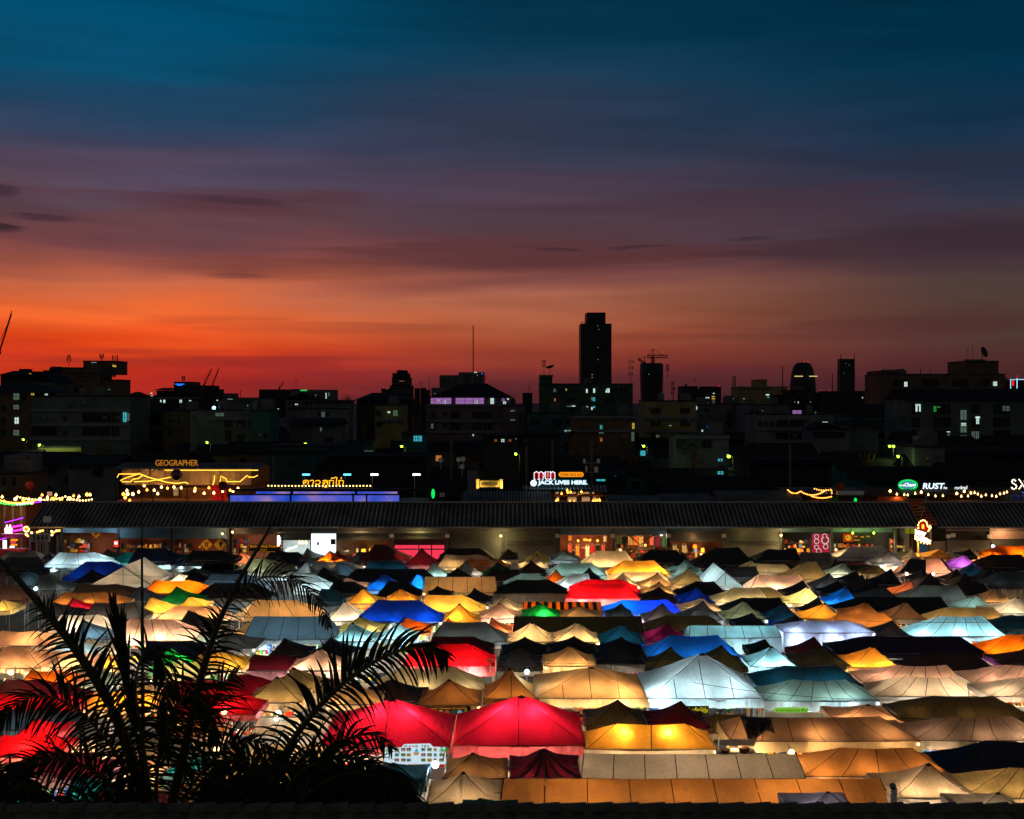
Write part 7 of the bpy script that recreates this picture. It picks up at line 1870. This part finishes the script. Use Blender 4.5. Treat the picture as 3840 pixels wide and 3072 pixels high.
M_frond = plain('palm_leaf', (38, 50, 32), .7, .4, 4, spec=.12)
M_rach = plain('palm_stem', (62, 60, 36), .6, .2, 3)
def catmull(P_, n):
    out = []
    Q = [P_[0] * 2 - P_[1]] + P_ + [P_[-1] * 2 - P_[-2]]
    for i in range(1, len(Q) - 2):
        for k in range(n):
            t_ = k / n; a, b, c, d = Q[i - 1], Q[i], Q[i + 1], Q[i + 2]
            out.append(.5 * ((2 * b) + (c - a) * t_ + (2 * a - 5 * b + 4 * c - d) * t_ ** 2 + (3 * b - 3 * c + d - a) * t_ ** 3))
    out.append(P_[-1]); return out
def frond(parent, ptsV, D, n, L, seed, start=.15, droop=.5, w=.022, spread=1.0, tipdir=.45, r0=.035, dd=0.0, end=1.0):
    """a feather leaf: stem through photo points, with narrow folded leaflets on both sides"""
    rng = random.Random(seed)
    P_ = [W(x * 1.781, y * 1.781, D + dd * i) for i, (x, y) in enumerate(ptsV)]
    C = catmull(P_, 7)
    Ls = [0]
    for a, b in zip(C, C[1:]): Ls.append(Ls[-1] + (b - a).length)
    m = MB(); m.tube(C, [r0 * (1 - .8 * (l / Ls[-1]) ** 1.3) for l in Ls], 5, 1)
    n = int(n * .72); w = w * 1.12
    for k in range(n):
        f_ = start + (end - start) * (k + rng.uniform(-.2, .2)) / n
        if f_ >= 1: continue
        d_ = f_ * Ls[-1]; i = max(j for j in range(len(Ls)) if Ls[j] <= d_); i = min(i, len(C) - 2)
        p = C[i].lerp(C[i + 1], (d_ - Ls[i]) / (Ls[i + 1] - Ls[i]))
        tg = (C[i + 1] - C[i]).normalized()
        g = (f_ - start) / (end - start); ln = L * (rng.uniform(.45, .8) if rng.random() < .12 else 1) * (math.sin(math.pi * (.15 + .8 * g)) ** .7) * rng.uniform(.8, 1.12)
        for s in (-1, 1):
            side = tg.cross(Vector((0, 1, 0))).normalized() * s
            depth = Vector((0, rng.uniform(-.6, .6), 0)) + Vector((rng.gauss(0, .12), 0, rng.gauss(0, .12)))
            dirn = (side * spread + tg * (tipdir + g * .7) + depth).normalized()
            ww = w * rng.uniform(.8, 1.25); q = p.copy(); prev = None
            segs = 5; dr = droop * rng.uniform(.7, 1.4)
            wd = dirn.cross(Vector((0, 1, .3))).normalized()
            for j in range(segs + 1):
                u = j / segs; wj = ww * (1 - u) ** .6 * (.5 + min(1, u * 4) * .5)
                a, b = q + wd * wj, q - wd * wj
                mid = q + Vector((0, -wj * .5, 0))
                if prev: m.quad(prev[0], prev[2], mid, a); m.quad(prev[2], prev[1], b, mid)
                prev = (a, b, mid)
                dirn = (dirn + Vector((0, 0, -dr / segs))).normalized(); q = q + dirn * ln / segs
    return m.build('frond', [M_frond, M_rach], parent)
def palm(label, cx_, D, seed):
    t = empty('palm_tree', (WX(cx_ * 1.781, D), D, 0), label, 'palm tree', 'palms in the foreground')
    m = MB(); zt = WZ(1760 * 1.781, D); c = t.location
    P_ = [(c.x + .2, c.y, 0), (c.x + .1, c.y, zt * .5), (c.x, c.y, zt)]
    m.tube([(c.x + .25 * (1 - k / 30), c.y, zt * k / 30) for k in range(31)], [.2 - .06 * k / 30 + .012 * (k % 2) for k in range(31)], 10); m.build('trunk', M_rach, t)
    return t
a = palm('tall palm with upright and arching fronds at the left', 330, 17, 1)
Fr = lambda *q, **k: frond(a, *q, **k)
Fr([(332, 1770), (290, 1640), (240, 1500), (160, 1370), (80, 1270), (0, 1180), (-70, 1120)], 17, 80, .9, 1, start=.12, end=.72, droop=1.1, r0=.11)
Fr([(345, 1770), (385, 1600), (420, 1440), (462, 1310), (505, 1220), (540, 1160), (572, 1105)], 16.6, 58, .95, 2, start=.22, end=.68, droop=.9, r0=.09, w=.022, tipdir=.35)
Fr([(345, 1770), (400, 1520), (440, 1360), (490, 1262), (555, 1216), (620, 1224), (665, 1262), (694, 1322)], 17.6, 74, .5, 3, start=.5, droop=1.1, w=.016, r0=.03)
Fr([(318, 1770), (262, 1620), (200, 1530), (130, 1475), (60, 1470), (-10, 1520)], 16.2, 80, .75, 4, start=.2, droop=1.2)
Fr([(322, 1770), (300, 1620), (275, 1480), (255, 1360), (238, 1270)], 16.8, 30, .75, 5, start=.45, droop=-.25, tipdir=2.2, spread=.5, w=.03)
Fr([(330, 1770), (300, 1560), (285, 1440), (312, 1365), (345, 1400), (352, 1500), (350, 1600)], 15.8, 80, .55, 6, start=.3, droop=1.5, w=.024)
Fr([(322, 1770), (250, 1670), (170, 1610), (80, 1600), (0, 1640), (-60, 1700)], 15.6, 85, .7, 7, start=.15, droop=1.3)
Fr([(340, 1770), (400, 1660), (460, 1590), (530, 1560), (590, 1590)], 16.2, 60, .6, 8, start=.15, droop=1.2)
Fr([(335, 1770), (390, 1640), (430, 1520), (460, 1450), (500, 1420)], 17.2, 50, .7, 9, start=.25, droop=.9)
Fr([(328, 1770), (230, 1700), (120, 1690), (20, 1730)], 15.4, 80, .6, 10, start=.1, droop=1.4)
Fr([(332, 1770), (330, 1640), (345, 1540), (385, 1470), (430, 1480), (455, 1560)], 15.9, 80, .6, 11, start=.25, droop=1.3)
m = MB(); m.tube([W(x * 1.781, y * 1.781, 16.5) for x, y in ((303, 1770), (300, 1400), (299, 1200), (299, 1025))], [.035, .028, .018, .004], 6); m.build('spear_leaf', M_rach, a)
m = MB(); m.tube([W(x * 1.781, y * 1.781, 15.5) for x, y in ((280, 1770), (262, 1560), (235, 1400), (222, 1330))], [.02, .014, .01, .003], 5); m.build('spear_leaf', M_rach, a)
b = palm('lower palm with broad hanging fronds left of the white menu board', 620, 15.5, 2)
Fr = lambda *q, **k: frond(b, *q, **k)
Fr([(560, 1770), (560, 1680), (610, 1570), (670, 1490), (740, 1425), (820, 1378), (890, 1362), (945, 1385)], 15.5, 82, .85, 21, start=.22, droop=1.5, w=.028, r0=.06)
Fr([(600, 1770), (620, 1670), (670, 1600), (730, 1556), (790, 1548), (832, 1580)], 15.2, 36, .5, 22, start=.3, droop=1.4, w=.022)
for i, pts in enumerate([[(600, 1790), (640, 1680), (730, 1630), (810, 1640), (870, 1690), (900, 1770)], [(590, 1790), (600, 1670), (670, 1605), (760, 1600), (830, 1650), (860, 1740)], [(580, 1790), (560, 1680), (600, 1620), (680, 1620), (750, 1680), (790, 1780)], [(600, 1790), (540, 1700), (470, 1650), (430, 1690), (415, 1770)], [(610, 1790), (560, 1660), (500, 1600), (460, 1620), (440, 1700)], [(600, 1800), (650, 1720), (740, 1690), (820, 1730), (850, 1800)], [(590, 1800), (520, 1730), (460, 1720), (400, 1780)], [(600, 1800), (600, 1700), (560, 1640), (500, 1650), (470, 1740)], [(610, 1800), (660, 1690), (760, 1650), (850, 1700), (880, 1790)]]):
    frond(b, pts, 14.6 + .12 * i, 84, .8 + .06 * (i % 3), 30 + i, start=.12, droop=1.9, w=.024)
c_ = palm('dark palm crown in the bottom left corner', -20, 14.5, 3)
for i, pts in enumerate([[(-30, 1800), (0, 1700), (50, 1650), (100, 1690), (130, 1770)], [(-40, 1800), (-20, 1690), (20, 1640), (70, 1660), (100, 1740)], [(-30, 1800), (40, 1720), (110, 1720), (160, 1780)], [(-60, 1790), (-60, 1700), (-20, 1650), (30, 1690)], [(-20, 1810), (60, 1760), (150, 1740), (230, 1770), (280, 1820)]]):
    frond(c_, pts, 14.4 + .1 * i, 90, .6, 50 + i, start=.1, droop=2.0, w=.026)
# ---------------------------------------------------------------- stalls, people and the visible menu boards
GM = [plain('goods_' + n, c, .6, .3, 9) for n, c in dict(red=(210, 40, 30), yellow=(240, 200, 60), green=(60, 150, 60), white=(240, 235, 225), blue=(50, 100, 190), orange=(240, 140, 40)).items()]
M_cloth = plain('table_cloth', (235, 225, 205), .8, .08)
rng = random.Random(99)
nst = 0
def dish_pile(m, x0, x1, y, z, rng):
    x = x0
    while x < x1 - .1:
        w_ = rng.uniform(.12, .3); h = rng.uniform(.06, .34); k = rng.randrange(6)
        if rng.random() < .5: m.box(x, x + w_, y - w_ / 2, y + w_ / 2, z, z + h, k)
        else: m.ball((x + w_ / 2, y, z + w_ / 2), w_ / 2, 8, 5, k)
        x += w_ + rng.uniform(.0, .08)
for i, T in enumerate(TL):
    if T['lv'] < .4 or T['D'] > 92 or T['W'] < 2.2: continue
    nst += 1
    D, W_ = T['D'], T['W']; x0, x1 = T['cx'] - W_ / 2 + .15, T['cx'] + W_ / 2 - .15
    lab = T['root']['label']
    t = empty('stall_table', (T['cx'], D + .5, 0), ('goods table under the ' + lab), 'stall table', 'goods tables under the canopies')
    if len(t['label'].split()) > 16: t['label'] = ' '.join(t['label'].split()[:16])
    m = MB(); m.box(x0, x1, D + .3, D + .95, .76, .8); m.box(x0, x1, D + .28, D + .3, .1, .8); m.box(x0, x0 + .03, D + .3, D + .95, .1, .8); m.box(x1 - .03, x1, D + .3, D + .95, .1, .8); m.build('cloth', M_cloth, t)
    m = MB(); dish_pile(m, x0, x1, D + .5, .8, rng); dish_pile(m, x0, x1, D + .8, .8, rng)
    m.build('goods', GM, t)['kind'] = 'stuff'
    m = MB(); m.box(x0, x1, D + 1.3, D + 1.5, 1.45, 1.48); m.box(x0, x0 + .04, D + 1.3, D + 1.5, 0, 1.9); m.box(x1 - .04, x1, D + 1.3, D + 1.5, 0, 1.9)
    m.build('shelf', M_metal, t)
    m = MB(); dish_pile(m, x0 + .05, x1, D + 1.4, 1.48, rng); m.build('shelf_goods', GM, t)['kind'] = 'stuff'

# WANG YEN menu board
D = [T for T in TL if T['c'] == 'cm' and T['h']][1]['D'] - .3
t = thing('menu_board', 1560, 2880, D, 'white WANG YEN menu board with palm tree cut outs and food pictures', 'menu board')
wz = lambda x, y: (1350 + x / 5.39, 2740 + y / 5.39)
E_board = emis('board_white', (205, 228, 240), .95)
P2([wz(500, 350), wz(830, 350), wz(890, 280), wz(1410, 268), wz(1480, 335), wz(1720, 340), wz(1740, 680), wz(480, 680)], E_board, 'board', D, .06, t)
cols = {'W': (190, 20, 50), 'A': (200, 50, 70), 'N': (235, 150, 110), 'G': (190, 30, 90), 'Y': (190, 30, 50), 'E': (40, 150, 70), 'n': (230, 130, 50)}
for ch, x0_, x1_, k in (('W', 890, 960, 'W'), ('A', 980, 1030, 'A'), ('N', 1050, 1100, 'N'), ('G', 1115, 1168, 'G'), ('Y', 1238, 1285, 'Y'), ('E', 1300, 1335, 'E'), ('N', 1352, 1402, 'n')):
    text_mb(ch, *wz(x0_, 292), *wz(x1_, 338), D - .01, emis('letter_' + k + '_paint', cols[k], .55), t, off=.02)
pc = [emis('picture_%d' % i, c, .45) for i, c in enumerate([(225, 190, 60), (190, 90, 50), (70, 80, 60), (150, 190, 200), (120, 150, 60)])]
pr = [emis('caption_grey', (120, 130, 150), .5)]
for r, y in enumerate((352, 460, 565)):
    for c, x in enumerate((700, 830, 940, 1235, 1360, 1490, 1605)):
        if c == 6 and r == 0: continue
        add_box(t, 'food_picture', pc[(r * 3 + c) % 5], *wz(x, y), *wz(x + (90 if c != 5 else 50), y + 58), D - .015, .01)
        add_box(t, 'food_picture', pc[(r + c * 2 + 1) % 5], *wz(x + 18, y + 22), *wz(x + 60, y + 50), D - .022, .006)
        add_box(t, 'caption', pr[0], *wz(x + 4, y + 68), *wz(x + 80, y + 72), D - .015, .01)
P2([wz(1100, 430), wz(1125, 380), wz(1145, 365), wz(1165, 385), wz(1180, 430)], emis('ice_blue', (40, 180, 220), .8), 'ice_picture', D - .02, .01, t)
P2([wz(1080, 440), wz(1195, 435), wz(1185, 495), wz(1095, 498)], emis('dessert', (215, 170, 80), .6), 'dessert_picture', D - .02, .01, t)
def palm_cut(x, y, s, lean):
    u = lambda a, b: wz(x + a * s, y + b * s)
    P2([u(-10, 20), u(8, 20), u(12 + lean * .3, 120), u(-6 + lean, 190), u(-32 + lean, 185), u(-12 + lean * .3, 120)], emis('palm_trunk', (130, 50, 40), .5), 'palm_trunk', D - .05, .02, t)
    for k, (a, b, c, d) in enumerate([((0, 12), (-45, -25), (-85, -5), (-105, 40)), ((0, 12), (-20, -45), (-50, -60), (-90, -40)), ((0, 12), (25, -50), (55, -60), (85, -30)), ((0, 12), (50, -25), (85, 0), (100, 45)), ((0, 12), (-40, 10), (-70, 40), (-75, 90)), ((0, 12), (35, 10), (65, 40), (75, 95))]):
        mid = ((b[0] + c[0]) / 2 * .8, (b[1] + c[1]) / 2 + 22)
        P2([u(*a), u(*b), u(*c), u(*d), u(*mid)], emis('palm_green_%d' % (k % 2), ((70, 180, 40), (40, 150, 50))[k % 2], .6), 'palm_leaf', D - .07 - .004 * k, .01, t)
palm_cut(1700, 390, 1.0, 0); palm_cut(590, 400, .85, 8)
lamp(W(1628, 2868, D - .5), 60, LC['c'], .08, 'stall_lamp')
m = MB(); m.ball(W(1632, 2868, D - .25), .16, 10, 8); tag(m.build('globe_lamp', emis('spot_white', (225, 250, 255), 9)), 'dazzling white spot lamp at the foot of the WANG YEN board', 'lamp')
for px, py, D, mat, lab in ((1976, 2520, 61, 'c', 'bluish floodlight beside the brown peaked tent'), (134, 2208, 83, 'c', 'greenish white floodlight among dark tents at the left'), (2968, 2822, 49, 'w', 'bright warm lamp under the long brown awning'), (3400, 2152, 96, 'p', 'pink white lamp under the striped tent'), (1044, 2675, 55.5, 'c', 'cold lamp under the khaki tent at left'), (810, 2808, 45, 'w', 'warm lamp behind the lower palm'), (840, 2668, 52, 'w', 'warm lamp beside the palm at left'), (42, 2522, 60, 'w', 'warm lamp at the left edge'), (3500, 2153, 96, 'p', 'red white lit sign beside the striped tent')):
    E_ = {'c': emis('flood_cold', (190, 245, 245), 9), 'w': emis('flood_warm', (255, 215, 130), 9), 'p': emis('flood_pink', (255, 190, 190), 6)}[mat]
    c = W(px, py, D); t = empty('flood_lamp', c, lab, 'lamp'); m = MB(); m.ball(c, .13, 10, 8); m.build('bulb', E_, t)
    m = MB(); m.tube([c + Vector((0, .12, .05)), c + Vector((0, .5, .2))], .03, 5); m.tube([c + Vector((0, .5, .2)), Vector((c.x, c.y + .5, 0))], .03, 5); m.build('post', M_metal, t); lamp(c + Vector((0, -.25, 0)), 45, LC[mat], .1, 'flood_light')

def banner(px0, py0, px1, py1, D, mat, txt, tmat, lab, tb=None):
    t = thing('banner', (px0 + px1) / 2, py1, D, lab, 'banner'); add_box(t, 'sheet', mat, px0, py0, px1, py1, D, .04)
    if txt: text_mb(txt, *(tb or (px0 + 4, py0 + 4, px1 - 4, py1 - 4)), D - .01, tmat, t, ext=.012)
    return t
banner(2575, 2648, 2658, 2682, 57.0, M_dark, 'ก๋วยเตี๋ยวไก่ตุ๋น', emis('thai_yellow', (235, 225, 40), .9), 'dark banner with yellow Thai words beneath the big pale tent')
banner(2905, 2654, 3030, 2672, 54.5, emis('banner_green', (130, 200, 60), .8), 'อาหารตามสั่ง', M_black, 'lime green banner with dark Thai words beneath the grey green tent')
banner(1590, 2650, 1765, 2682, 56, M_black, 'Oriental Chinese Dumpling', E_dimgold, 'black food banner with gold words and five dish pictures', (1594, 2652, 1750, 2662))
for k in range(5):
    m = MB(); c = W(1652 + k * 24, 2672, 56); m.disc((c.x, c.z), .13, .13, 55.95, .03); tag(m.build('dish_picture', pc[k]), ['first', 'second', 'third', 'fourth', 'last'][k] + ' round dish picture on the black food banner', 'picture', 'round dish pictures')

# small chimney and duct
D = 57.5
t = thing('chimney_pipe', 1220, 2580, D, 'metal stove pipe with a conical hat rising between the tents', 'chimney'); c = W(1221, 2600, D)
m = MB(); m.lathe((c.x, c.y, c.z - 1.2), [(.16, 0), (.16, 1.72)], 16); m.build('pipe', M_metal, t, smooth=True)
m = MB(); m.lathe((c.x, c.y, c.z + .6), [(.32, 0), (.01, .24)], 16); m.build('cap', M_dark, t, smooth=True)
for k in range(3):
    a = k * 2.1; m = MB(); m.tube([(c.x + .15 * math.cos(a), c.y + .15 * math.sin(a), c.z + .5), (c.x + .2 * math.cos(a), c.y + .2 * math.sin(a), c.z + .62)], .01, 4); m.build('stay', M_dark, t)
D = 41.5
t = thing('duct_pipe', 3352, 3010, D, 'ribbed silver flexible duct with a round elbow cap', 'duct'); c = W(3352, 3012, D)
m = MB(); prof = []
for k in range(24): prof.append((.115 + (.012 if k % 2 else 0), k * .028))
m.lathe((c.x, c.y, c.z - .1), prof, 16); m.build('pipe', plain('duct_silver', (200, 200, 200), .25, .1, metal=.9), t)
m = MB(); m.ball((c.x - .05, c.y - .02, c.z + .62), .13, 12, 8); m.build('cap', plain('duct_cap', (120, 130, 140), .25, .1, metal=.9), t, smooth=True)
m = MB(); m.tube([(c.x + .2, c.y, c.z - .1), (c.x + .2, c.y, c.z + .75)], .012, 5); m.build('rod', M_white, t)
# crumpled tarpaulin and small open stall
D = 48.5
t = thing('tarpaulin', 2800, 2760, D, 'crumpled black tarpaulin draped over the open food stall', 'tarpaulin')
m = MB(); rg = random.Random(5); nx, ny = 22, 12
pa = [(2760, 2680), (2900, 2685)]; 
for i in range(nx + 1):
    for j in range(ny + 1):
        u, v = i / nx, j / ny
        px = 2775 + 115 * u + 30 * v * (1 - u * .4); py = 2684 + 10 * u + (70 + 22 * math.sin(u * 5 + 1)) * v
        w_ = W(px, py, D - .5 * v + .3 * noise.noise(Vector((u * 9, v * 7, 3))) + .16 * math.sin(u * 16 + v * 6))
        m.v.append(tuple(w_ + Vector((0, 0, .06 * noise.noise(Vector((u * 11, v * 9, 8)))))))
for i in range(nx):
    for j in range(ny):
        a = i * (ny + 1) + j; m.f.append((a, a + 1, a + ny + 2, a + ny + 1)); m.m.append(0)
m.build('sheet', M_tarp, t, smooth=True)
t = thing('food_stall', 2760, 2832, 48, 'small open food stall with stacked pots between the yellow and brown tents', 'stall')
add_box(t, 'board', M_cloth, 2700, 2775, 2832, 2797, 48, .08); add_box(t, 'counter', M_metal, 2695, 2828, 2840, 2850, 47.8, .8)
for k, (px, r, h) in enumerate(((2720, .2, .22), (2748, .28, .16), (2790, .24, .3), (2815, .18, .2))):
    c = W(px, 2830, 48); m = MB(); m.lathe((c.x, c.y, c.z - .02), [(.01, 0), (r * .7, 0), (r, h), (r * 1.1, h + .02), (r * .9, h + .03), (.01, h + .02)], 18); m.build('pot', [M_wood, M_cloth][k % 2], t, smooth=True)
lamp(W(2770, 2790, 48.4), 60, LC['w'], .1, 'stall_lamp')
t = thing('wire_sign', 1905, 2540, 58.5, 'white outlined open box rack above the red tent edge', 'rack')
m = MB(); D = 58.5; q = [(1824, 2473), (1857, 2473), (1857, 2482), (1824, 2482), (1824, 2473)]; m.tube([W(x, y, D) for x, y in q], .02, 4); m.tube([W(1840, 2482, D), W(1838, 2520, D)], .02, 4); m.build('frame', M_white, t)

# people glimpsed below the canopies
def skin_mesh(joints, edges, name):
    me = bpy.data.meshes.new(name); me.from_pydata([j[0] for j in joints], edges, [])
    o = bpy.data.objects.new(name, me); col.objects.link(o)
    sk = o.modifiers.new('Skin', 'SKIN'); sk.use_smooth_shade = True
    for v, j in zip(me.skin_vertices[0].data, joints): v.radius = j[1] if isinstance(j[1], tuple) else (j[1], j[1])
    me.skin_vertices[0].data[0].use_root = True
    ss = o.modifiers.new('Sub', 'SUBSURF'); ss.levels = 1; ss.render_levels = 1
    bpy.context.view_layer.update(); dg = bpy.context.evaluated_depsgraph_get()
    out = bpy.data.meshes.new_from_object(o.evaluated_get(dg)); bpy.data.objects.remove(o); bpy.data.meshes.remove(me)
    return out
def person_meshes(arm):
    J = [((0, 0, .96), (.15, .11)), ((0, 0, 1.2), (.13, .1)), ((0, 0, 1.4), (.15, .1)), ((0, 0, 1.5), .06), ((0, -.01, 1.6), (.075, .085)), ((0, -.01, 1.7), (.07, .08))]
    E = [(0, 1), (1, 2), (2, 3), (3, 4), (4, 5)]
    for s in (-1, 1):
        b = len(J); sh = (s * .19, 0, 1.42)
        if arm == 0: el, wr, hd = (s * .24, .02, 1.15), (s * .25, -.06, .92), (s * .25, -.09, .83)
        elif arm == 1: el, wr, hd = (s * .26, -.05, 1.18), (s * .16, -.3, 1.15), (s * .12, -.38, 1.17)
        else: el, wr, hd = ((s * .28, -.05, 1.2), (s * .2, -.25, 1.38), (s * .16, -.3, 1.45)) if s > 0 else ((s * .24, .02, 1.15), (s * .25, -.06, .92), (s * .25, -.09, .83))
        J += [(sh, .055), (el, .042), (wr, .03), (hd, .035)]; E += [(2, b), (b, b + 1), (b + 1, b + 2), (b + 2, b + 3)]
        for f in range(4):
            J.append(((hd[0] + (f - 1.5) * .02, hd[1] - .03, hd[2] - .07 if arm == 0 else hd[2] + .03), .009)); E.append((b + 3, len(J) - 1))
        J.append(((hd[0] - s * .04, hd[1] - .03, hd[2] - .02), .011)); E.append((b + 3, len(J) - 1))
        b = len(J)
        J += [((s * .1, 0, .86), (.09, .09)), ((s * .11, -.02, .5), .058), ((s * .11, .02, .1), .04), ((s * .12, -.08, .04), (.04, .03)), ((s * .12, -.16, .03), (.035, .02))]
        E += [(0, b), (b, b + 1), (b + 1, b + 2), (b + 2, b + 3), (b + 3, b + 4)]
    body = skin_mesh(J, E, 'body')
    sh = [((0, 0, .98), (.17, .13)), ((0, 0, 1.2), (.155, .12)), ((0, 0, 1.4), (.17, .12)), ((0, 0, 1.47), (.08, .075))]; se = [(0, 1), (1, 2), (2, 3)]
    for s in (-1, 1):
        b = len(sh); el = (s * .24, .01, 1.17) if arm == 0 or (arm == 2 and s < 0) else (s * .26, -.05, 1.2)
        sh += [((s * .19, 0, 1.42), .07), (tuple(Vector((s * .19, 0, 1.42)).lerp(Vector(el), .75)), .06)]; se += [(2, b), (b, b + 1)]
    shirt = skin_mesh(sh, se, 'shirt')
    tr = [((0, 0, .96), (.165, .125))]; te_ = []
    for s in (-1, 1):
        b = len(tr); tr += [((s * .1, 0, .86), (.1, .1)), ((s * .11, -.02, .5), .075), ((s * .11, .02, .12), .06)]; te_ += [(0, b), (b, b + 1), (b + 1, b + 2)]
    trous = skin_mesh(tr, te_, 'trousers')
    h = MB(); h.ball((0, .015, 1.69), .105, 12, 8, sz=1.15)
    h.v = [v if not (v[1] < -.04 and v[2] < 1.7) else (v[0] * .8, -.04, max(v[2], 1.7)) for v in h.v]
    hm = bpy.data.meshes.new('hair'); hm.from_pydata(h.v, [], h.f)
    f = MB(); f.ball((0, -.098, 1.66), .014, 6, 5, 0, sz=1.5)
    return body, shirt, trous, hm
PM = [person_meshes(k) for k in range(3)]
shirts = [('white tee', (235, 235, 230)), ('striped white top', (215, 215, 215)), ('blue shirt', (40, 110, 220)), ('red top', (200, 40, 40)), ('black tee', (30, 30, 34)), ('yellow top', (230, 190, 60)), ('pale blue shirt', (150, 190, 230)), ('pink top', (235, 150, 160)), ('green shirt', (60, 130, 80)), ('orange tee', (235, 120, 40))]
SMt = [plain('shirt_' + s[0].replace(' ', '_'), s[1], .8, .1) for s in shirts]
M_jean = plain('trousers_dark', (40, 44, 60), .8, .2); M_hair = plain('hair_black', (22, 18, 16), .6, .2)
def person(px, D, k, pose, turn, place):
    x = WX(px, D); s_ = shirts[k]
    t = empty('person', (x, D, 0), 'person in a %s %s' % (s_[0], place), 'person', 'people seen under the canopies'); t.rotation_euler = (0, 0, turn)
    for nm, me, mt in zip(('body', 'shirt', 'trousers', 'hair'), PM[pose], (M_skin, SMt[k], M_jean, M_hair)):
        q = me.copy(); q.materials.clear(); q.materials.append(mt); o = bpy.data.objects.new(nm, q); col.objects.link(o); o.parent = t
        for p in q.polygons: p.use_smooth = True
    t.scale = (1, 1, .94 + .03 * (k % 4))
for px, D, k, pose, turn, pl in ((1893, 52.5, 0, 1, .4, 'leaning in under the red tent, leftmost'), (1912, 53.2, 7, 0, 2.8, 'second from the left under the red tent'), (1930, 52.2, 1, 2, .1, 'eating under the red tent'), (1962, 53.5, 9, 0, 3.1, 'with back turned under the red tent'), (1990, 52.6, 4, 1, 1.5, 'side on under the red tent'), (2108, 52.8, 5, 0, .3, 'by the white plastic sheet under the red tent'), (2130, 52.2, 3, 2, .9, 'at the right end of the red tent'),
        (3462, 53.2, 6, 0, 3, 'leftmost of the shoppers at the right gap'), (3484, 52.8, 2, 1, .2, 'carrying a bag in the right gap'), (3505, 53.6, 7, 0, 1.2, 'beside the blue shirted shopper in the right gap'), (3530, 53.0, 0, 2, 2.9, 'in the middle of the right gap'), (3556, 53.4, 3, 0, .6, 'walking right in the right gap'), (3582, 52.9, 2, 0, 2.4, 'rightmost in the right gap'),
        (2455, 60.5, 2, 0, .3, 'standing left under the big pale tent'), (2482, 60.9, 0, 1, 2.9, 'half hidden under the big pale tent'), (2700, 60.4, 4, 0, .8, 'under the pale tent beside the yellow Thai banner'), (2735, 60.8, 8, 2, 2.2, 'right of the yellow Thai banner'), (2805, 60.6, 5, 0, 1.5, 'near the right post of the big pale tent'), (2185, 61, 9, 1, .4, 'at the counter under the big brown tent'), (2160, 61.4, 6, 0, 2.6, 'behind the counter under the big brown tent')):
    person(px, D, k, pose, turn, pl)
for i, (x0_, y0_, D0, x1_, y1_, D1, lab) in enumerate(((-100, 2100, 95, 1500, 2180, 78, 'left black cable strung over the far tents'), (2300, 2250, 80, 3900, 2330, 72, 'right black cable strung over the middle tents'), (2600, 2560, 58, 3900, 2600, 56, 'black cable over the pale ridged tents'), (1300, 2420, 66, 2560, 2470, 62, 'black cable over the red and brown tents'))):
    m = MB(); m.tube(sag_line(W(x0_, y0_, D0), W(x1_, y1_, D1), .6, 24), .012, 4); tag(m.build('cable', M_black), lab, 'cable')
